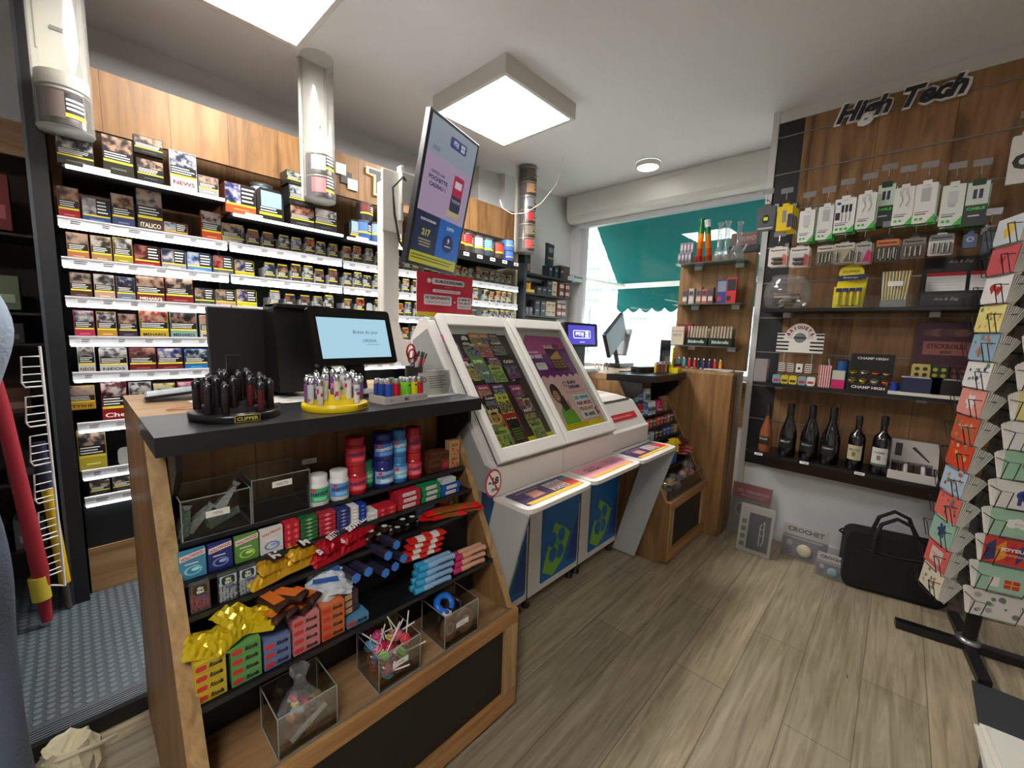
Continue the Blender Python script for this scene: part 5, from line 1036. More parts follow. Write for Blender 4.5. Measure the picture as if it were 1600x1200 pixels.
b.text('EURODREAMS', -.095, -.125, .012, WH, z, w=.12, bold=.03); b.text('217', -.10, -.185, .034, sc_((206, 190, 90)), z, bold=.05); [b.rect(-.15+.005*j, -.055, -.225-.014*j, -.219-.014*j, sc_((190, 180, 120)), z) for j in range(3)]
b.text('LOTO', .09, -.125, .018, WH, z, bold=.04); b.disc(.09, -.205, .048, NVY, z, None, 24); b.text('9', .09, -.19, .028, WH, z+.0006, bold=.05); b.rect(.065, .115, -.222, -.216, WH, z+.0006); b.rect(x0+.01, x1-.03, y0+.035, y0+.041, sc_((90, 90, 40)), z); b.rect(x0+.01, x1-.05, y0+.02, y0+.026, sc_((90, 90, 40)), z); b.obj('picture', t)
# red notice under the screen
t = thing('lottery_notice', 'red EURODREAMS notice in a clear holder below the tall screen', 'notice', M=T3(1.376, 1.78, 1.515) @ RZ(-.10))
b = B(FRONT); b.rect(-.17, .17, -.11, .11, P((206, 30, 62), .45), 0); b.rect(-.17, .17, -.11, -.088, P((226, 200, 30), .45), .0005); b.box(-.17, .17, -.11, .11, -.003, -.0005, PAPER); b.obj('poster', t)
b = B(FRONT); WW = P((240, 232, 230), .5); RDD = P((180, 24, 50), .5); DKK = P((50, 14, 30), .5)
b.rrect(-.085, .115, .055, .085, .012, WW, .001); b.text('EURODREAMS', .02, .07, .016, DKK, .0016, w=.17, bold=.04); b.disc(-.10, .07, .012, WW, .001, None, 10)
b.text('JEUDI 16 MAI', .01, .043, .006, WW, .001); b.rrect(-.08, .09, .014, .030, .007, WW, .001); b.text('TIRAGE EXCEPTIONNEL', .005, .022, .008, RDD, .0016, w=.14)
b.rrect(-.13, .035, -.05, .0, .008, WW, .001); b.text('10 GAGNANTS', -.048, -.014, .015, DKK, .0016, w=.145, bold=.04); b.text('GARANTIS EN FRANCE', -.048, -.036, .010, RDD, .0016, w=.14)
b.text('+', .055, -.03, .012, WW, .0016, bold=.05); b.rrect(.072, .162, -.062, .0, .008, WW, .001); b.text('2 000 €', .117, -.012, .014, DKK, .0016, w=.075, bold=.04); b.text('PAR MOIS', .117, -.031, .011, DKK, .0016, w=.075, bold=.03); b.text('PENDANT 1 AN', .117, -.049, .008, RDD, .0016, w=.075, bold=.02)
b.obj('poster_print', t); b = B(FRONT); b.box(-.175, .175, -.115, .115, .003, .0045, ACR); b.obj('acrylic_cover', t)
b = B(); b.box(-.09, -.05, .004, .012, -.24, .0, PST); b.obj('bracket', t)
# ---------------------------------------------------------------- lottery desks
KW = P((226, 222, 216), .35); KG = P((150, 152, 150), .45); KS = P((182, 184, 182), .4)
UX = [1.020, 1.427, 1.854]; UWS = [.404, .424, .424]
SL = Vector((0, .39, .528)).normalized(); SLEN = .656
def clover(b, T, x, y, s, c1, c2, z):
    b.poly([(x-s*.2, y+s*1.0), (x+s*.55, y+s*.55), (x+s*.95, y+s*.2), (x+s*.45, y-s*.9), (x-s*.25, y-s*1.35), (x-s*.95, y-s*.95), (x-s*.75, y-s*.3)], c1, z, T)
    for dx, dy in ((-.32, .28), (.28, .3), (-.28, -.4), (.22, -.42)): b.disc(x+dx*s, y+dy*s, s*.27, c2, z+.0006, T, 16, s*.33)
    b.poly([(x-s*.04, y-s*.9), (x+s*.04, y-s*.9), (x+s*.10, y+.25*s), (x+s*.02, y+.25*s)], c1, z+.001, T)
    b.rect(x-.02*s, x+.2*s, y-.05*s, y+.22*s, c2, z+.0012, T); b.rect(x+.02*s, x+.15*s, y-.02*s, y+.17*s, c1, z+.0016, T)
def desk_mat(b, W, art, T):
    """printed desk pad, local x along the desk, y towards the customer edge (negative)"""
    x0, x1 = .03, W-.03
    if art == 0 or art == 2:
        b.rrect(x0, x1, -.118, .0, .01, P((60, 44, 96), .35), .0006, T); b.poly([(x0+.02, -.118), (x1-.01, -.118), (x1, -.10), (x1, -.098), (x0+.01, -.098)], P((240, 196, 60), .35), .001, T)
        b.rect(x1-.10, x1, -.098, -.03, P((214, 60, 60), .35), .0009, T); b.rect(x1-.10, x1, -.04, -.02, P((70, 130, 120), .35), .0011, T)
        b.rect(.10, .17, -.085, -.035, P((206, 120, 120), .35), .0011, T); b.rect(.108, .165, -.078, -.042, P((226, 170, 150), .35), .0015, T)
        for i, (s, c) in enumerate((('20 000€', (60, 150, 170)), ('PAR MOIS', (190, 30, 60)), ('PENDANT', (220, 110, 50)), ('30 ANS', (40, 40, 90)))):
            b.rect(.215, .315, -.028-.018*i-.008, -.028-.018*i+.008, P((236, 232, 226), .4), .0012, T); b.text(s, .265, -.028-.018*i, .011, P(c, .4), .0018, T, w=.085, bold=.04)
        b.text('EURODREAMS', .13, -.02, .009, P((220, 214, 230), .4), .0012, T, w=.12)
    else:
        b.rrect(x0, x1, -.118, .0, .01, P((236, 160, 176), .35), .0006, T); b.rect(x0+.02, x1-.01, -.118, -.10, P((240, 190, 60), .35), .001, T)
        b.text('EURO', .13, -.035, .014, P((60, 60, 100), .4), .0014, T, w=.08, bold=.03); b.text('DREAMS', .14, -.058, .014, P((60, 60, 100), .4), .0014, T, w=.10, bold=.03)
        b.text('20 000€ PAR', .30, -.03, .011, P((120, 60, 110), .4), .0014, T, w=.09); b.text('MOIS PENDANT', .30, -.048, .010, P((90, 120, 180), .4), .0014, T, w=.10); b.text('30 ANS', .30, -.066, .010, P((90, 120, 180), .4), .0014, T, w=.06)
        for i in range(14): b.disc(.05+.025*i, -.085+.01*(i % 3), .0018, P((150, 90, 120), .4), .0012, T, 6)
names = ['lottery desk unit with a tilted glass case of scratch tickets, nearest the counter', 'lottery desk unit with a tilted glass case holding a purple and pink poster', 'low open lottery desk unit with a red strip and a grey slanting leg']
unit = []
for k in range(3):
    X = UX[k]; W = UWS[k]; t = thing('lottery_desk', names[k], 'lottery desk', (X, 1.3, 0), group='white lottery desks in a row'); unit.append(t); o = -1.3
    # lower cabinet
    if k < 3:
        b = B(T3(0, o, 0)); b.box(.002, W-.002, 1.19, 1.60, .065, .725, KW); b.obj('cabinet', t, bevel=.002)
        T = TF((0, 1.1885+o, 0), (1, 0, 0), (0, 0, 1)); b = B(); BL = P((20, 104, 176), .35); 
        b.rrect(.095, W-.012, .10, .70, .012, BL, .0, T); b.poly([(W-.012, .12), (W-.012, .42), (W-.05, .30), (W-.11, .14)], P((32, 70, 136), .35), .0005, T)
        b.poly([(.095, .30), (.14, .48), (.12, .70), (.095, .70)], P((26, 90, 160), .35), .0005, T); b.poly([(.2, .70), (.26, .5), (W-.012, .44), (W-.012, .70)], P((14, 116, 190), .35), .0005, T)
        b.disc(W-.015-.012, .46, .03, P((30, 80, 150), .35), .001, T, 6, r0=.55)
        clover(b, T, .225, .27, .12, P((130, 186, 66), .35), BL, .001); b.obj('front_print', t)
        b = B(T3(0, o, 0)); b.box(-.0015, .0015, 1.187, 1.19, .066, .725, P((60, 60, 62), .6)); b.obj('seam', t)
    for fx in (.03, W-.03):
        b = B(T3(fx, 1.22+o, 0)); b.lathe([(.02, .001), (.022, .012), (.008, .018), (.008, .066)], BLK, 14); b.obj('foot', t)
    # desk plate with rounded customer corners
    b = B(T3(0, o, 0)); pts = [(.002, 1.03), (.002, .89)]+[(.032-.03*math.cos(a), .885-.03*math.sin(a)) for a in (.4, .8, 1.2)]+[(.05, .853), (W-.05, .853)]+[(W-.032+.03*math.sin(a), .885-.03*math.cos(a)) for a in (.4, .8, 1.2)]+[(W-.002, .89), (W-.002, 1.03)]
    b.prism(pts, .726, .742, P((232, 228, 222), .3)); b.obj('desk_plate', t, bevel=.003)
    b = B(T3(0, 1.0+o, 0)); desk_mat(b, W, k, T3(0, 0, .7425)); b.obj('desk_pad', t)
    # upper body
    if k < 2: prof = [(1.015, .744), (1.015, .850), (1.06, .862), (1.44, 1.376), (1.50, 1.376), (1.56, 1.30), (1.60, .744)]
    else: prof = [(1.03, .744), (1.03, .835), (1.045, .845), (1.14, .965), (1.25, .985), (1.55, 1.0), (1.60, .744)]
    b = B(T3(0, o, 0)); yz_prism(b, prof, .001, W-.001, KW, KW if k else KW); b.obj('upper_body', t, bevel=.003)
    if k == 0:
        b = B(T3(0, o, 0)); yz_prism(b, [(1.03, .75), (1.03, .84), (1.075, .85), (1.44, 1.34), (1.54, 1.29), (1.57, .75)], -.004, .0, KG); b.obj('side_cover', t)
    if k < 2:
        fr = TF((0, 1.02+o, .857), (1, 0, 0), SL)       # slanted case plane
        b = B(fr); m = P((234, 231, 224), .3)
        for x0, x1, y0, y1 in ((.004, .034, 0, SLEN), (W-.035, W-.004, 0, SLEN), (.034, W-.035, 0, .052), (.034, W-.035, .60, SLEN)): b.box(x0, x1, y0, y1, .008, .034, m)
        b.obj('case_frame', t, bevel=.004)
        b = B(fr); b.box(.008, W-.008, .006, SLEN-.006, .002, .008, P((16, 16, 18), .6)); b.obj('gasket', t)
        b = B(fr); b.rect(.042, W-.035, .052, .60, clear((235, 240, 238), .12, 'case_glass', .03), .030); b.obj('case_glass', t)
        b = B(fr)
        if k == 0:
            b.rect(.042, W-.035, .052, .60, P((74, 54, 46), .6), .0095); b.rect(.042, W-.035, .052, .075, P((230, 206, 30), .4), .012); b.rect(.042, W-.035, .57, .60, P((206, 204, 196), .5), .011)
            for i, (u, v) in enumerate(((.11, .545), (.285, .345))): b.disc(u, v, .016, P((236, 232, 226), .5), .013, None, 18); b.text('5€' if i else '2€', u, v, .010, INK, .0136)
            b.obj('ticket_board', t)
        else:
            b.rect(.042, W-.035, .052, .60, P((212, 208, 200), .5), .0095); z = .011
            pu = P((120, 44, 120), .4); b.poly([(.06, .33), (W-.05, .33), (W-.05, .565), (.10, .575), (.06, .53)], pu, z); b.poly([(.06, .44), (W-.05, .50), (W-.05, .565), (.10, .575), (.06, .53)], P((190, 70, 140), .4), z+.0004)
            pk = P((232, 190, 186), .4); pts = [(.06, .075), (W-.05, .075)]+[(W-.05-(W-.11)*i/24, .325+.018*abs(math.sin(PI*i/4))) for i in range(25)]; b.poly(pts, pk, z+.0008)
            b.rect(.06, W-.05, .055, .085, P((236, 210, 20), .4), z+.0014); [b.rect(.08, .25, .062+.008*j, .064+.008*j, P((120, 110, 20), .4), z+.0018) for j in range(3)]
            b.text('BLACK', .235, .505, .022, P((236, 220, 170), .4), z+.0012, w=.07, bold=.05); b.text('POT', .30, .507, .022, P((34, 24, 30), .4), z+.0012, w=.05, bold=.05)
            b.poly([(.20, .37), (.315, .365), (.30, .49), (.195, .495)], P((66, 30, 40), .4), z+.0012)
            for i in range(6): b.poly([(.21+.015*i, .43), (.222+.015*i, .43), (.22+.014*i, .445+.007*i), (.208+.014*i, .445+.007*i)], P((226, 180, 80), .35, .3), z+.0018); 
            for i in range(5):
                for j in range(3): b.disc(.215+.02*i, .385+.016*j, .006, P((206, 150, 60), .35, .3), z+.0018, None, 8)
            b.text('DE GAGNER', .10, .475, .012, PAPER, z+.0012, w=.075, bold=.03); b.text('00 000€', .105, .45, .024, PAPER, z+.0012, w=.09, bold=.06)
            b.rrect(.075, .15, .375, .415, .01, PAPER, z+.0012); b.text('DANS VOTRE', .112, .402, .007, pu, z+.0018); b.text('JEU', .112, .388, .007, pu, z+.0018)
            b.text('EURO', .275, .295, .018, P((56, 50, 84), .4), z+.0014, w=.07, bold=.04); b.text('DREAMS', .28, .270, .018, P((56, 50, 84), .4), z+.0014, w=.095, bold=.04); b.disc(.215, .288, .014, P((56, 50, 84), .4), z+.0014, None, 14, r0=.75)
            b.text('REMPORTEZ CHAQUE SEMAINE', .27, .242, .006, P((190, 60, 70), .4), z+.0014, w=.15)
            b.rrect(.225, .36, .095, .225, .008, PAPER, z+.0014)
            for i, (s, c) in enumerate((('20 000€', (60, 160, 190)), ('PAR MOIS', (190, 30, 60)), ('PENDANT', (220, 120, 50)), ('30 ANS', (40, 44, 90)))): b.text(s, .292, .208-.031*i, .021, P(c, .4), z+.002, w=.12 if i < 3 else .09, bold=.05)
            SK = P((190, 130, 96), .5); HR = P((60, 34, 26), .5)   # woman printed on the poster
            b.poly([(.085, .085), (.20, .085), (.185, .15), (.15, .175), (.11, .175), (.09, .15)], P((112, 180, 50), .4), z+.0014); b.disc(.115, .245, .034, HR, z+.0016, None, 18, .052); b.poly([(.10, .24), (.155, .23), (.165, .16), (.12, .15)], HR, z+.0017)
            b.disc(.110, .232, .022, SK, z+.0021, None, 16, .03); b.disc(.103, .238, .003, HR, z+.0025, None, 8); b.disc(.118, .236, .003, HR, z+.0025, None, 8); b.disc(.110, .217, .006, P((240, 236, 230), .4), z+.0025, None, 8, .003); b.poly([(.16, .14), (.175, .14), (.18, .20), (.168, .205)], SK, z+.0018)
            b.poly([(.355, .10), (.385, .115), (.365, .13), (.38, .15), (.35, .14)], P((214, 40, 80), .4), z+.0024); b.obj('poster', t)
    else:
        fr = TF((0, 1.045+o, .845), (1, 0, 0), (0, .095, .12)); b = B(fr); b.rect(.03, .36, .045, .085, P((206, 30, 44), .35), .002); b.text('VALIDEZ ICI VOS GRILLES', .195, .065, .010, PAPER, .003, w=.22); b.obj('red_strip', t)
        b = B(T3(0, o, 0)); b.add([(.03, 1.15, .972), (W-.03, 1.15, .972), (W-.03, 1.50, .999), (.03, 1.50, .999)], [(0, 1, 2, 3)], P((214, 212, 208), .25), T3(0, 0, .004)); b.box(.03, W-.03, 1.148, 1.152, .968, .98, P((120, 120, 120), .3)); b.obj('top_flap', t)
for X, k, lab in ((1.029, 0, None), (2.272, 2, None)):   # slanting side wings
    b = B(T3(-UX[k], -1.3, 0)); yz_prism(b, [(.858, .725), (1.02, .725), (1.20, .015), (1.055, .015)], X-.008, X+.003, KS); b.obj('side_wing', unit[k], bevel=.002)
b = B(T3(-UX[2], -1.3, 0)); pts = [(1.10, .42), (1.15, .42), (1.10, .28), (1.10, .05), (1.07, .05)]; yz_prism(b, [(.985, .40), (1.12, .37), (1.06, .24), (1.10, .02), (1.055, .02)], 2.267, 2.2708, P((166, 168, 166), .4)); b.obj('wing_panel', unit[2])
# minors sticker
T = TF(ony(771, 755, 1.012), (1, 0, 0), (0, 0, 1)); b = B(T); b.disc(0, 0, .040, P((190, 24, 40), .4), .0, None, 32, .052); b.disc(0, 0, .034, PAPER, .0006, None, 32, .045); b.text('-18', 0, .008, .028, P((24, 24, 30), .4), .0012, w=.05, bold=.05); b.text('ANS', .004, -.024, .013, P((24, 24, 30), .4), .0012, w=.03, bold=.04)
b.poly([(-.024, .034), (-.019, .038), (.026, -.03), (.021, -.034)], P((190, 24, 40), .4), .0018); b.obj('age_sticker', label='round red and white sticker barring under 18s at the left end of the desks', cat='sticker')
# scratch tickets in the first case
cols = {'magenta': (162, 54, 112), 'green': (104, 147, 68), 'dark': (37, 33, 40), 'blue': (78, 121, 157), 'yellow': (200, 189, 56), 'purple': (100, 56, 107), 'gold': (194, 139, 67), 'pink': (197, 113, 128), 'lime': (162, 181, 76), 'red': (168, 42, 49), 'olive': (126, 118, 75), 'teal': (67, 125, 118), 'grey': (114, 114, 124)}
TK = [(62, 195, 'magenta', 'green', .05, .09, 'upper left'), (115, 250, 'teal', 'grey', .05, .07, 'under the upper left one'), (215, 235, 'dark', 'grey', .055, .085, 'striped, upper row'), (262, 245, 'dark', 'blue', .045, .085, 'upper row beside the striped one'), (275, 165, 'gold', 'olive', .06, .075, 'top row'), (345, 235, 'pink', 'red', .075, .085, 'upper row, full of red squares'), (350, 160, 'gold', 'purple', .06, .06, 'top row, right of the gold one'), (425, 160, 'purple', 'olive', .06, .06, 'top row, third from the right'), (455, 230, 'dark', 'grey', .085, .085, 'upper row at the right'),
      (200, 410, 'magenta', 'blue', .07, .11, 'second row at the left'), (245, 420, 'dark', 'yellow', .05, .10, 'second row, dotted'), (315, 395, 'green', 'blue', .075, .11, 'second row, landscape picture'), (370, 465, 'blue', 'teal', .05, .06, 'second row, low in the middle'), (425, 345, 'purple', 'pink', .07, .05, 'second row, half hidden on top'), (455, 440, 'lime', 'green', .075, .085, 'second row with a green square'), (560, 395, 'dark', 'purple', .085, .115, 'second row at the right, striped'),
      (345, 590, 'magenta', 'gold', .07, .06, 'third row at the left'), (465, 580, 'purple', 'blue', .07, .06, 'third row in the middle'), (400, 680, 'dark', 'grey', .07, .07, 'below the gold one'), (505, 685, 'yellow', 'dark', .07, .09, 'bright yellow in the middle'), (430, 800, 'dark', 'gold', .085, .10, 'with a gold ring'), (345, 780, 'green', 'teal', .04, .08, 'narrow at the left edge'), (405, 890, 'olive', 'green', .06, .06, 'below the ringed one'), (490, 970, 'lime', 'green', .095, .085, 'bottom left, with a dotted calendar'), (595, 890, 'red', 'dark', .082, .135, 'large red framed in the bottom middle'), (615, 605, 'magenta', 'purple', .07, .08, 'third row at the right'), (640, 680, 'purple', 'magenta', .05, .07, 'behind the dark ringed one'), (690, 690, 'dark', 'purple', .07, .075, 'right column, ringed'), (715, 790, 'purple', 'lime', .075, .10, 'right column with a lime foot'), (780, 905, 'lime', 'green', .075, .10, 'bottom right landscape')]
for i, (cx_, cy_, c1, c2, w, h, l) in enumerate(TK):
    u_, v_ = 690+cx_*.1917, 500+cy_*.1917; q = onpl(u_, v_, (0, 1, -.7386), 1.004-.7386*.857); rg = random.Random(i)
    b = B(); b.box(-w/2, w/2, -h/2, h/2, 0, .0008, P(cols[c1], .35)); b.rect(-w*.46, w*.46, -h*.46, h*.12, PIC(cols[c2], cols['olive' if i % 3 else 'grey'], cols[c1], 60), .0012); b.text(rg.choice(['MAX', 'CASH', 'GOAL', 'SUPER', 'MOTS', 'X 20', 'ASTRO']), 0, h*.28, h*.14, P((240, 230, 200), .4) if c1 not in ('yellow', 'lime') else INK, .0014, w=w*.7, bold=.04)
    if i in (20, 27): b.disc(0, 0, w*.36, P((214, 170, 90), .35), .0016, None, 20, r0=.75)
    elif i == 24:
        b.rect(-w*.38, w*.38, -h*.42, h*.30, P((26, 24, 28), .4), .0016); [b.rect(-w*.3+w*.13*a, -w*.3+w*.13*a+w*.09, -h*.36+h*.08*c, -h*.36+h*.08*c+h*.05, P((130, 150, 60), .4), .002) for a in range(5) for c in range(5)]
    else:
        for a in range(4):
            for c in range(2 + i % 2): b.disc(-w*.3+w*.2*a, -h*.30+h*.14*c, w*.055, P(rg.choice(list(cols.values())), .4), .0017, None, 8)
    cc = {'magenta': 'magenta', 'dark': 'dark', 'teal': 'teal'}.get(c1, c1)
    b.obj('scratch_ticket', label='%s scratch ticket in the glass case, %s' % (cc, l), cat='scratch ticket', M=TF((q.x, q.y, q.z), (1, 0, 0), SL) @ T3(0, 0, .0003*i), group='scratch tickets in the glass case')
b = B(); b.box(-.20, .20, -.06, .06, 0, .003, P((50, 56, 80), .2)); b.box(-.2, .2, -.07, -.06, -.002, .02, ACR)
b.obj('folder', label='dark blue clear edged folder lying on top of the lottery cases', cat='folder', loc=(1.42, 1.47, 1.385), bevel=.001)

# ---------------------------------------------------------------- second counter
CN2 = counter(2.325, 2.925, .88, 'sales_counter', 'rear oak counter with a sloping sweets display beside the tall oak cabinet', topx=(2.313, 2.928), cut=.16)
def x2(u, v): return onpl(u, v, (0, 1, -.5395), .7023).x
jj = 0
for x, y, z, c, c2, cp, lb, wh in [(2.40, 1.18, .831, RD, (220, 70, 80), RD, 'red gum jar at the left end of the rear display', False), (2.455, 1.18, .831, RD, (236, 150, 150), RD, 'red gum jar second on the rear display', False), (2.52, 1.18, .831, LB, (120, 170, 220), LB, 'blue gum jar on the rear display', False), (2.58, 1.18, .831, (232, 234, 232), (110, 160, 214), (232, 232, 230), 'white and blue gum jar on the rear display', True), (2.635, 1.18, .831, (232, 234, 232), (80, 180, 110), (232, 232, 230), 'white and green gum jar on the rear display', True), (2.73, 1.18, .831, (206, 30, 100), (230, 120, 170), (206, 30, 100), 'pink gum jar on the rear display', False), (2.51, 1.22, .919, LB, (150, 190, 220), (170, 176, 180), 'blue gum jar in the upper layer of the rear display', False), (2.565, 1.19, .919, (200, 206, 210), (60, 120, 90), (180, 184, 186), 'grey topped gum jar in the upper layer of the rear display', True), (2.415, 1.2, .919, (30, 120, 130), (90, 160, 170), (40, 60, 90), 'teal gum jar in the upper layer of the rear display', False)]:
    jar(x, y, z, c, c2, cp, lb, wht=wh, r=.028)
for i in range(2): carton2('sweets_pack', 2.80+.05*i, 1.17, .831, .045, .03, .10, (176, 150, 110), 'speckled sweets pack standing on the rear display, %s of two' % ('left', 'right')[i], fn_can, grp='speckled packs on the rear display')
r2 = random.Random(9)
for row_, (z, y, n, hh) in enumerate([(.756, YS(.765)+.006, 9, .06), (.691, YS(.70)+.006, 8, .055)]):
    for i in range(n):
        c = [(170, 180, 176), (196, 40, 50), (206, 60, 60), (60, 120, 66), (214, 60, 60), (190, 50, 60), (90, 60, 110), (226, 120, 110), (60, 80, 100)][i] if row_ == 0 else [(150, 176, 190), (160, 186, 200), (40, 44, 50), (30, 30, 34), (60, 80, 150), (50, 110, 200), (60, 90, 160), (206, 190, 60)][i]
        carton2('gum_pack', 2.385+i*(.49/n)+.02, y, z, .05 if row_ == 0 else .056, .02, hh if i % 3 else hh*.9, c, '%s gum pack on the %s shelf of the rear display, %s across' % ('small', ['second', 'third'][row_], ORD[i]), lambda b, w, h, d: (b.rect(-w*.4, w*.4, h*.7, h*.9, P((230, 226, 220), .4), .001, FRONT), b.rect(-w*.2, w*.2, h*.2, h*.5, P((200, 200, 200), .4), .001, FRONT)), grp='gum packs on the rear display', cat='gum pack')
for i, (x, z, c) in enumerate([(2.60, .655, (240, 214, 20)), (2.65, .645, (240, 214, 20)), (2.62, .625, (236, 206, 20)), (2.68, .62, (240, 214, 20)), (2.66, .67, (236, 206, 20)), (2.42, .61, (120, 140, 150)), (2.48, .60, (150, 170, 180)), (2.54, .61, (190, 196, 200)), (2.56, .64, (30, 30, 32)), (2.75, .64, (110, 50, 40)), (2.80, .65, (96, 44, 36))]):
    bag('chocolate_bag', on_slope(x, 1.02, z, r2.uniform(-.5, .5), .5), .075, .055, c, '%s snack bag on the rear display, %s of its pile' % ('yellow' if i < 5 else ['grey blue', 'pale blue', 'silver', 'black', 'brown', 'dark brown'][i-5], ORD[i % 5]), None, 'snack bags on the rear display', seed=200+i, crk=.006)
for i in range(5):
    x = 2.40+.058*i; c = [(236, 120, 80), (236, 110, 60), (110, 130, 170), (60, 110, 190), (40, 100, 190)][i]
    for r in range(3 if i < 2 else 4): carton2('lozenge_box', x+.02, YS(.55)+.004, .532+r*.0235, .054, .07, .023, c, '%s small box low on the rear display, %s up in column %s' % (['orange', 'red orange', 'slate', 'blue', 'deep blue'][i], ORD[r], ['one', 'two', 'three', 'four', 'five'][i]), fr_ic if i < 2 else None, grp='small boxes on the rear display')
for i in range(5): bar('wafer_bar', T3(2.76+.026*i, YS(.6)+.02, .56+.017*(i % 3)) @ RZ(-.9), .15, .03, .018, (190, 30, 90) if i % 2 else (170, 90, 40), '%s bar with a red and white end, %s on the rear display' % ('pink' if i % 2 else 'amber', ORD[i]), None, 'bars jutting from the rear display', 240+i, ends=(226, 120, 130))
bx2 = open_box('acrylic_box', 2.36, 2.89, .90, 1.03, .3735, .11, 'wide clear bin of wrapped sweets on the ledge of the rear counter', tag_=None)
for i in range(14):
    x = 2.40+.46*(i/13.0); z = .40+.03*(i % 3)+(.04 if i > 8 else 0); c = [(180, 140, 130), (150, 110, 100), (190, 170, 160)][i % 3]
    b = B(); b.sphere(.03, clear((236, 228, 222), .5, 'bag_film', .12, .25) if i % 2 else P(c, .3), 12, None, 1, .8, .85); b.prism([(0, .02), (.012, .05), (-.012, .05)], -.002, .002, FILM, FRONT); b.obj('sweets_bag', label='tied clear bag of sweets in the wide bin, %s from the left' % ORD[i], cat='sweets bag', M=T3(x, .96+.02*(i % 2), z) @ RY(r2.uniform(-.5, .5)), group='tied bags in the wide bin')
for i in range(7):
    b = B(); b.tube([(-.06, 0, 0), (-.02, 0, .012), (.03, .0, .008), (.06, 0, -.006)], .0055, P((226, 180, 30), .3)); b.obj('candy_rope', label='yellow candy rope at the left of the wide bin, %s in the bundle' % ORD[i], cat='sweet', M=T3(2.47+.006*i, .95+.008*(i % 4), .445+.006*(i//2)) @ RZ(-.2+.1*i), group='yellow candy ropes')
# things on the rear counter
t = thing('customer_display', 'small black display showing a violet FDJ screen by the window', 'display', (2.32, 1.55, 1.101)); DT = T3(0, -.0, .235) @ RX(-.1)
b = B(DT @ FRONT); b.rbox(-.19, .19, -.078, .078, -.03, 0, .012, P((26, 28, 40), .3)); b.obj('housing', t)
b = B(DT @ FRONT); b.rect(-.155, .155, -.062, .062, E((84, 76, 196), .5), .001); WE = E((230, 232, 250), .9); b.rrect(-.10, .10, -.022, .030, .012, WE, .0016); b.rrect(-.094, .094, -.018, .026, .010, E((84, 76, 196), .5), .0022); b.text('FDJ', -.03, .004, .028, WE, .0028, w=.09, bold=.05); [b.disc(.055+a, .004+c, .010, WE, .0028, None, 10) for a in (-.010, .010) for c in (-.010, .010)]; b.rect(-.03, .03, -.048, -.045, WE, .0016); b.obj('screen', t)
b = B(); b.box(-.07, .07, .01, .06, .02, .17, P((84, 90, 96), .4)); b.obj('neck', t, bevel=.01); b = B(); b.lathe([(.12, 0), (.12, .012), (.09, .022), (.001, .022)], P((180, 182, 186), .3), 28); b.obj('base', t)
t = thing('till_terminal', 'black till terminal seen from behind, leaning over the rear counter by the window', 'till', (2.86, 1.60, 1.101))
b = B(); b.box(-.17, .17, -.015, .015, -.10, .10, P((30, 32, 38), .4), T3(-.02, 0, .245) @ RZ(.1) @ RY(-.55)); b.obj('screen_back', t, bevel=.006); b = B(); b.tube([(-.02, .03, .24), (.05, .03, .12), (.10, .03, .02)], .018, P((90, 96, 104), .3)); b.obj('arm', t)
b = B(); b.box(-.03, .20, -.06, .08, 0, .03, P((40, 42, 48), .35)); b.obj('base', t, bevel=.005); b = B(); b.box(-.012, .012, -.02, .10, -.10, .12, P((170, 174, 180), .25), T3(.17, 0, .18) @ RY(.35)); b.obj('second_screen', t, bevel=.004)
b = B(); b.rbox(-.13, .13, -.05, .05, 0, .035, .04, P((24, 24, 28), .35)); b.tube([(-.13, 0, .012), (-.2, -.02, .006), (-.28, .0, .006)], .005, BLK); b.obj('barcode_scanner', label='black handheld scanner with its cord on the edge of the rear counter', cat='scanner', loc=(2.73, 1.28, 1.101), rz=-.2)
for i, (x, y) in enumerate([(2.42, 1.62), (2.50, 1.60)]):
    b = B(); b.tube([(.03*math.cos(a)-.01*a/3, 0, .02+.022*math.sin(a)) for a in [k*.5 for k in range(13)]], .003, P((220, 130, 110) if i == 0 else (150, 170, 190), .3)); b.tube([(.03*math.cos(a)+.01, .03, .02+.022*math.sin(a)) for a in [k*.5 for k in range(13)]], .003, P((230, 220, 214), .3)); b.obj('spectacles', label='%s reading glasses on the rear counter' % ('pink' if i == 0 else 'pale blue'), cat='spectacles', loc=(x+.1, y-.1, 1.103), rz=.3)
t = thing('display_box', 'dark display box with grey hand shaped cut outs on the rear counter', 'display box', (2.97, 1.21, 1.101)); b = B(); b.box(-.10, .10, -.04, .05, 0, .05, P((26, 28, 34), .4)); b.box(-.085, .085, .045, .05, .05, .22, P((50, 66, 88), .4)); b.obj('carton_body', t)
b = B(T3(0, .044, .05) @ FRONT)
for i in range(3):
    x = -.05+.045*i; b.rrect(x-.016, x+.016, .01, .07, .006, P((170, 174, 180), .4), .002); [b.rect(x-.015+.008*j, x-.010+.008*j, .06, .09+.006*(j % 2), P((190, 194, 200), .4), .0026) for j in range(4)]
b.rect(-.02, .08, .012, .05, P((226, 226, 226), .4), .003); b.obj('front_print', t)
for i, c in enumerate([(206, 190, 60), (206, 90, 50), (180, 60, 60), (120, 130, 150), (190, 60, 70), (226, 206, 50), (60, 60, 40), (226, 214, 60)]):
    b = B(); b.lathe([(.010, 0), (.010, .055)], P(c, .3), 12); b.lathe([(.0105, .056), (.0105, .072), (.001, .073)], CHROME, 12); b.obj('lighter', label='%s lighter in the cluster on the rear counter, %s from the left' % (['gold', 'orange', 'dark red', 'slate', 'red', 'yellow', 'black and yellow', 'bright yellow'][i], ORD[i]), cat='lighter', loc=(2.70+.022*i, 1.20-.004*i, 1.101), group='lighters on the rear counter')
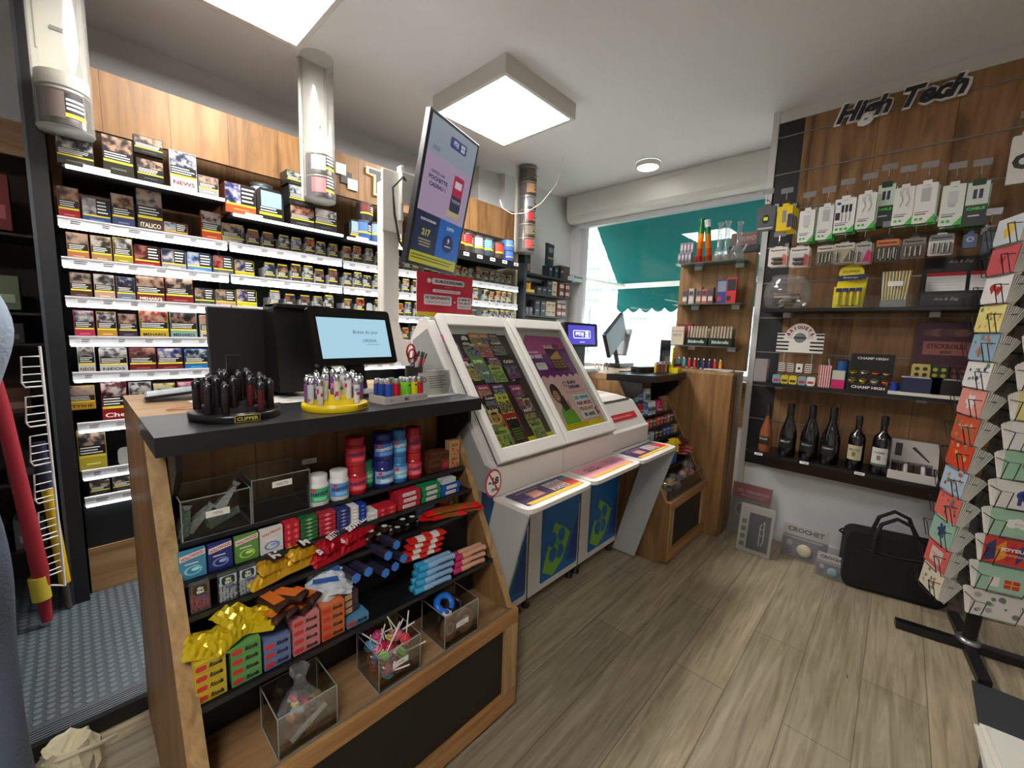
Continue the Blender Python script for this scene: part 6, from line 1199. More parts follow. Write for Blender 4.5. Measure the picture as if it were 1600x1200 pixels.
b = B(); b.box(-.035, .035, -.03, .03, 0, .03, P((232, 214, 20), .4)); b.box(-.012, .012, .02, .026, .03, .17, P((232, 214, 20), .4)); b.text('CLIPPER', 0, .015, .012, INK, .0305, FRONT, w=.055); b.obj('lighter_stand', label='small yellow lighter stand on the edge of the rear counter', cat='lighter stand', loc=(2.86, 1.13, 1.101))

# ---------------------------------------------------------------- tall oak cabinet and glass shelves by the window
b = B(); b.box(0, .245, 0, .55, .002, 1.105, WOOD); t = thing('corner_cabinet', 'tall oak cabinet closing the rear counter next to the white wall', 'cabinet', (2.935, .785, 0)); b.obj('body', t); B().box(-.002, .247, -.002, .552, 1.105, 1.122, EDGE).obj('top', t); B().box(.08, .083, -.003, 0, .002, 1.105, P((90, 64, 40), .5)).obj('joint', t)
t = thing('glass_shelving', 'oak panel with three glass shelves standing before the window', 'shelving', (3.17, .775, 1.124))
B().box(0, .05, -.0, .50, 0, .80, WOOD).obj('panel', t)
GLS = clear((170, 214, 196), .5, 'shelf_glass', .05, .12)
GZ = [1.855, 1.575, 1.285]
for z in GZ:
    s = B().box(-.17, .0, .03, .47, z-1.124-.004, z-1.124+.004, GLS).obj('glass_shelf', t)
    for y in (.09, .36): b = B(); b.box(-.035, .0, y-.025, y+.025, z-1.124-.03, z-1.124-.004, P((190, 192, 194), .3, .5)); b.obj('bracket', s)
G0 = GZ[0]+.005
WSC = TF((0, 0, 0), (0, -1, 0), (0, 0, 1))    # local frame facing -X
def gobj(nm, b, y, z, lab, cat, x=3.06, grp=None): return b.obj(nm, label=lab, cat=cat, loc=(x, y, z), group=grp)
for i, (y, tilt, cs, h) in enumerate([(1.115, 0, [(180, 20, 20), (206, 60, 10), (230, 130, 10), (230, 150, 20), (30, 130, 50), (10, 120, 50)], .30), (1.045, -.12, [(150, 40, 10), (200, 70, 20), (210, 120, 20), (190, 120, 20), (20, 110, 50), (230, 236, 234)], .29)]):
    b = B(); r = .019
    for k, c in enumerate(cs): b.lathe([(r*(1.3 if k == 0 else 1), h*k/6), (r*(1.05 if k == 5 else 1), h*(k+1)/6)], clear(tuple(min(255, q+30) for q in c), .3, 'tinted_glass', .05, .45), 18, cap=False)
    b.lathe([(r, h-.004), (r*1.15, h), (r*.9, h)], P(cs[-1], .2), 18, cap=False); b.obj('glass_pipe', label=['tall straight glass tube shading from red to green on the top glass shelf', 'leaning glass tube shading amber to green on the top glass shelf'][i], cat='glass pipe', M=T3(3.08, y, G0+.002) @ RX(tilt), group='coloured glass tubes')
CG = clear((236, 240, 242), .5, 'clear_glass', .04, .12)
for i, (y, h, l) in enumerate([(.985, .26, 'clear glass water pipe, left of three'), (.945, .27, 'clear glass water pipe, middle of three'), (.865, .25, 'clear glass water pipe with a wide bulb, right of three')]):
    b = B(); b.lathe([(.034, 0), (.042, .02), (.03, .06), (.016, .09), (.014, h-.02), (.020, h-.01), (.020, h)], CG, 20, cap=False); b.tube([(0, -.02, .04), (0, -.05, .10)], .006, CG); b.obj('glass_pipe', label=l+' on the top glass shelf', cat='glass pipe', loc=(3.07+.02*(i % 2), y, G0), group='clear glass water pipes')
for r in range(2):
    for i in range(4): b = B(); b.box(-.01, .01, -.010, .010, 0, .07, P((120, 108, 120), .4)); b.rect(-.007, .007, .02, .055, P((180, 170, 176), .4), .0105, WSC); gobj('small_box', b, 1.235-.024*i, G0+.006+.075*r, 'small mauve box in the clear rack, %s of the %s row' % (ORD[i], ('lower', 'upper')[r]), 'box', 3.04+.03*r, 'mauve boxes in the clear rack')
b = B(); b.box(-.04, .05, -.055, .055, 0, .004, ACR); b.box(-.04, -.037, -.055, .055, .004, .04, ACR); b.box(.02, .023, -.055, .055, .004, .10, ACR); gobj('acrylic_rack', b, 1.20, G0, 'clear stepped rack of mauve boxes on the top glass shelf', 'rack')
carton2('brown_box', 3.18, .90, 1.124+.80+.03, .02, .02, .02, (90, 60, 50), 'tiny brown box', None) if 0 else None
t = thing('perfume_box', 'brown gift box on a dark tray above the glass shelves', 'box', (3.195, .84, 1.926)); B().box(-.035, .035, -.07, .12, .0, .045, P((40, 40, 48), .4)).obj('tray', t); b = B(); b.box(-.03, .03, -.06, .10, .046, .13, P((130, 92, 80), .4)); b.text('NUMO', .0, .09, .03, P((190, 170, 160), .4), .0305, WSC, w=.1); b.obj('gift_box', t)
for i, (y, c) in enumerate([(1.185, (120, 100, 90)), (1.14, (180, 170, 160)), (1.09, (150, 110, 80)), (1.05, (190, 90, 80)), (1.01, (110, 80, 70))]):
    b = B(); b.box(-.02, .02, -.018, .018, 0, .10+.01*(i % 3), P(c, .4)); b.rect(-.014, .014, .02, .05, P((200, 196, 190), .4), .021, WSC); b.rect(-.014, .014, .06, .09, P((70, 60, 80), .4), .021, WSC); gobj('small_box', b, y, GZ[1]+.005, 'small patterned box on the middle glass shelf, %s from the left' % ORD[i], 'box', 3.08, 'patterned boxes on the middle glass shelf')
for i, (y, c, c2, h, l) in enumerate([(.945, (50, 60, 130), (190, 60, 60), .16, 'blue and red packet on the middle glass shelf'), (.885, (206, 40, 44), (30, 30, 40), .17, 'red and black packet at the right of the middle glass shelf')]):
    b = B(); b.box(-.012, .012, -.03, .03, 0, h, P(c, .35)); b.rect(-.026, .026, h*.5, h*.95, P((130, 140, 160) if i == 0 else c2, .35), .0125, WSC); b.rect(-.026, .0, .02, h*.3, P(c2, .35), .0125, WSC); gobj('packet', b, y, GZ[1]+.005, l, 'packet', 3.09)
for i in range(2):
    b = B(); b.box(-.03, .03, -.075, .075, 0, .055, P((24, 28, 26), .4)); b.text('Stickrolls', .0, .028, .022, P((206, 230, 206), .4), .0306, WSC, w=.11, bold=.03); b.box(.026, .03, -.075, .075, .055, .12, P((60, 90, 50) if i else (200, 196, 180), .4))
    gobj('display_box', b, 1.075-.16*i, GZ[2]+.005, 'black Stickrolls display box on the lowest glass shelf, %s of two' % ('left', 'right')[i], 'display box', 3.07)
    for k in range(7):
        b = B(); b.tube([(0, 0, 0), (.012, 0, .11)], .008, P((190, 170, 150), .3), 8); gobj('rolled_stick', b, 1.135-.16*i-.02*k, GZ[2]+.03, 'brown wrapped stick in the %s Stickrolls box, %s across' % (('left', 'right')[i], ORD[k]), 'stick', 3.055, 'wrapped sticks in the Stickrolls boxes')
b = B(); b.box(-.01, .01, -.045, .045, 0, .13, P((214, 202, 180), .5)); b.text('NEOS', 0, .07, .02, P((60, 50, 40), .4), .0106, WSC, w=.06); b.rect(-.04, .04, .095, .10, P((150, 130, 100), .4), .0106, WSC); gobj('packet', b, 1.20, GZ[2]+.005, 'cream NEOS packet at the left of the lowest glass shelf', 'packet', 3.03)
b = B(); b.box(-.02, .02, -.05, .05, 0, .15, P((130, 40, 50), .5)); gobj('packet', b, 1.17, GZ[2]+.005, 'dark red packet behind the cream one', 'packet', 3.09)
for i, c in enumerate([(60, 150, 90), (60, 160, 190), (70, 170, 200), (200, 40, 50), (206, 60, 60), (30, 50, 90), (40, 60, 130), (70, 40, 110), (206, 40, 70), (226, 160, 50)]):
    b = B(); b.lathe([(.010, 0), (.010, .062), (.008, .064)], P(c, .25), 12); b.lathe([(.009, .065), (.009, .078), (.001, .079)], CHROME, 12); gobj('lighter', b, 1.23-.037*i+.012*(i//5), 1.1235, '%s lighter standing on the tall oak cabinet' % ['green', 'turquoise', 'sky blue', 'red', 'second red', 'navy', 'blue', 'purple', 'crimson', 'amber'][i], 'lighter', 3.08, 'lighters on the tall oak cabinet')
b = B(); b.box(-.06, .06, -.08, .08, 0, .012, P((226, 120, 60), .4)); b.obj('card', label='orange card tray at the left of the tall oak cabinet', cat='card', loc=(3.0, 1.22, 1.1235))
b = B()
for k in range(4): b.rbox(-.07, .07, -.09, .09, .0025*k, .0025*k+.002, .03, P((206, 200, 194), .6), RZ(.15*k))
b.obj('magazine_pile', label='fanned pile of pale magazines on the tall oak cabinet', cat='magazines', loc=(3.02, .90, 1.1235), kind=None)
# ---------------------------------------------------------------- goods on the slat wall
WF = TF((0, 0, 0), (0, -1, 0), (0, 0, 1))    # local frame facing -X: x to the viewer's right, y up
def area(u0, v0, u1, v1, X):
    um, vm = (u0+u1)/2, (v0+v1)/2
    return onx(u0, vm, X).y, onx(u1, vm, X).y, onx(um, v1, X).z, onx(um, v0, X).z
GRN = (70, 190, 70); CHW = P((236, 236, 230), .4)
def hook(y, z, X, tagc=(206, 206, 210), lab='chrome hook'):
    t = bpy.data.objects['slat_wall_panel']; b = B(); b.tube([(3.17, y, z+.05), (X+.01, y, z+.045), (X-.01, y, z+.03), (X-.012, y, z+.05)], .0022, CHROME, 6); b.box(3.160, 3.1705, y-.012, y+.012, z+.03, z+.075, STEEL)
    b.box(X-.005, X-.003, y-.03, y+.03, z+.075, z+.105, clear((tagc), .4, 'tag_sleeve', .2, .25)); b.tube([(X-.004, y, z+.05), (X-.004, y, z+.08)], .0015, CHROME, 4); b.obj('hook', t)
def hang(nm, cat, lab, box, X, c, fn, d=.025, n=1, rr=.006, grp=None, gap=.03, side=None):
    y0, y1, z0, z1 = area(*box, X); w, h = y0-y1, z1-z0; yc = (y0+y1)/2; hook(yc, z1-.02, X)
    for k in range(n):
        b = B(WF); b.rbox(-w/2, w/2, 0, h-.015, -d, 0, rr, P(side or c, .4)); b.rrect(-w/2, w/2, 0, h-.015, rr, P(c, .35), .0006); b.box(-w*.2, w*.2, h-.015, h, -.001, 0, P(c, .4))
        fn(b, w, h, k); b.obj(nm, label=lab if k == 0 else lab.replace('front one', '%s from the front' % ORD[k]), cat=cat, loc=(X+k*(d+.004), yc-.008*k, z0-.006*k), group=grp)
def f_chg(kind, top=None):
    def f(b, w, h, k):
        z = .0014; b.text('vok', 0, h*.88, h*.03, P((60, 60, 60), .4), z, w=w*.3)
        if kind == 'plug': b.rrect(-w*.22, w*.22, h*.48, h*.78, w*.06, P((206, 208, 204), .35), z); b.rrect(-w*.15, w*.15, h*.42, h*.49, w*.03, P((190, 192, 188), .4), z)
        if kind == 'block': b.rrect(-w*.2, w*.22, h*.5, h*.82, w*.04, P((186, 186, 184), .35), z)
        if kind == 'cable': [b.tube([(x, h*.8, z), (x+.01, h*.6, z), (x, h*.45, z)], .0022, P((180, 184, 182), .4), 4) for x in (-w*.2, w*.12)]; [b.rrect(x-.005, x+.005, h*.72, h*.84, .002, P((200, 204, 200), .4), z+.002) for x in (-w*.2, w*.12)]
        if kind == 'dark': [b.rrect(x-.006, x+.006, h*.55, h*.75, .002, P((40, 44, 54), .4), z) for x in (-w*.1, w*.08, w*.26)]; [b.rect(x-.0015, x+.0015, h*.3, h*.56, P((60, 60, 80), .4), z) for x in (-w*.1, w*.08, w*.26)]; b.rect(-w*.42, -w*.2, h*.35, h*.55, P((40, 40, 46), .4), z); b.disc(-w*.3, h*.8, w*.1, P((40, 70, 140), .4), z, None, 14, h*.04)
        for i in range(3 if kind == 'dark' else 2): b.disc(-w*.3+w*.22*i, h*.10, w*.085, P(GRN, .4), z, None, 12)
        b.poly([(w*.5, 0), (w*.5, h*.2), (w*.12, 0)], P(GRN, .4), z); b.rect(-w*.4, w*.1, h*.2, h*.225, P((90, 90, 90), .4), z); b.rect(-w*.4, w*.2, h*.25, h*.27, P((130, 130, 130), .4), z)
    return f
def f_cab(b, w, h, k):
    z = .0014; b.rect(-w*.48, w*.48, h*.45, h*.93, P((214, 226, 214), .4), z); b.rrect(-w*.3, w*.3, h*.86, h*.99, .006, P((24, 60, 30), .4), z+.001); b.rect(-w*.48, w*.48, 0, h*.42, P((36, 44, 38), .4), z)
    b.text('CABLE', -w*.0, h*.37, h*.06, P((80, 220, 80), .4), z+.001, w=w*.8, bold=.04); [b.rrect(x-.006, x+.006, h*.58, h*.78, .002, P((50, 46, 80), .4), z+.001) for x in (-w*.12, w*.14)]; b.rect(-w*.3, w*.2, h*.2, h*.23, P((200, 210, 200), .4), z+.001)
X1 = 2.93
gw = 'white charger boxes on the high tech hooks'
hang('phone_accessory', 'accessory', 'dark grey card with a black apple shaped tag on the leftmost hook', (1183, 319, 1211, 360), 2.93, (84, 86, 92), lambda b, w, h, k: (b.disc(0, h*.42, w*.2, P((24, 24, 26), .4), .0014, None, 16, h*.17), b.rrect(-w*.12, w*.12, h*.38, h*.5, .004, P((226, 226, 40), .4), .002), b.rect(-w*.4, w*.4, h*.06, h*.11, P((200, 200, 200), .4), .0014)))
hang('phone_accessory', 'accessory', 'yellow card in the bunch on the second hook, front one', (1214, 318, 1238, 360), 2.93, (236, 206, 20), lambda b, w, h, k: (b.rrect(-w*.15, w*.1, h*.3, h*.75, .003, P((150, 150, 156), .3, .5), .0014), b.rect(w*.2, w*.48, h*.1, h*.6, P((60, 50, 110), .4), .0014)), n=4, d=.006, grp='yellow cards on the second hook')
hang('charger_box', 'charger', 'white charger box, front one on the third hook', (1248, 325, 1272, 378), X1, (232, 232, 226), f_chg('plug'), n=2, side=GRN, grp=gw)
hang('charger_box', 'charger', 'white plug charger box, front one on the fourth hook', (1277, 318, 1303, 374), X1, (226, 228, 224), f_chg('block'), n=2, side=GRN, grp=gw)
hang('charger_box', 'charger', 'white box showing three dark cables, front one on the fifth hook', (1303, 306, 1336, 363), X1, (236, 236, 232), f_chg('dark'), n=2, side=GRN, grp=gw)
hang('cable_box', 'charger', 'white cable box, front one on the sixth hook', (1339, 298, 1368, 357), X1, (234, 234, 228), f_chg('cable'), n=2, side=GRN, grp=gw)
hang('cable_box', 'charger', 'black and green CABLE pack left of the tenth box, front one', (1369, 284, 1397, 352), X1+.03, (44, 54, 46), f_cab, n=2, side=(60, 160, 60), grp=gw)
hang('cable_box', 'charger', 'white cable box right of the black CABLE pack, front one', (1396, 288, 1428, 351), X1, (234, 234, 228), f_chg('cable'), n=2, side=GRN, grp=gw)
hang('charger_box', 'charger', 'largest white box with a grey block charger, front one', (1428, 282, 1463, 348), X1, (236, 236, 230), f_chg('block'), n=2, side=GRN, grp=gw)
hang('charger_box', 'charger', 'white plug charger box right of the largest one, front one', (1470, 284, 1506, 352), X1, (226, 232, 222), f_chg('plug'), n=2, side=GRN, grp=gw)
hang('cable_box', 'charger', 'black and green CABLE pack at the right end, front one', (1508, 280, 1544, 352), X1, (44, 54, 46), f_cab, n=2, side=(60, 160, 60), grp=gw)
def f_bat(cells, c2, vert=True):
    def f(b, w, h, k):
        z = .0014; b.rect(-w*.48, w*.48, h*.66, h*.93, P(c2[1], .4), z); b.text('Panasonic', 0, h*.80, h*.09, P(c2[2], .4), z+.0006, w=w*.8, bold=.05)
        b.poly([(w*.0, h*.05), (w*.48, h*.05), (w*.48, h*.5), (w*.3, h*.62)], P(c2[0], .4), z)
        for i in range(cells):
            m = P((140, 138, 130), .25, .8)
            if vert: b.cyl(.0062, h*.1, h*.55, m, 8, TF((-w*.32+w*.64*i/max(1, cells-1), 0, .008), (1, 0, 0), (0, 0, 1)) @ RX(0) if 0 else T3(-w*.32+w*.64*i/max(1, cells-1), 0, .008) @ RX(-PI/2))
            else: b.cyl(.0075, -w*.3, w*.2, m, 8, T3(0, h*(.18+.2*i), .008) @ RY(PI/2))
    return f
gb = 'blister packs of batteries in the lower hook row'
X2 = 2.95
for box, c, cells, cc, vert, l, n in [((1201, 385, 1230, 416), (222, 216, 206), 2, ((206, 120, 110), (226, 222, 214), (60, 40, 40)), False, 'white and red battery pack, first of the lower hook row, front one', 2), ((1234, 384, 1264, 417), (206, 200, 196), 2, ((180, 90, 90), (222, 218, 212), (60, 40, 40)), False, 'white battery pack with silver cells, second of the lower hook row, front one', 2), ((1276, 382, 1302, 414), (120, 112, 90), 4, ((130, 120, 100), (206, 200, 186), (50, 50, 40)), True, 'olive battery pack with four cells, front one', 2), ((1302, 378, 1335, 411), (170, 160, 136), 2, ((90, 86, 70), (200, 196, 184), (50, 50, 40)), True, 'beige battery pack with two cells, front one', 2), ((1336, 377, 1361, 411), (170, 164, 160), 1, ((180, 30, 90), (170, 168, 160), (60, 60, 60)), True, 'battery pack with a magenta corner, front one', 2), ((1368, 372, 1404, 408), (60, 40, 34), 4, ((40, 34, 32), (206, 110, 50), (30, 24, 20)), True, 'black and orange battery pack, front one', 2), ((1409, 370, 1446, 404), (96, 84, 78), 4, ((110, 70, 60), (130, 116, 106), (30, 26, 24)), True, 'dark brown battery pack, front one', 1), ((1451, 364, 1490, 399), (206, 204, 200), 4, ((150, 150, 150), (120, 120, 120), (30, 30, 30)), True, 'white battery pack with four pale cells, front one', 1)]:
    hang('battery_pack', 'battery pack', l, box, X2, c, f_bat(cells, cc, vert), d=.006, n=n, grp=gb, rr=.008)
hang('phone_accessory', 'accessory', 'small navy card with a pale blue disc, lower hook row', (1505, 361, 1527, 387), X2, (60, 76, 120), lambda b, w, h, k: (b.disc(0, h*.5, w*.28, P((170, 190, 210), .4), .0014, None, 14), b.disc(0, h*.5, w*.14, P((60, 76, 120), .4), .002, None, 12)))
hang('phone_accessory', 'accessory', 'dark card at the right end of the lower hook row', (1534, 356, 1553, 398), X2, (34, 44, 56), lambda b, w, h, k: b.rect(-w*.3, w*.3, h*.1, h*.5, P((70, 90, 100), .4), .0014))
hang('phone_accessory', 'accessory', 'white card holding a black round earphone case, at the right edge of the photo', (1578, 205, 1622, 285), 2.93, (226, 222, 214), lambda b, w, h, k: (b.disc(w*.02, h*.42, w*.42, P((22, 22, 24), .3), .002, None, 8), b.disc(w*.02, h*.42, w*.18, P((226, 222, 214), .4), .003, None, 14)))
# lettering over the wall
t = thing('wall_sign', 'dark High Tech lettering with a white outline at the top of the slat wall', 'sign', (3.15, .165, 2.60))
pH, pE = onx(1305, 185, 3.14), onx(1517, 125, 3.14); wd = (pH.y-pE.y); T = TF((-.0, (pH.y+pE.y)/2-.165, -.012+.045), (0, -1, 0), (0, 0, 1))
b = B(T); b.text('High Tech', 0, 0, .15, P((236, 234, 228), .5), 0, w=wd*1.03, bold=.075, shear=.35); o = b.obj('outline', t); q = o.modifiers.new('s', 'SOLIDIFY'); q.thickness = .014; q.offset = -1
b = B(T); b.text('High Tech', 0, 0, .13, P((40, 40, 48), .5), .004, w=wd*.98, bold=.042, shear=.35); b.obj('lettering', t)

# black shelves
SX, FX_ = 3.172, 2.92
SHZ = [1.532, 1.083, .640]
for i, z in enumerate(SHZ):
    t = thing('wall_shelf', ['upper black shelf on the slat wall, under the battery packs', 'middle black shelf on the slat wall, carrying smoking goods', 'lowest black shelf on the slat wall, carrying wine bottles'][i], 'shelf', (3.05, 0, z), group='black shelves on the slat wall')
    b = B(); b.box(-.13, .12, -.52, .66, -.018, 0, P((20, 20, 22), .35)); b.obj('board', t)
    for y in (.55, -.1): b = B(); b.box(.02, .12, y-.02, y+.02, -.045, -.018, P((200, 198, 194), .4)); b.obj('bracket', t)
    if i == 2:
        for u in (1185, 1256, 1342):
            p = onx(u, 710 if u < 1200 else (726 if u < 1300 else 745), 2.918); b = B(); b.box(-.133, -.1305, p.y-.022, p.y+.022, -.014, .001, TAGM); b.box(-.1335, -.133, p.y-.014, p.y+.014, -.008, -.005, INK); b.obj('price_label', t)
    else:
        b = B(); b.box(-.1305, -.1285, -.52, .66, .0, .06, ACR) if i == 0 else None
        if i == 0: b.obj('clear_lip', t)
b = B(); b.box(3.165, 3.174, -.52, .60, .50, .586, P((74, 50, 38), .5)); o = b.obj('lower_board', bpy.data.objects['slat_wall_panel'])
def wfx(u, v, X=2.97): return onx(u, v, X)
# upper shelf goods
Z0 = SHZ[0]+.001
t = thing('plastic_jar', 'big clear round jar of packets at the left of the upper shelf', 'jar', (3.02, .55, Z0)); b = B(); b.lathe([(.075, 0), (.11, .02), (.125, .08), (.118, .14), (.085, .185), (.09, .20)], clear((236, 232, 226), .5, 'jar_plastic', .08, .10), 28, Matrix.Diagonal((.85, 1, 1, 1)), cap=False); b.lathe([(.001, .001), (.075, .002)], ACR, 28); b.obj('jar_body', t)
rg = random.Random(2)
for i in range(9):
    b = B(); b.rbox(-.045, .045, -.014, .014, -.005, .005, .005, P([(206, 200, 194), (90, 80, 76), (170, 150, 140)][i % 3], .4)); b.rect(-.03, .02, -.006, .006, P((60, 50, 50), .4), .0056)
    b.obj('packet', label='%s packet lying in the big clear jar, %s up' % (['white', 'dark', 'beige'][i % 3], ORD[i]), cat='packet', M=T3(3.02+rg.uniform(-.02, .02), .55+rg.uniform(-.03, .03), Z0+.02+.009*i) @ RZ(rg.uniform(0, 3)) @ RX(rg.uniform(-.4, .4)), group='packets in the big clear jar')
t = thing('lighter_display', 'yellow CLIPPER card display with dark blue topped gas tubes', 'display box', (3.0, .255, Z0)); b = B(WF); YW = P((240, 222, 20), .4); p0, p1 = wfx(1301, 480, 3.0).y, wfx(1355, 480, 3.0).y; w = (p0-p1)/2*.9
b.poly([(-w, 0), (w*.95, 0), (w*1.05, .17), (-w*.85, .17)], YW, -.03); b.box(-w, w*.95, 0, .12, -.02, 0, YW); b.poly([(-w*.85, .15), (w*1.0, .155), (w*1.0, .185), (-w*.85, .18)], P((40, 44, 84), .4), .002); b.text('Butane gas', 0, .168, .012, PAPER, .0026, w=w*.9); b.disc(0, .195, .055, YW, -.001, None, 24, .045); b.text('CLIPPER', 0, .20, .012, INK, .0002, w=.075)
b.text('CLIPPER', 0, .014, .010, INK, .001, w=.06)
b.obj('card_body', t)
for i in range(4): b = B(WF @ T3(-w*.65+w*.43*i, .045, .012)); b.lathe([(.008, -.03), (.009, .05)], P((226, 206, 60), .35), 10, RX(-PI/2)); b.box(-.012, .012, .045, .065, -.010, .010, P((40, 40, 100), .4)); b.obj('gas_tube', t)
t = thing('display_box', 'clear holder of cream patterned sticks on the upper shelf', 'holder', (3.0, wfx(1397, 460, 3.0).y, Z0)); b = B(); b.box(-.03, .03, -.05, .05, 0, .04, clear((200, 206, 206), .4, 'holder', .1, .3)); b.obj('holder', t)
for i in range(9): b = B(); b.tube([(.0, -.042+.0105*i, .004), (.01, -.052+.013*i, .19)], .0055, P([(214, 196, 150), (200, 180, 130), (190, 200, 160)][i % 3], .5), 6); b.obj('stick', t)
B().box(-.032, -.031, -.03, .03, .11, .135, PAPER).obj('price_label', t)
t = thing('display_box', 'black sloping display box with white pads at the right of the upper shelf', 'display box', (3.0, 0, Z0)); y0, y1 = wfx(1437, 470, 2.95).y, wfx(1540, 470, 2.95).y
b = B(); m = P((28, 27, 30), .45); b.box(-.05, -.045, y1, y0, 0, .075, m); b.add([(-.05, y0, 0), (.12, y0, 0), (.12, y0, .21), (-.05, y0, .075)], [(0, 1, 2, 3)], m); b.box(.115, .12, y1, y0, 0, .26, m); b.box(-.05, .12, y1, y0, 0, .004, m)
b.text('Ace & Zag', 0, 0, .018, P((190, 180, 170), .4), .0, T=TF((-.0508, (y0+y1)/2+.02, .035), (0, -1, 0), (0, 0, 1)), shear=.3); b.text('Ace & Zag', 0, 0, .018, P((190, 180, 170), .4), .0, T=TF((.1145, (y0+y1)/2-.02, .235), (0, -1, 0), (0, 0, 1)), shear=.3); b.obj('carton_body', t)
for i, yy in enumerate((y0-.085, y0-.24)):
    b = B(TF((.03, yy, .06), (0, -1, 0), (.35, 0, .8))); b.box(-.07, .07, 0, .13, -.01, 0, P((236, 234, 232), .5)); b.rect(-.07, .07, .11, .13, P((206, 60, 70), .4), .001); [b.rect(-.06, .06, .02+.018*j, .0215+.018*j, P((190, 190, 196), .5), .001) for j in range(5)]; b.obj('note_pad', t)
# middle shelf goods
Z1 = SHZ[1]+.001
t = thing('lighter_display', 'white arched BRIQUETS card sign with black and white stripes over a small rack', 'display', (3.02, wfx(1250, 520, 3.0).y, Z1+.19)); b = B(WF); Wd = (wfx(1213, 520, 3.0).y-wfx(1287, 520, 3.0).y)/2
WHC = P((232, 228, 218), .5); b.poly([(-Wd*.72, 0)]+[(Wd*.72*math.cos(a), .06+.115*math.sin(a)) for a in [PI*(1-k/16) for k in range(17)]]+[(Wd*.72, 0)], WHC, .001); b.box(-Wd, Wd, 0, .115, -.008, -.001, WHC)
KB = P((24, 24, 26), .5)
for s in (-1, 1):
    for j in range(5): b.rect(s*Wd*.45 if s > 0 else -Wd, Wd if s > 0 else -Wd*.45, .012+.022*j, .022+.022*j, KB, .0016 if j < 3 else -.0005)
    for j in range(12): b.disc(s*Wd*(.35+.06*(j % 4)), .088+.011*(j//4), .0022, KB, .0016, None, 6)
for i, ch in enumerate('BRIQUETS'):
    a = PI*(.80-.60*i/7); b.text(ch, Wd*.62*math.cos(a), .052+.108*math.sin(a)*.92, .020, P((150, 30, 36), .4), .0016, bold=.05, rot=a-PI/2)
b.disc(0, .088, .030, P((120, 124, 126), .4), .0018, None, 20); b.rect(-.032, .032, .082, .094, P((50, 52, 56), .4), .0024); b.obj('sign_card', t)
b = B(); [b.tube([(.0, y, .0), (.02, y, -.19)], .003, ACRE, 5) for y in (-.07, .07)]; b.box(-.02, .05, -.13, .13, -.125, -.12, P((50, 40, 36), .5)); b.obj('rack', t)
for i in range(4):
    b = B(); b.box(-.01, .01, -.016, .016, 0, .052, P((226, 222, 214), .4)); [b.rect(-.015, .015, .006+.012*j, .011+.012*j, KB, .0105, WF) for j in range(4)] if i != 2 else b.disc(0, .025, .008, KB, .0105, WF, 8); b.obj('lighter', label='black and white patterned lighter on the small rack, %s from the left' % ORD[i], cat='lighter', loc=(3.015, t.location.y+.075-.045*i, Z1+.071), group='patterned lighters under the arched sign')
for i, c in enumerate([(120, 160, 180), (206, 180, 60), (214, 196, 50), (130, 160, 170), (226, 222, 216)]):
    b = B(WF); b.rrect(-.02, .02, 0, .052, .010, P(c, .4), .0105); b.rbox(-.02, .02, 0, .052, -.01, .010, .01, P(c, .4)); b.rect(-.014, .014, .012, .026, P((196, 50, 50) if i in (0, 3, 4) else (70, 60, 40), .4), .0112)
    p = wfx([1213, 1226, 1239, 1253, 1267][i], 595, 2.97); b.obj('lighter_case', label='small rounded case on the middle shelf, %s from the left' % ORD[i], cat='case', loc=(2.97, p.y, Z1), group='small rounded cases in a row')
b = B(); b.box(-.03, .03, -.035, .035, 0, .14, clear((226, 222, 222), .4, 'blister', .1, .3)); [b.box(-.02, .0, -.03+.012*i, -.022+.012*i, .01, .12, P([(190, 40, 50), (206, 200, 196), (60, 50, 50)][i % 3], .4)) for i in range(5)]; b.obj('display_box', label='clear box of red and white trinkets at the left end of the middle shelf', cat='display box', loc=(3.0, .640, Z1))
for i in range(2):
    b = B(WF); b.box(-.028, .028, 0, .062, -.02, .02, P((222, 214, 206), .4)); [b.rect(-.026+.011*j, -.021+.011*j, 0, .062, P((190, 40, 46), .4), .0206) for j in range(5)]; b.obj('paper_box', label='red and white striped box on the middle shelf, %s of two stacked' % ('lower', 'upper')[i], cat='box', loc=(2.98, wfx(1287, 600, 2.98).y, Z1+.063*i), group='striped boxes')
b = B(WF); b.box(-.03, .03, 0, .05, -.02, .02, P((200, 40, 100), .4)); b.box(-.028, .028, .05, .10, -.02, .018, P((196, 200, 180), .4)); b.obj('paper_box', label='pale green and pink box pair right of the striped boxes', cat='box', loc=(2.98, wfx(1309, 600, 2.98).y, Z1))
b = B(); b.cyl(.026, 0, .15, P((30, 90, 150), .35), 18); b.cyl(.027, .15, .156, P((20, 40, 80), .4), 18); b.obj('canister', label='tall blue canister behind the striped boxes', cat='canister', loc=(3.07, wfx(1315, 590, 3.07).y, Z1))
b = B(); b.tube([(0, 0, 0), (0, 0, .11), (0, .01, .16)], .005, P((190, 190, 190), .3, .6), 6); b.obj('metal_stick', label='silver topped stick standing behind the striped boxes', cat='stick', loc=(3.06, wfx(1295, 590, 3.06).y, Z1))
t = thing('grinder_display', 'black CHAMP HIGH display box of gold and copper grinders', 'display box', (2.99, 0, Z1)); y0, y1 = wfx(1323, 600, 2.99).y, wfx(1393, 600, 2.99).y; ym = (y0+y1)/2; hw = (y0-y1)/2
b = B(T3(0, ym, 0)); m = P((20, 19, 20), .4); b.box(-.04, .08, -hw, hw, 0, .045, m); b.box(.07, .08, -hw, hw, .045, .20, m); b.box(.0, .08, -hw, hw, .045, .085, m); b.text('CHAMP HIGH', 0, .02, .015, PAPER, .0408, WF, w=hw*1.5, bold=.03); b.text('CHAMP HIGH', 0, .175, .014, PAPER, -.0695, WF, w=hw*1.4, bold=.03); b.obj('carton_body', t)
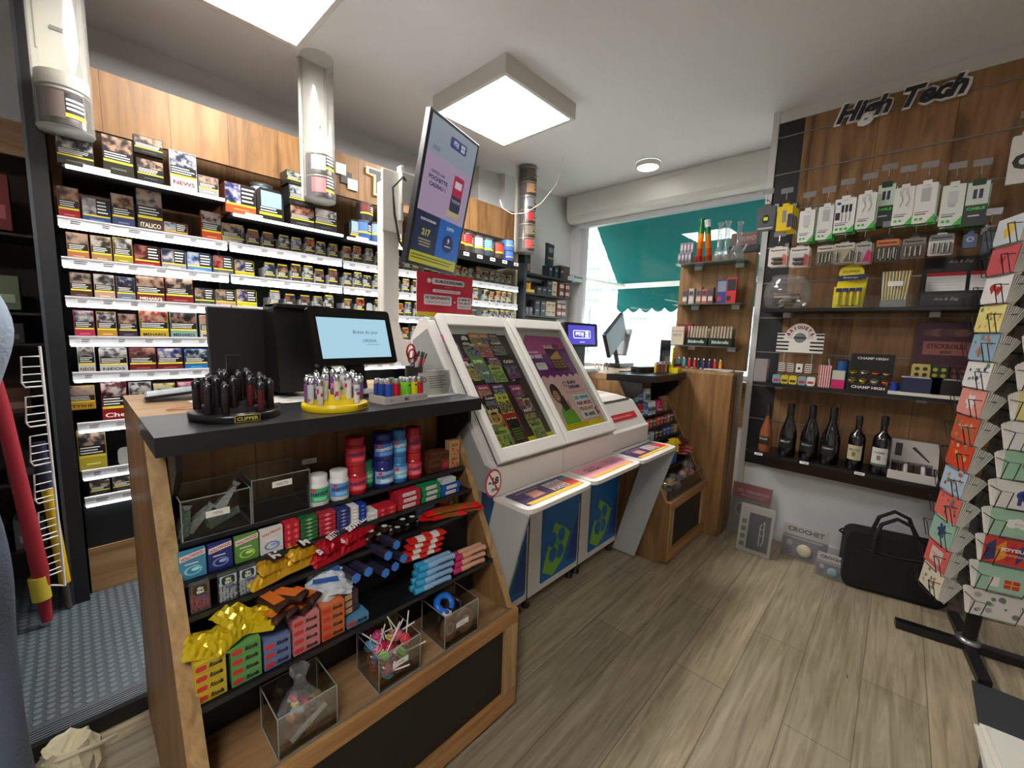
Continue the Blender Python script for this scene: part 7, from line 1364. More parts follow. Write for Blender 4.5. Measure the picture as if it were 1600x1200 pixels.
for i in range(4):
    for r in range(2): b = B(); b.lathe([(.019, 0), (.019, .006), (.0185, .008), (.019, .010), (.019, .014), (.017, .016), (.001, .016)], P([(196, 170, 110), (214, 190, 90), (200, 196, 180), (206, 120, 80)][(i+r) % 4], .2, .9), 20); b.obj('herb_grinder', label='%s metal grinder in the CHAMP HIGH box, %s of the %s row' % (['brass', 'gold', 'silver', 'copper'][(i+r) % 4], ORD[i], ('front', 'back')[r]), cat='grinder', M=T3(2.965+.045*r, ym+hw*.75-hw*.5*i, Z1+.048+.042*r) @ RY(-.5), group='grinders in the black box')
b = B(); b.cyl(.018, 0, .06, P((30, 60, 160), .3), 16); b.obj('canister', label='short blue cylinder right of the CHAMP HIGH box', cat='canister', loc=(2.96, wfx(1397, 605, 2.96).y, Z1))
t = thing('stickrolls_display', 'dark maroon STICKROLLS card display at the right of the middle shelf', 'display', (3.09, 0, Z1+.08)); y0, y1 = wfx(1425, 560, 3.09).y, wfx(1525, 560, 3.09).y; ym = (y0+y1)/2; hw = (y0-y1)/2
b = B(T3(0, ym, 0) @ WF); b.box(-hw, hw, 0, .30, -.02, 0, P((70, 34, 44), .5)); b.rect(-hw*.7, hw*.8, .13, .20, P((150, 90, 84), .5), .001); b.text('STICKROLLS', hw*.05, .175, .025, P((90, 30, 34), .4), .0016, w=hw*1.25, bold=.04); b.text('MINI', hw*.05, .145, .015, P((90, 30, 34), .4), .0016, bold=.03); [b.disc(-hw*.5+hw*.25*i, .245, .03, P([(90, 60, 60), (120, 80, 70), (80, 50, 60)][i % 3], .5), .001+.0002*i, None, 14, .02) for i in range(5)]; b.obj('card_body', t)
for i, (c, c2) in enumerate([((196, 180, 100), (60, 40, 40)), ((60, 70, 40), (170, 170, 50)), ((90, 40, 34), (130, 60, 50))]):
    b = B(WF); b.rbox(-.038, .038, 0, .075, -.008, 0, .01, P(c, .35)); b.rrect(-.033, .033, .005, .070, .008, P((40, 36, 34) if i else c, .4), .0006); [b.disc(-.016+.03*(j % 2), .02+.03*(j//2), .010, P(c2, .4), .0012, None, 10) for j in range(4)]; b.obj('rolling_tin', label='%s tin leaning under the STICKROLLS card' % ['cream framed', 'green and yellow', 'dark red'][i], cat='tin', loc=(3.05, wfx([1440, 1469, 1500][i], 575, 3.05).y, Z1+.085), group='tins under the STICKROLLS card')
for i, c in enumerate([(30, 40, 74), (20, 22, 24)]):
    b = B(); b.box(-.03, .03, -.075, .075, 0, .075, P((30, 30, 34), .3)); b.rect(-.07, .07, .003, .073, P(c, .5), .0305, WF); b.box(-.032, .03, -.076, .076, .073, .078, P((206, 206, 204), .25, .5)); b.obj('cigarette_case', label=['dark blue case with a silver rim on the middle shelf', 'black case with a silver rim on the middle shelf'][i], cat='case', loc=(2.97, wfx([1439, 1487][i], 600, 2.97).y, Z1+.018), group='silver rimmed cases')
b = B(); b.box(-.045, .05, -.18, .18, 0, .016, P((226, 222, 214), .4)); b.obj('tray', label='low white tray carrying the two silver rimmed cases', cat='tray', loc=(2.965, wfx(1463, 615, 2.965).y, Z1))
# wine bottles
Z2 = SHZ[2]+.001
def bottle(y, h, r, c, capc, labc, ltxt, lab, kind='champ', X=3.0, lt=(226, 220, 200)):
    t = thing('bottle', lab, 'bottle', (X, y, Z2), group='bottles on the lowest shelf')
    if kind == 'champ': pr_ = [(r*.9, 0), (r, .008), (r, h*.40), (r*.92, h*.50), (r*.62, h*.64), (r*.38, h*.76), (r*.33, h*.90), (r*.33, h)]
    elif kind == 'rose': pr_ = [(r*.9, 0), (r, .01), (r*.96, h*.40), (r*.8, h*.52), (r*.45, h*.66), (r*.30, h*.74), (r*.28, h)]
    else: pr_ = [(r*.92, 0), (r, .006), (r, h*.58), (r*.85, h*.66), (r*.42, h*.72), (r*.36, h*.78), (r*.36, h)]
    m = P(c, .08, spec=.8, coat=.5); b = B(); b.lathe(pr_, m, 28); b.obj('glass_body', t)
    k = .72 if kind != 'bord' else .78; rr = r*.40 if kind == 'champ' else r*.40; b = B(); b.lathe([(rr*1.04, h*k+.02), (rr, h*.99), (rr*.9, h+.003), (.001, h+.003)], P(capc, .4), 20); b.obj('capsule', t)
    b = B(); z0, z1 = (h*.16, h*.34) if kind != 'bord' else (h*.18, h*.46); b.arcband(r*1.012, z0, z1, PI-.9-.15, PI+.9-.15, P(labc, .5), 12)
    vs, fs, tw, th = text_geo(ltxt, .02, 0); R = r*1.025; b.add([(R*math.cos(PI-.15+v.x/tw*1.2), R*math.sin(PI-.15+v.x/tw*1.2), z1-(.3*(z1-z0))+v.y/th*.011) for v in [Vector((q.x, q.y, 0)) for q in vs]], fs, P(lt, .4))
    if kind == 'bord':
        b.arcband(R, z0+.02, z0+.045, PI-.35, PI+.05, P((120, 116, 96), .5), 5)
        if ltxt.startswith('C'): b.arcband(r*1.016, z0-.012, z0, PI-1.05, PI+.75, P((90, 110, 100), .5), 10)
    b.obj('label', t); return t
def bp(u, v): return onx(u, v, 3.0)
HB_ = .30
for u, vb, vt, r, c, cap, lc, tx, l, k in [(1194, 705, 633, .037, (150, 84, 50), (40, 26, 28), (44, 34, 30), 'ROSE', 'amber pink bottle with a dark label at the left end of the wine shelf', 'rose'), (1228, 712, 630, .045, (14, 22, 16), (18, 20, 20), (22, 22, 22), 'BRUT', 'black topped champagne bottle, second from the left on the wine shelf', 'champ'), (1261, 720, 633, .047, (12, 14, 14), (16, 16, 17), (26, 24, 24), 'COURAY', 'dark champagne bottle, left one of the close pair', 'champ'), (1293, 726, 636, .047, (12, 14, 14), (16, 16, 17), (26, 24, 24), 'COURAY', 'dark champagne bottle, right one of the close pair', 'champ'), (1333, 733, 650, .039, (14, 12, 14), (24, 20, 22), (196, 186, 150), 'BIBACCHUS', 'red wine bottle with a cream label showing a figure', 'bord'), (1371, 743, 650, .041, (12, 12, 14), (22, 20, 22), (214, 212, 204), 'CHARMES', 'red wine bottle with a white label, rightmost on the wine shelf', 'bord')]:
    p = onx(u, vb, 3.0); q = onx(u, vt, 3.0); bottle(p.y, q.z-Z2-.0, r, c, cap, lc, tx, l, k, lt=(30, 40, 30) if k == 'bord' else (200, 196, 190))
t = thing('display_box', 'white open carton of small corkscrews at the right of the wine shelf', 'display box', (2.99, 0, Z2)); y0, y1 = onx(1386, 740, 2.95).y, onx(1466, 740, 2.95).y; ym = (y0+y1)/2; hw = (y0-y1)/2
b = B(T3(0, ym, 0)); m = P((206, 200, 194), .5); b.box(-.06, .08, -hw, hw, 0, .004, m); b.box(-.062, -.058, -hw, hw, 0, .045, m); b.box(.078, .082, -hw, hw, 0, .19, m)
for s in (-hw, hw): b.add([(-.06, s, 0), (.08, s, 0), (.08, s, .14), (-.06, s, .045)], [(0, 1, 2, 3)], m)
b.box(-.02, .02, .0, .0, 0, 0, m); b.rect(-hw*.8, -hw*.5, .10, .17, P((60, 60, 64), .5), -.0775, WF); b.poly([(0, .16), (hw*.7, .09), (hw*.65, .085), (-.01, .15)], P((60, 60, 64), .5), -.0775, 0 or WF); b.obj('carton_body', t)
for i in range(7): b = B(); b.tube([(-.04, 0, .0), (.05, 0, .05)], .010, P([(44, 36, 38), (60, 40, 40), (206, 200, 196)][i % 3], .35), 8); b.cyl(.012, -.01, .014, P((150, 140, 140), .3, .6), 10, T3(.05, 0, .05)); b.obj('corkscrew', label='%s corkscrew in the white carton, %s from the left' % (['dark', 'brown', 'white'][i % 3], ORD[i]), cat='corkscrew', loc=(2.985, ym+hw*.75-hw*.24*i, Z2+.014), group='corkscrews in the white carton')
# ---------------------------------------------------------------- floor standing goods by the white wall
def leaning(nm, cat, lab, u0, v0, u1, v1, fn, d=.01, c=(200, 196, 190), lean=.2, dx=0.0, sh=0):
    um = (u0+u1)/2; Xb = onz(um, v1-sh, 0).x; p = onx(u0, v1, Xb); q = onx(u1, v1, Xb); w = p.y-q.y; yc = (p.y+q.y)/2; h = onx(um, v0, Xb+.04).z
    M = T3(Xb, yc, .004) @ RY(lean); b = B(WF); b.box(-w/2, w/2, 0, h, -d, 0, P(c, .5)); fn(b, w, h)
    b.box(-w/2-.004, w/2+.004, -.002, h+.004, .006, .0075, FILM); return b.obj(nm, label=lab, cat=cat, M=M)
def f_kit(b, w, h): 
    b.rect(-w/2, w/2, h*.72, h, P((170, 40, 46), .5), .0008); b.text('LES CHAUSSONS', .01, h*.86, h*.06, P((206, 170, 170), .5), .0014, w=w*.8, bold=.03); b.text('EN CROCHET', .01, h*.78, h*.05, P((206, 170, 170), .5), .0014, w=w*.6)
    b.rect(-w/2, w/2, 0, h*.72, P((120, 112, 104), .5), .0008); [b.disc(x, h*.5, w*.17, P((160, 150, 136), .4), .0014, None, 18, h*.14, .8) for x in (-w*.2, w*.22)]; [b.disc(x, h*.5, w*.13, P((90, 82, 74), .4), .0014, None, 18, h*.10) for x in (-w*.2, w*.22)]
leaning('craft_kit', 'craft kit', 'tall craft kit with a red top leaning on the wall beside the oak cabinet', 1134, 757, 1196, 840, f_kit)
def f_box(b, w, h):
    b.rect(-w*.44, w*.44, h*.04, h*.96, P((196, 190, 176), .5), .0008); b.rect(-w*.22, w*.42, h*.08, h*.84, P((34, 34, 38), .4), .0014); b.tube([(w*.14, h*.2, .003), (w*.14, h*.62, .003), (w*.24, h*.72, .003), (w*.26, h*.3, .003), (w*.2, h*.2, .003)], .003, P((214, 214, 210), .5), 4); [b.tube([(w*.12, y_*h, .003), (w*.26, y_*h, .003)], .0022, P((214, 214, 210), .5), 4) for y_ in (.42, .55)]; [b.rect(-w*.42, -w*.28, h*(.1+.16*j), h*(.2+.16*j), P((110, 100, 80), .5), .0014) for j in range(4)]
leaning('craft_kit', 'craft kit', 'black pouch with a white outline in a film bag, in front of the tall kit', 1148, 790, 1202, 866, f_box)
def f_cro(c):
    def f(b, w, h):
        b.rect(-w/2, w/2, h*.66, h, P((214, 206, 204), .5), .0008); b.text('CROCHET', 0, h*.85, h*.14, P((56, 44, 50), .5), .0014, w=w*.82, bold=.05); b.rect(-w/2, w/2, 0, h*.66, P((120, 112, 120), .5), .0008)
        b.sphere(w*.17, P(c, .6, bump=.5, bscale=200), 16, T3(w*.02, h*.28, .012), sz=.5); b.disc(-w*.33, h*.42, w*.08, P((196, 190, 186), .5), .0014, None, 12); b.disc(-w*.32, h*.16, w*.07, P((60, 50, 60), .5), .0014, None, 12, r0=.6); b.rect(-w*.5, w*.4, h*.58, h*.62, P((206, 200, 190), .4), .0016)
    return f
leaning('craft_kit', 'craft kit', 'CROCHET kit with a cream wool ball leaning on the baseboard', 1218, 822, 1290, 876, f_cro((206, 196, 170)), c=(196, 190, 186))
leaning('craft_kit', 'craft kit', 'CROCHET kit with a pale teal wool ball beside the black bag', 1272, 866, 1326, 905, f_cro((120, 150, 150)), c=(186, 180, 178))
# black briefcase bag
t = thing('laptop_bag', 'black fabric laptop bag with two handles standing on the floor by the wall', 'bag', (2.93, -.075, .003), .22)
FB = P((18, 18, 19), .75, bump=.25, bscale=300); b = B(WF)
b.rbox(-.20, .23, 0, .32, -.10, .02, .05, FB, n=6); o = b.obj('bag_body', t, bevel=.02)
b = B(WF); b.rbox(-.17, .19, .02, .22, .02, .035, .03, FB); b.tube([(-.12, .235, .024), (.0, .225, .026), (.12, .235, .024)], .003, P((60, 60, 62), .4), 5); b.obj('front_pocket', t, bevel=.006)
for z, dz in ((.0, 0), (-.06, .02)):
    b = B(WF); pts = [(-.08, .20 if z == 0 else .29, z+.022 if z == 0 else z), (-.085, .30, z+.024 if z == 0 else z), (-.06, .38+dz, z), (.0, .425+dz, z), (.06, .40+dz, z), (.10, .32, z), (.11, .20 if z == 0 else .29, z+.022 if z == 0 else z)]
    b.tube(pts, .010, FB, 8); b.obj('handle', t)
B(WF).tube([(-.20, .27, -.04), (-.225, .285, -.04), (-.21, .30, -.04)], .006, FB).obj('strap_ring', t)

# ---------------------------------------------------------------- greeting card spinner
CX, CY = 2.66, -.35; SPB = T3(CX, CY, .003) @ RX(.035)
t = thing('card_spinner', 'black wire card spinner full of greeting cards on a crossed foot', 'card spinner', M=SPB); KM = P((20, 20, 22), .4)
AF = math.atan2(.24, -.02)   # feet run roughly across the view
b = B(); b.box(-.24, .50, -.022, .022, 0, .035, KM, RX(-.035) @ RZ(math.radians(-82))); b.obj('foot_bar', t, bevel=.002); b = B(); b.box(-.27, .27, -.02, .02, 0, .032, KM, RX(-.035) @ RZ(math.radians(6))); b.obj('foot_bar', t, bevel=.002)
b = B(); b.cyl(.024, .035, 1.95, KM, 16); b.lathe([(.04, .035), (.04, .05), (.026, .055)], STEEL, 20); b.obj('pole', t)
slat = wood('grey_slat_print', (168, 166, 162), (136, 134, 130), (84, 84, 84), axis='y')
b = B(); b.box(-.055, .055, -.055, .055, .20, 1.86, slat, RZ(math.radians(20))); [b.box(-.056, .056, -.056, .056, .25+.118*i, .258+.118*i, P((50, 50, 50), .6), RZ(math.radians(20))) for i in range(14)]; b.obj('core', t)
left = [((206, 214, 216), (236, 190, 60), 'pale card with a yellow sun'), ((206, 90, 96), (180, 60, 60), 'rose red card with a heart'), ((232, 228, 226), (206, 60, 60), 'white card with two red hearts'), ((236, 222, 140), (226, 140, 60), 'yellow card with fruit'), ((150, 180, 200), (206, 100, 90), 'light blue card with a small figure'), ((232, 228, 222), (60, 80, 140), 'white card strewn with small blossoms'), ((226, 150, 136), (236, 226, 222), 'salmon card with a white flower'), ((206, 90, 56), (200, 200, 180), 'rust red card with a pale wreath'), ((216, 70, 40), (236, 190, 110), 'bright orange card with leaves'), ((176, 196, 212), (206, 70, 50), 'pale blue card with drinks'), ((226, 110, 96), (90, 60, 130), 'coral card with purple specks'), ((150, 190, 166), (40, 60, 110), 'mint card with navy flowers'), ((216, 96, 90), (214, 196, 180), 'red card with a beige panel'), ((222, 214, 190), (190, 60, 50), 'cream card with bold abstract strokes')]
right = [((232, 228, 226), (190, 60, 60), 'white card with red lines'), ((226, 190, 200), (190, 60, 90), 'pink card with a rose'), ((214, 222, 226), (90, 120, 160), 'pale card with blue letters'), ((236, 226, 190), (200, 120, 60), 'cream card with an orange motif'), ((216, 50, 46), (236, 222, 216), 'bright red card with white dots'), ((232, 230, 226), (60, 60, 60), 'white card with small bunting'), ((236, 222, 150), (90, 140, 90), 'pale yellow card with holly leaves'), ((232, 230, 226), (60, 80, 150), 'white card with a blue swallow'), ((160, 200, 170), (80, 80, 150), 'mint card with purple blooms'), ((230, 226, 220), (50, 64, 140), 'white card with a navy elephant'), ((166, 200, 172), (236, 236, 226), 'green card with a white cloud'), ((214, 70, 56), (236, 170, 60), 'orange and red card reading JOYEUX'), ((170, 206, 180), (206, 60, 50), 'mint card with a red gift'), ((226, 220, 214), (120, 120, 120), 'plain pale card')]
rg = random.Random(8)
def card_stack(k, side, spec):
    c, c2, l = spec; z = 1.745-.1165*k if side == 0 else 1.745-.1165*k+.02
    nx, ny, n, th_ = .165, .108, 7, .0022
    A = math.radians(110 if side == 0 else 200); FR = SPB @ T3(0, 0, z) @ RZ(A-PI) @ T3(-.17, -.0 if side == 0 else .03, 0) @ WF      # pocket plane facing outwards
    M = FR @ RX(-.06)
    q = thing('greeting_card', 'stack of cards: %s, %s face of the spinner' % (l, 'left' if side == 0 else 'right'), 'greeting cards', M=M, group='greeting cards in the wire spinner')
    b = B()
    b.box(-nx/2, nx/2, 0, ny, -.0015, .0, P(c, .45)); z_ = .0006; C2 = P(c2, .45); C3 = P(tuple(int((a+b_)/2) for a, b_ in zip(c, c2)), .45)
    if 'elephant' in l: b.disc(.01, .055, .036, C2, z_, None, 18, .024); b.rect(-.02, -.008, .015, .045, C2, z_); b.rect(.02, .032, .015, .045, C2, z_); b.disc(.0, .055, .014, P((30, 36, 70), .4), z_*2, None, 12); b.tube([(.045, .055, 0), (.062, .04, 0)], .005, C2, 4)
    elif 'heart' in l: 
        for x, y in (((-.02, .06), (.02, .05)) if 'two' in l else ((0, .055),)): b.disc(x-.009, y+.006, .012, C2, z_, None, 10); b.disc(x+.009, y+.006, .012, C2, z_, None, 10); b.poly([(x-.021, y+.004), (x+.021, y+.004), (x, y-.024)], C2, z_)
    elif 'JOYEUX' in l:
        for i, cc in enumerate([(60, 60, 110), (236, 150, 60), (200, 40, 60), (70, 60, 120), (230, 130, 50)]): b.poly([(-.075+.03*i, .005), (-.045+.03*i, .02+.01*i), (-.05+.03*i, .1), (-.075+.03*i, .07)], P(cc, .4), z_)
        b.text('JOYEUX', .01, .062, .018, P((240, 236, 226), .4), z_*3, w=.09, bold=.05); b.text('ANNIVERSAIRE', .01, .042, .009, P((236, 190, 80), .4), z_*3, w=.085, bold=.03)
    elif 'cloud' in l: [b.disc(-.02+.018*i, .055+.006*(i % 2), .018, C2, z_+.0001*i, None, 12) for i in range(4)]; b.text('Bonjour', .005, .055, .009, P((120, 120, 120), .4), z_*3)
    elif 'gift' in l: b.rect(.0, .045, .02, .055, C2, z_); b.rect(.0, .045, .036, .040, P((236, 190, 60), .4), z_*2); b.rect(.02, .024, .02, .055, P((236, 190, 60), .4), z_*2); b.rrect(-.045, -.015, .02, .06, .006, PAPER, z_)
    elif 'panel' in l: b.rrect(-.045, .045, .02, .085, .006, C2, z_); b.text('MERCI', 0, .055, .014, P(c, .4), z_*2, w=.06)
    elif 'sun' in l or 'flower' in l or 'rose' in l: b.disc(0, .055, .020, C2, z_*2, None, 14); [b.disc(.024*math.cos(a), .055+.024*math.sin(a), .010, C2, z_, None, 8) for a in [j*1.05 for j in range(6)]]; [b.disc(rg.uniform(-.06, .06), rg.uniform(.01, .1), .004, C3, z_, None, 6) for j in range(6)]
    elif 'swallow' in l: b.poly([(-.04, .07), (.0, .06), (.03, .085), (.02, .055), (.06, .03), (.0, .045)], C2, z_)
    else:
        for j in range(12): b.disc(rg.uniform(-.065, .065), rg.uniform(.012, .096), rg.uniform(.004, .012), [C2, C3, P((96, 140, 96), .45)][j % 3], z_+.00012*j, None, 8)
    b.obj('front_card', q)
    b = B(); w0 = nx; t_ = .035
    for j in range(9): b.box(-nx/2+.002, nx/2-.001, .0, ny-.001*(j % 3), -.0045-.0028*j, -.0022-.0028*j, P((232-8*(j % 2), 228-8*(j % 2), 220-6*(j % 3)), .6), RX(-.045*(j+1)))
    b.obj('card_stack', q)
    b = B(FR) ; r = .0018
    b.tube([(-nx/2-.004, .0, -.05), (-nx/2-.004, -.004, .008), (-nx/2-.004, .07, .028), (-nx/2+.03, .07, .030), (-nx/2+.03, -.004, .01), (nx/2-.03, -.004, .01), (nx/2-.03, .07, .030), (nx/2+.004, .07, .028), (nx/2+.004, -.004, .008), (nx/2+.004, .0, -.05)], r, KM, 5); b.tube([(nx/2-.03, .07, .03), (nx/2+.004, .07, -.04)], r, KM, 5); b.tube([(-nx/2-.004, .07, .028), (-nx/2-.004, .07, -.04)], r, KM, 5)
    b.obj('wire_pocket', t, M=SPB.inverted())
for k in range(14): card_stack(k, 0, left[k]); card_stack(k, 1, right[k])
b = B(); b.lathe([(.05, 0), (.055, .02), (.055, .07), (.03, .08)], KM, 24); b.obj('top_cap', t, loc=(0, 0, 1.87))
# dark mats and papers at the right edge
b = B(); p = [onz(1518, 1065, .004), onz(1600, 1098, .004), onz(1700, 1300, .004), onz(1534, 1165, .004)]
c_ = Vector(sum((Vector(x) for x in p), Vector())/4); b.add([(q.x-c_.x, q.y-c_.y, 0) for q in p]+[(q.x-c_.x, q.y-c_.y, .010) for q in p], [(3, 2, 1, 0), (4, 5, 6, 7), (0, 1, 5, 4), (1, 2, 6, 5), (2, 3, 7, 6), (3, 0, 4, 7)], P((60, 62, 66), .7, bump=.3, bscale=300)); b.obj('floor_mat', label='charcoal floor mat at the bottom right edge of the photo', cat='mat', loc=(c_.x, c_.y, .003))
t = thing('low_stand', 'black base of a low stand on the floor behind the card spinner', 'stand', (2.99, -.82, .003)); b = B(); b.box(-.22, .20, -.25, .13, 0, .03, P((24, 24, 25), .5)); b.obj('base', t, bevel=.003); B().box(-.02, .20, -.22, .05, .03, .42, P((120, 118, 108), .6)).obj('pillar', t)
t = thing('newspaper_pile', 'pile of folded white newspapers on a low stand, just inside the bottom right corner', 'newspapers', (1.50, -.40, .003)); B().box(-.2, .12, -.28, .13, 0, .30, P((70, 70, 72), .6)).obj('stand', t)
b = B()
for k in range(6): b.box(-.17, .125-.006*(k % 2), -.26, .145-.012*(k % 3), .302+.006*k, .307+.006*k, P((216-6*(k % 2), 210, 198), .7), RZ(.02*k))
b.obj('folded_papers', t)
b = B(); b.prism([(-.0, 0), (.018, .004), (.02, .007), (.002, .003)], 0, .002, P((50, 60, 70), .5)); b.obj('floor_scrap', label='tiny dark scrap lying on the planks in the foreground', cat='scrap', loc=tuple(onz(1325, 1060, .002)))

# ---------------------------------------------------------------- dim storage racks at the far left
SX0 = -1.15
t = thing('storage_rack', 'dark storage rack with an oak head board beyond the black upright', 'rack', (-.60, 2.85, .071)); b = B(); b.box(-.55, .53, .17, .20, 0, 2.05, P((38, 30, 28), .7)); b.obj('back', t); B().box(-.55, .53, -.02, .0, 1.94, 2.08, WOODX).obj('head_board', t)
for z in (.25, .55, .85, 1.15, 1.28, 1.60): B().box(-.55, .53, -.15, .17, z-.01, z, P((30, 28, 28), .6)).obj('shelf', t)
rg = random.Random(14)
names_ = ['dark red', 'beige', 'grey', 'black', 'brown', 'faded green']; cs = [(120, 30, 34), (150, 130, 110), (80, 84, 90), (30, 30, 34), (84, 54, 40), (96, 110, 84)]
n_ = 0
for zi, z in enumerate((.32, .62, .92, 1.22, 1.36, 1.68)):
    for i in range(9):
        k = rg.randrange(6); hh = rg.uniform(.05, .12) if zi == 3 else rg.uniform(.08, .22); b = B(); w = .045; b.box(-w, w, -.06, .06, 0, min(hh, .10 if zi == 3 else hh), P(cs[k], .6)); b.rect(-w*.7, w*.7, hh*.2, hh*.45, P(tuple(min(255, a+60) for a in cs[k]), .6), .0605, FRONT)
        b.obj('stored_pack', label='%s packet in the dim rack, %s shelf up, %s across' % (names_[k], ORD[zi], ORD[i]), cat='packet', loc=(-1.09+.115*i, 2.78, z+.003), group='packets in the dim rack')
# broom and tools leaning by the rack
t = thing('red_umbrella', 'long closed red umbrella with a yellow label, standing in front of the dim rack', 'umbrella', (-.155, 2.45, .074)); b = B(); b.tube([(.02, 0, .02), (.015, .0, .25), (-.03, .0, .9), (-.045, .0, 1.12)], [.016, .026, .022, .012], P((150, 22, 40), .6), 10); b.obj('canopy', t)
b = B(); b.tube([(.013, -.001, .12), (.008, -.001, .22)], .0285, P((196, 176, 50), .5), 10); b.obj('label', t); b = B(); b.tube([(-.045, .0, 1.12), (-.05, .0, 1.20)], .010, BLK, 8); b.obj('tip', t)
t = thing('wire_rack', 'narrow white wire rack with stepped pockets hanging on the black upright', 'wire rack', (-.098, 2.50, .20)); Wm = P((220, 220, 216), .4); b = B(); b.tube([(.02, 0, 0), (.02, 0, 1.02)], .005, Wm, 6); b.tube([(-.02, .0, .02), (.02, 0, .0)], .004, Wm, 5); b.obj('stem', t)
for k in range(6):
    b = B(); z = .07+.158*k
    b.tube([(.018, 0, z+.12), (-.03, -.02, z+.12), (-.035, -.03, z+.02), (-.028, -.02, z), (.018, 0, z)], .0035, Wm, 5)
    for j in range(3): b.tube([(.018, 0, z+.02+.03*j), (-.034, -.025, z+.02+.03*j)], .0022, Wm, 4)
    b.obj('pocket', t)
t = thing('yellow_tool', 'yellow handled tool standing beside the black upright', 'tool', (-.09, 2.545, .074)); b = B(); b.tube([(.012, 0, .12), (-.01, 0, .55)], .018, P((210, 170, 20), .5), 8); b.obj('handle', t); b = B(); b.tube([(.016, 0, .0), (.012, 0, .12)], .01, P((70, 66, 60), .5), 8); b.obj('foot', t); b = B(); b.tube([(-.01, 0, .55), (-.02, 0, .75)], .02, P((30, 30, 60), .6), 8); b.obj('grip', t)

# ---------------------------------------------------------------- person cut off by the left edge
JN = P((100, 114, 134), .85, bump=.35, bscale=120); JK = P((150, 166, 182), .85, bump=.35, bscale=90); SKN = P((176, 128, 104), .5); HAIRM = P((50, 38, 30), .8)
def new_skin(name, pts, edges, radii, m, parent, root=0, sub=2):
    import bmesh
    me = bpy.data.meshes.new(name); bm_ = bmesh.new(); lay = bm_.verts.layers.skin.verify(); vs = []
    for i, p in enumerate(pts): v = bm_.verts.new(p); v[lay].radius = radii[i] if isinstance(radii[i], tuple) else (radii[i], radii[i]); v[lay].use_root = (i == root); vs.append(v)
    for a, c in edges: bm_.edges.new((vs[a], vs[c]))
    bm_.to_mesh(me); bm_.free(); me.materials.append(m); o = bpy.data.objects.new(name, me); COL.objects.link(o); o.parent = parent
    s = o.modifiers.new('skin', 'SKIN'); s.use_smooth_shade = True; q = o.modifiers.new('sub', 'SUBSURF'); q.levels = sub; q.render_levels = sub; return o

PX_, PY_ = -.315, 1.585
t = thing('person', 'person in a pale denim jacket and jeans standing at the left edge', 'person', (PX_, PY_, .002))
# one continuous body: pelvis, spine, head, arms with hands, legs
pts = [(0, 0, .92), (0, .0, 1.08), (0, -.01, 1.25), (0, -.02, 1.40), (0, .0, 1.49), (0, .02, 1.56), (0, .03, 1.64), (0, .02, 1.70)]
rad = [(.13, .09), (.11, .085), (.13, .09), (.11, .075), .05, (.062, .075), (.072, .088), (.05, .06)]
ed = [(i, i+1) for i in range(7)]
for s_ in (-1, 1):
    k = len(pts); el = (.13*s_, -.09, 1.16) if s_ > 0 else (-.22, -.04, 1.14); wr_ = (.11, .10, 1.09) if s_ > 0 else (-.20, .12, 1.02)
    pts += [(.155*s_, -.02, 1.40), (.175*s_, -.04, 1.30), el, wr_]; rad += [.052, .046, .038, .026]; ed += [(3, k), (k, k+1), (k+1, k+2), (k+2, k+3)]
    h = Vector(wr_); f = (Vector(wr_)-Vector(el)).normalized(); sd = Vector((f.y, -f.x, 0)).normalized()*s_; k2 = len(pts); pts.append(tuple(h+f*.05)); rad.append((.030, .016)); ed.append((k+3, k2))
    for q in range(4):
        a = h+f*.095+sd*(-.026+.018*q); ln = (.030, .036, .033, .024)[q]; c = a+f*ln+Vector((0, 0, -.008)); e2 = c+f*.016+Vector((0, 0, -.020)); n0 = len(pts); pts += [tuple(a), tuple(c), tuple(e2)]; rad += [.0095, .0085, .007]; ed += [(k2, n0), (n0, n0+1), (n0+1, n0+2)]
    a = h+f*.045-sd*.034; c = a+f*.034-sd*.010+Vector((0, 0, -.01)); n0 = len(pts); pts += [tuple(a), tuple(c)]; rad += [.011, .008]; ed += [(k2, n0), (n0, n0+1)]
    k = len(pts); pts += [(.09*s_, 0, .86), (.10*s_, .005, .68), (.105*s_, .01, .48), (.11*s_, -.015, .28), (.115*s_, -.02, .085), (.12*s_, .06, .04), (.125*s_, .13, .03)]; rad += [.085, .078, .055, .052, .035, (.036, .03), (.032, .02)]; ed += [(0, k)]+[(k+i, k+i+1) for i in range(6)]
new_skin('body', pts, ed, rad, SKN, t)
# jeans and jacket follow the body
pj = [(0, 0, .96), (0, 0, .90)]; rj = [(.150, .115), (.150, .115)]; ej = [(0, 1)]
for s_ in (-1, 1):
    k = len(pj); zs = [(.095, 0, .82, .096), (.10, .0, .68, .092), (.103, .01, .56, .078), (.105, .012, .47, .074), (.108, .0, .36, .070), (.112, -.012, .25, .068), (.115, -.018, .15, .070), (.117, -.015, .085, .074)]
    pj += [(x*s_, y, z) for x, y, z, r in zs]; rj += [r for *_, r in zs]; ej += [(1, k)]+[(k+i, k+i+1) for i in range(len(zs)-1)]
new_skin('jeans', pj, ej, rj, JN, t)
pk_ = [(0, 0, .93), (0, 0, 1.05), (0, -.01, 1.22), (0, -.02, 1.38), (0, -.01, 1.46)]; rk = [(.155, .12), (.148, .115), (.158, .12), (.135, .10), (.075, .07)]; ek = [(i, i+1) for i in range(4)]
for s_ in (-1, 1):
    el = (.145*s_, -.09, 1.16) if s_ > 0 else (-.23, -.04, 1.14); wr_ = (.115, .085, 1.095) if s_ > 0 else (-.205, .10, 1.03)
    k = len(pk_); pk_ += [(.150*s_, -.02, 1.40), (.185*s_, -.04, 1.32), el, wr_]; rk += [.070, .062, .054, .044]; ek += [(3, k), (k, k+1), (k+1, k+2), (k+2, k+3)]
new_skin('denim_jacket', pk_, ek, rk, JK, t)
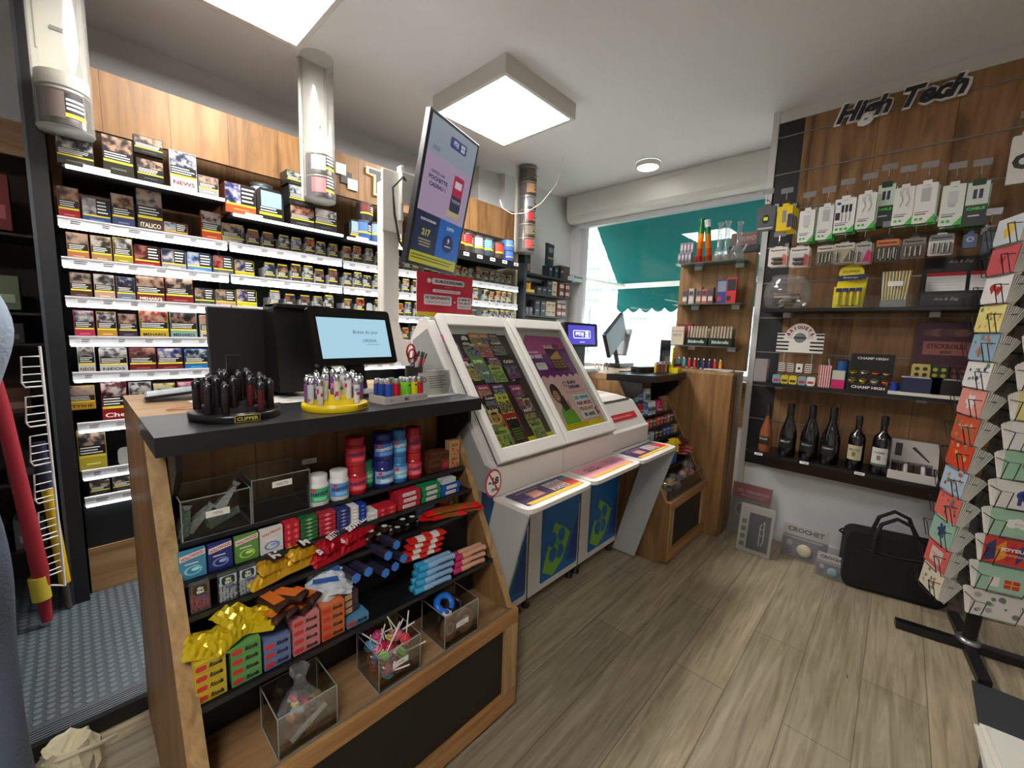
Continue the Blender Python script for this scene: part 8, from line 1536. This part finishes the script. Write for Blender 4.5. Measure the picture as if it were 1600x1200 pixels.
b = B(); b.sphere(.098, HAIRM, 18, T3(0, -.012, 1.665), .86, 1.0, 1.02); b.obj('hair', t)
b = B(); b.sphere(.012, P((236, 234, 230), .3), 10, T3(-.03, .108, 1.645)); b.sphere(.012, P((236, 234, 230), .3), 10, T3(.03, .108, 1.645)); b.sphere(.006, P((60, 44, 34), .3), 8, T3(-.03, .118, 1.645)); b.sphere(.006, P((60, 44, 34), .3), 8, T3(.03, .118, 1.645)); b.obj('eyes', t)
b = B(); b.prism([(-.012, 0), (.012, 0), (.004, .045), (-.004, .045)], 0, .022, SKN, TF((0, .108, 1.595), (-1, 0, 0), (0, 0, 1))); b.obj('nose', t)
B().tube([(-.024, .106, 1.578), (0, .114, 1.576), (.024, .106, 1.578)], .005, P((150, 80, 76), .5)).obj('mouth', t)
for s_ in (-1, 1):
    B().sphere(.022, SKN, 10, T3(.084*s_, .0, 1.635), .35, .7, 1).obj('ear', t)
    b = B(); b.rbox(.117*s_-.045, .117*s_+.045, -.075, .155, 0, .028, .04, P((216, 212, 204), .6)); b.rbox(.117*s_-.042, .117*s_+.042, -.07, .15, .028, .075, .04, P((70, 74, 84), .7)); b.obj('shoe', t, bevel=.01)
# crumpled bag at the person's feet
rg = random.Random(33); vs = []; fs = []; n = 22
prof = [(.045, 0), (.066, .01), (.07, .04), (.062, .075), (.05, .10), (.045, .12)]
for k, (r, z) in enumerate(prof): vs += [(r*math.cos(2*PI*i/n)*(1+rg.uniform(-.16, .16)), r*math.sin(2*PI*i/n)*(1+rg.uniform(-.16, .16)), z+rg.uniform(-.008, .012)*(k > 0)) for i in range(n)]
c0 = len(vs); vs.append((0, 0, .085))
for k in range(len(prof)-1): fs += [(k*n+i, k*n+(i+1) % n, (k+1)*n+(i+1) % n, (k+1)*n+i) for i in range(n)]
fs += [((len(prof)-1)*n+i, (len(prof)-1)*n+(i+1) % n, c0) for i in range(n)]; fs.append(tuple(range(n))[::-1])
b = B(); b.add(vs, fs, P((214, 204, 174), .6, bump=.4, bscale=60)); b.prism([(0, 0), (.03, .055), (-.035, .02)], 0, .003, P((224, 216, 190), .6), T3(-.02, .0, .09) @ RX(1.2)); b.tube([(-.05, -.02, .10), (.0, -.05, .115), (.07, -.04, .10), (.10, -.02, .085)], .006, P((206, 196, 168), .6), 6)
b.obj('crumpled_bag', label="crumpled cream paper bag on the floor at the person's feet", cat='bag', loc=(-.078, 1.63, .002))
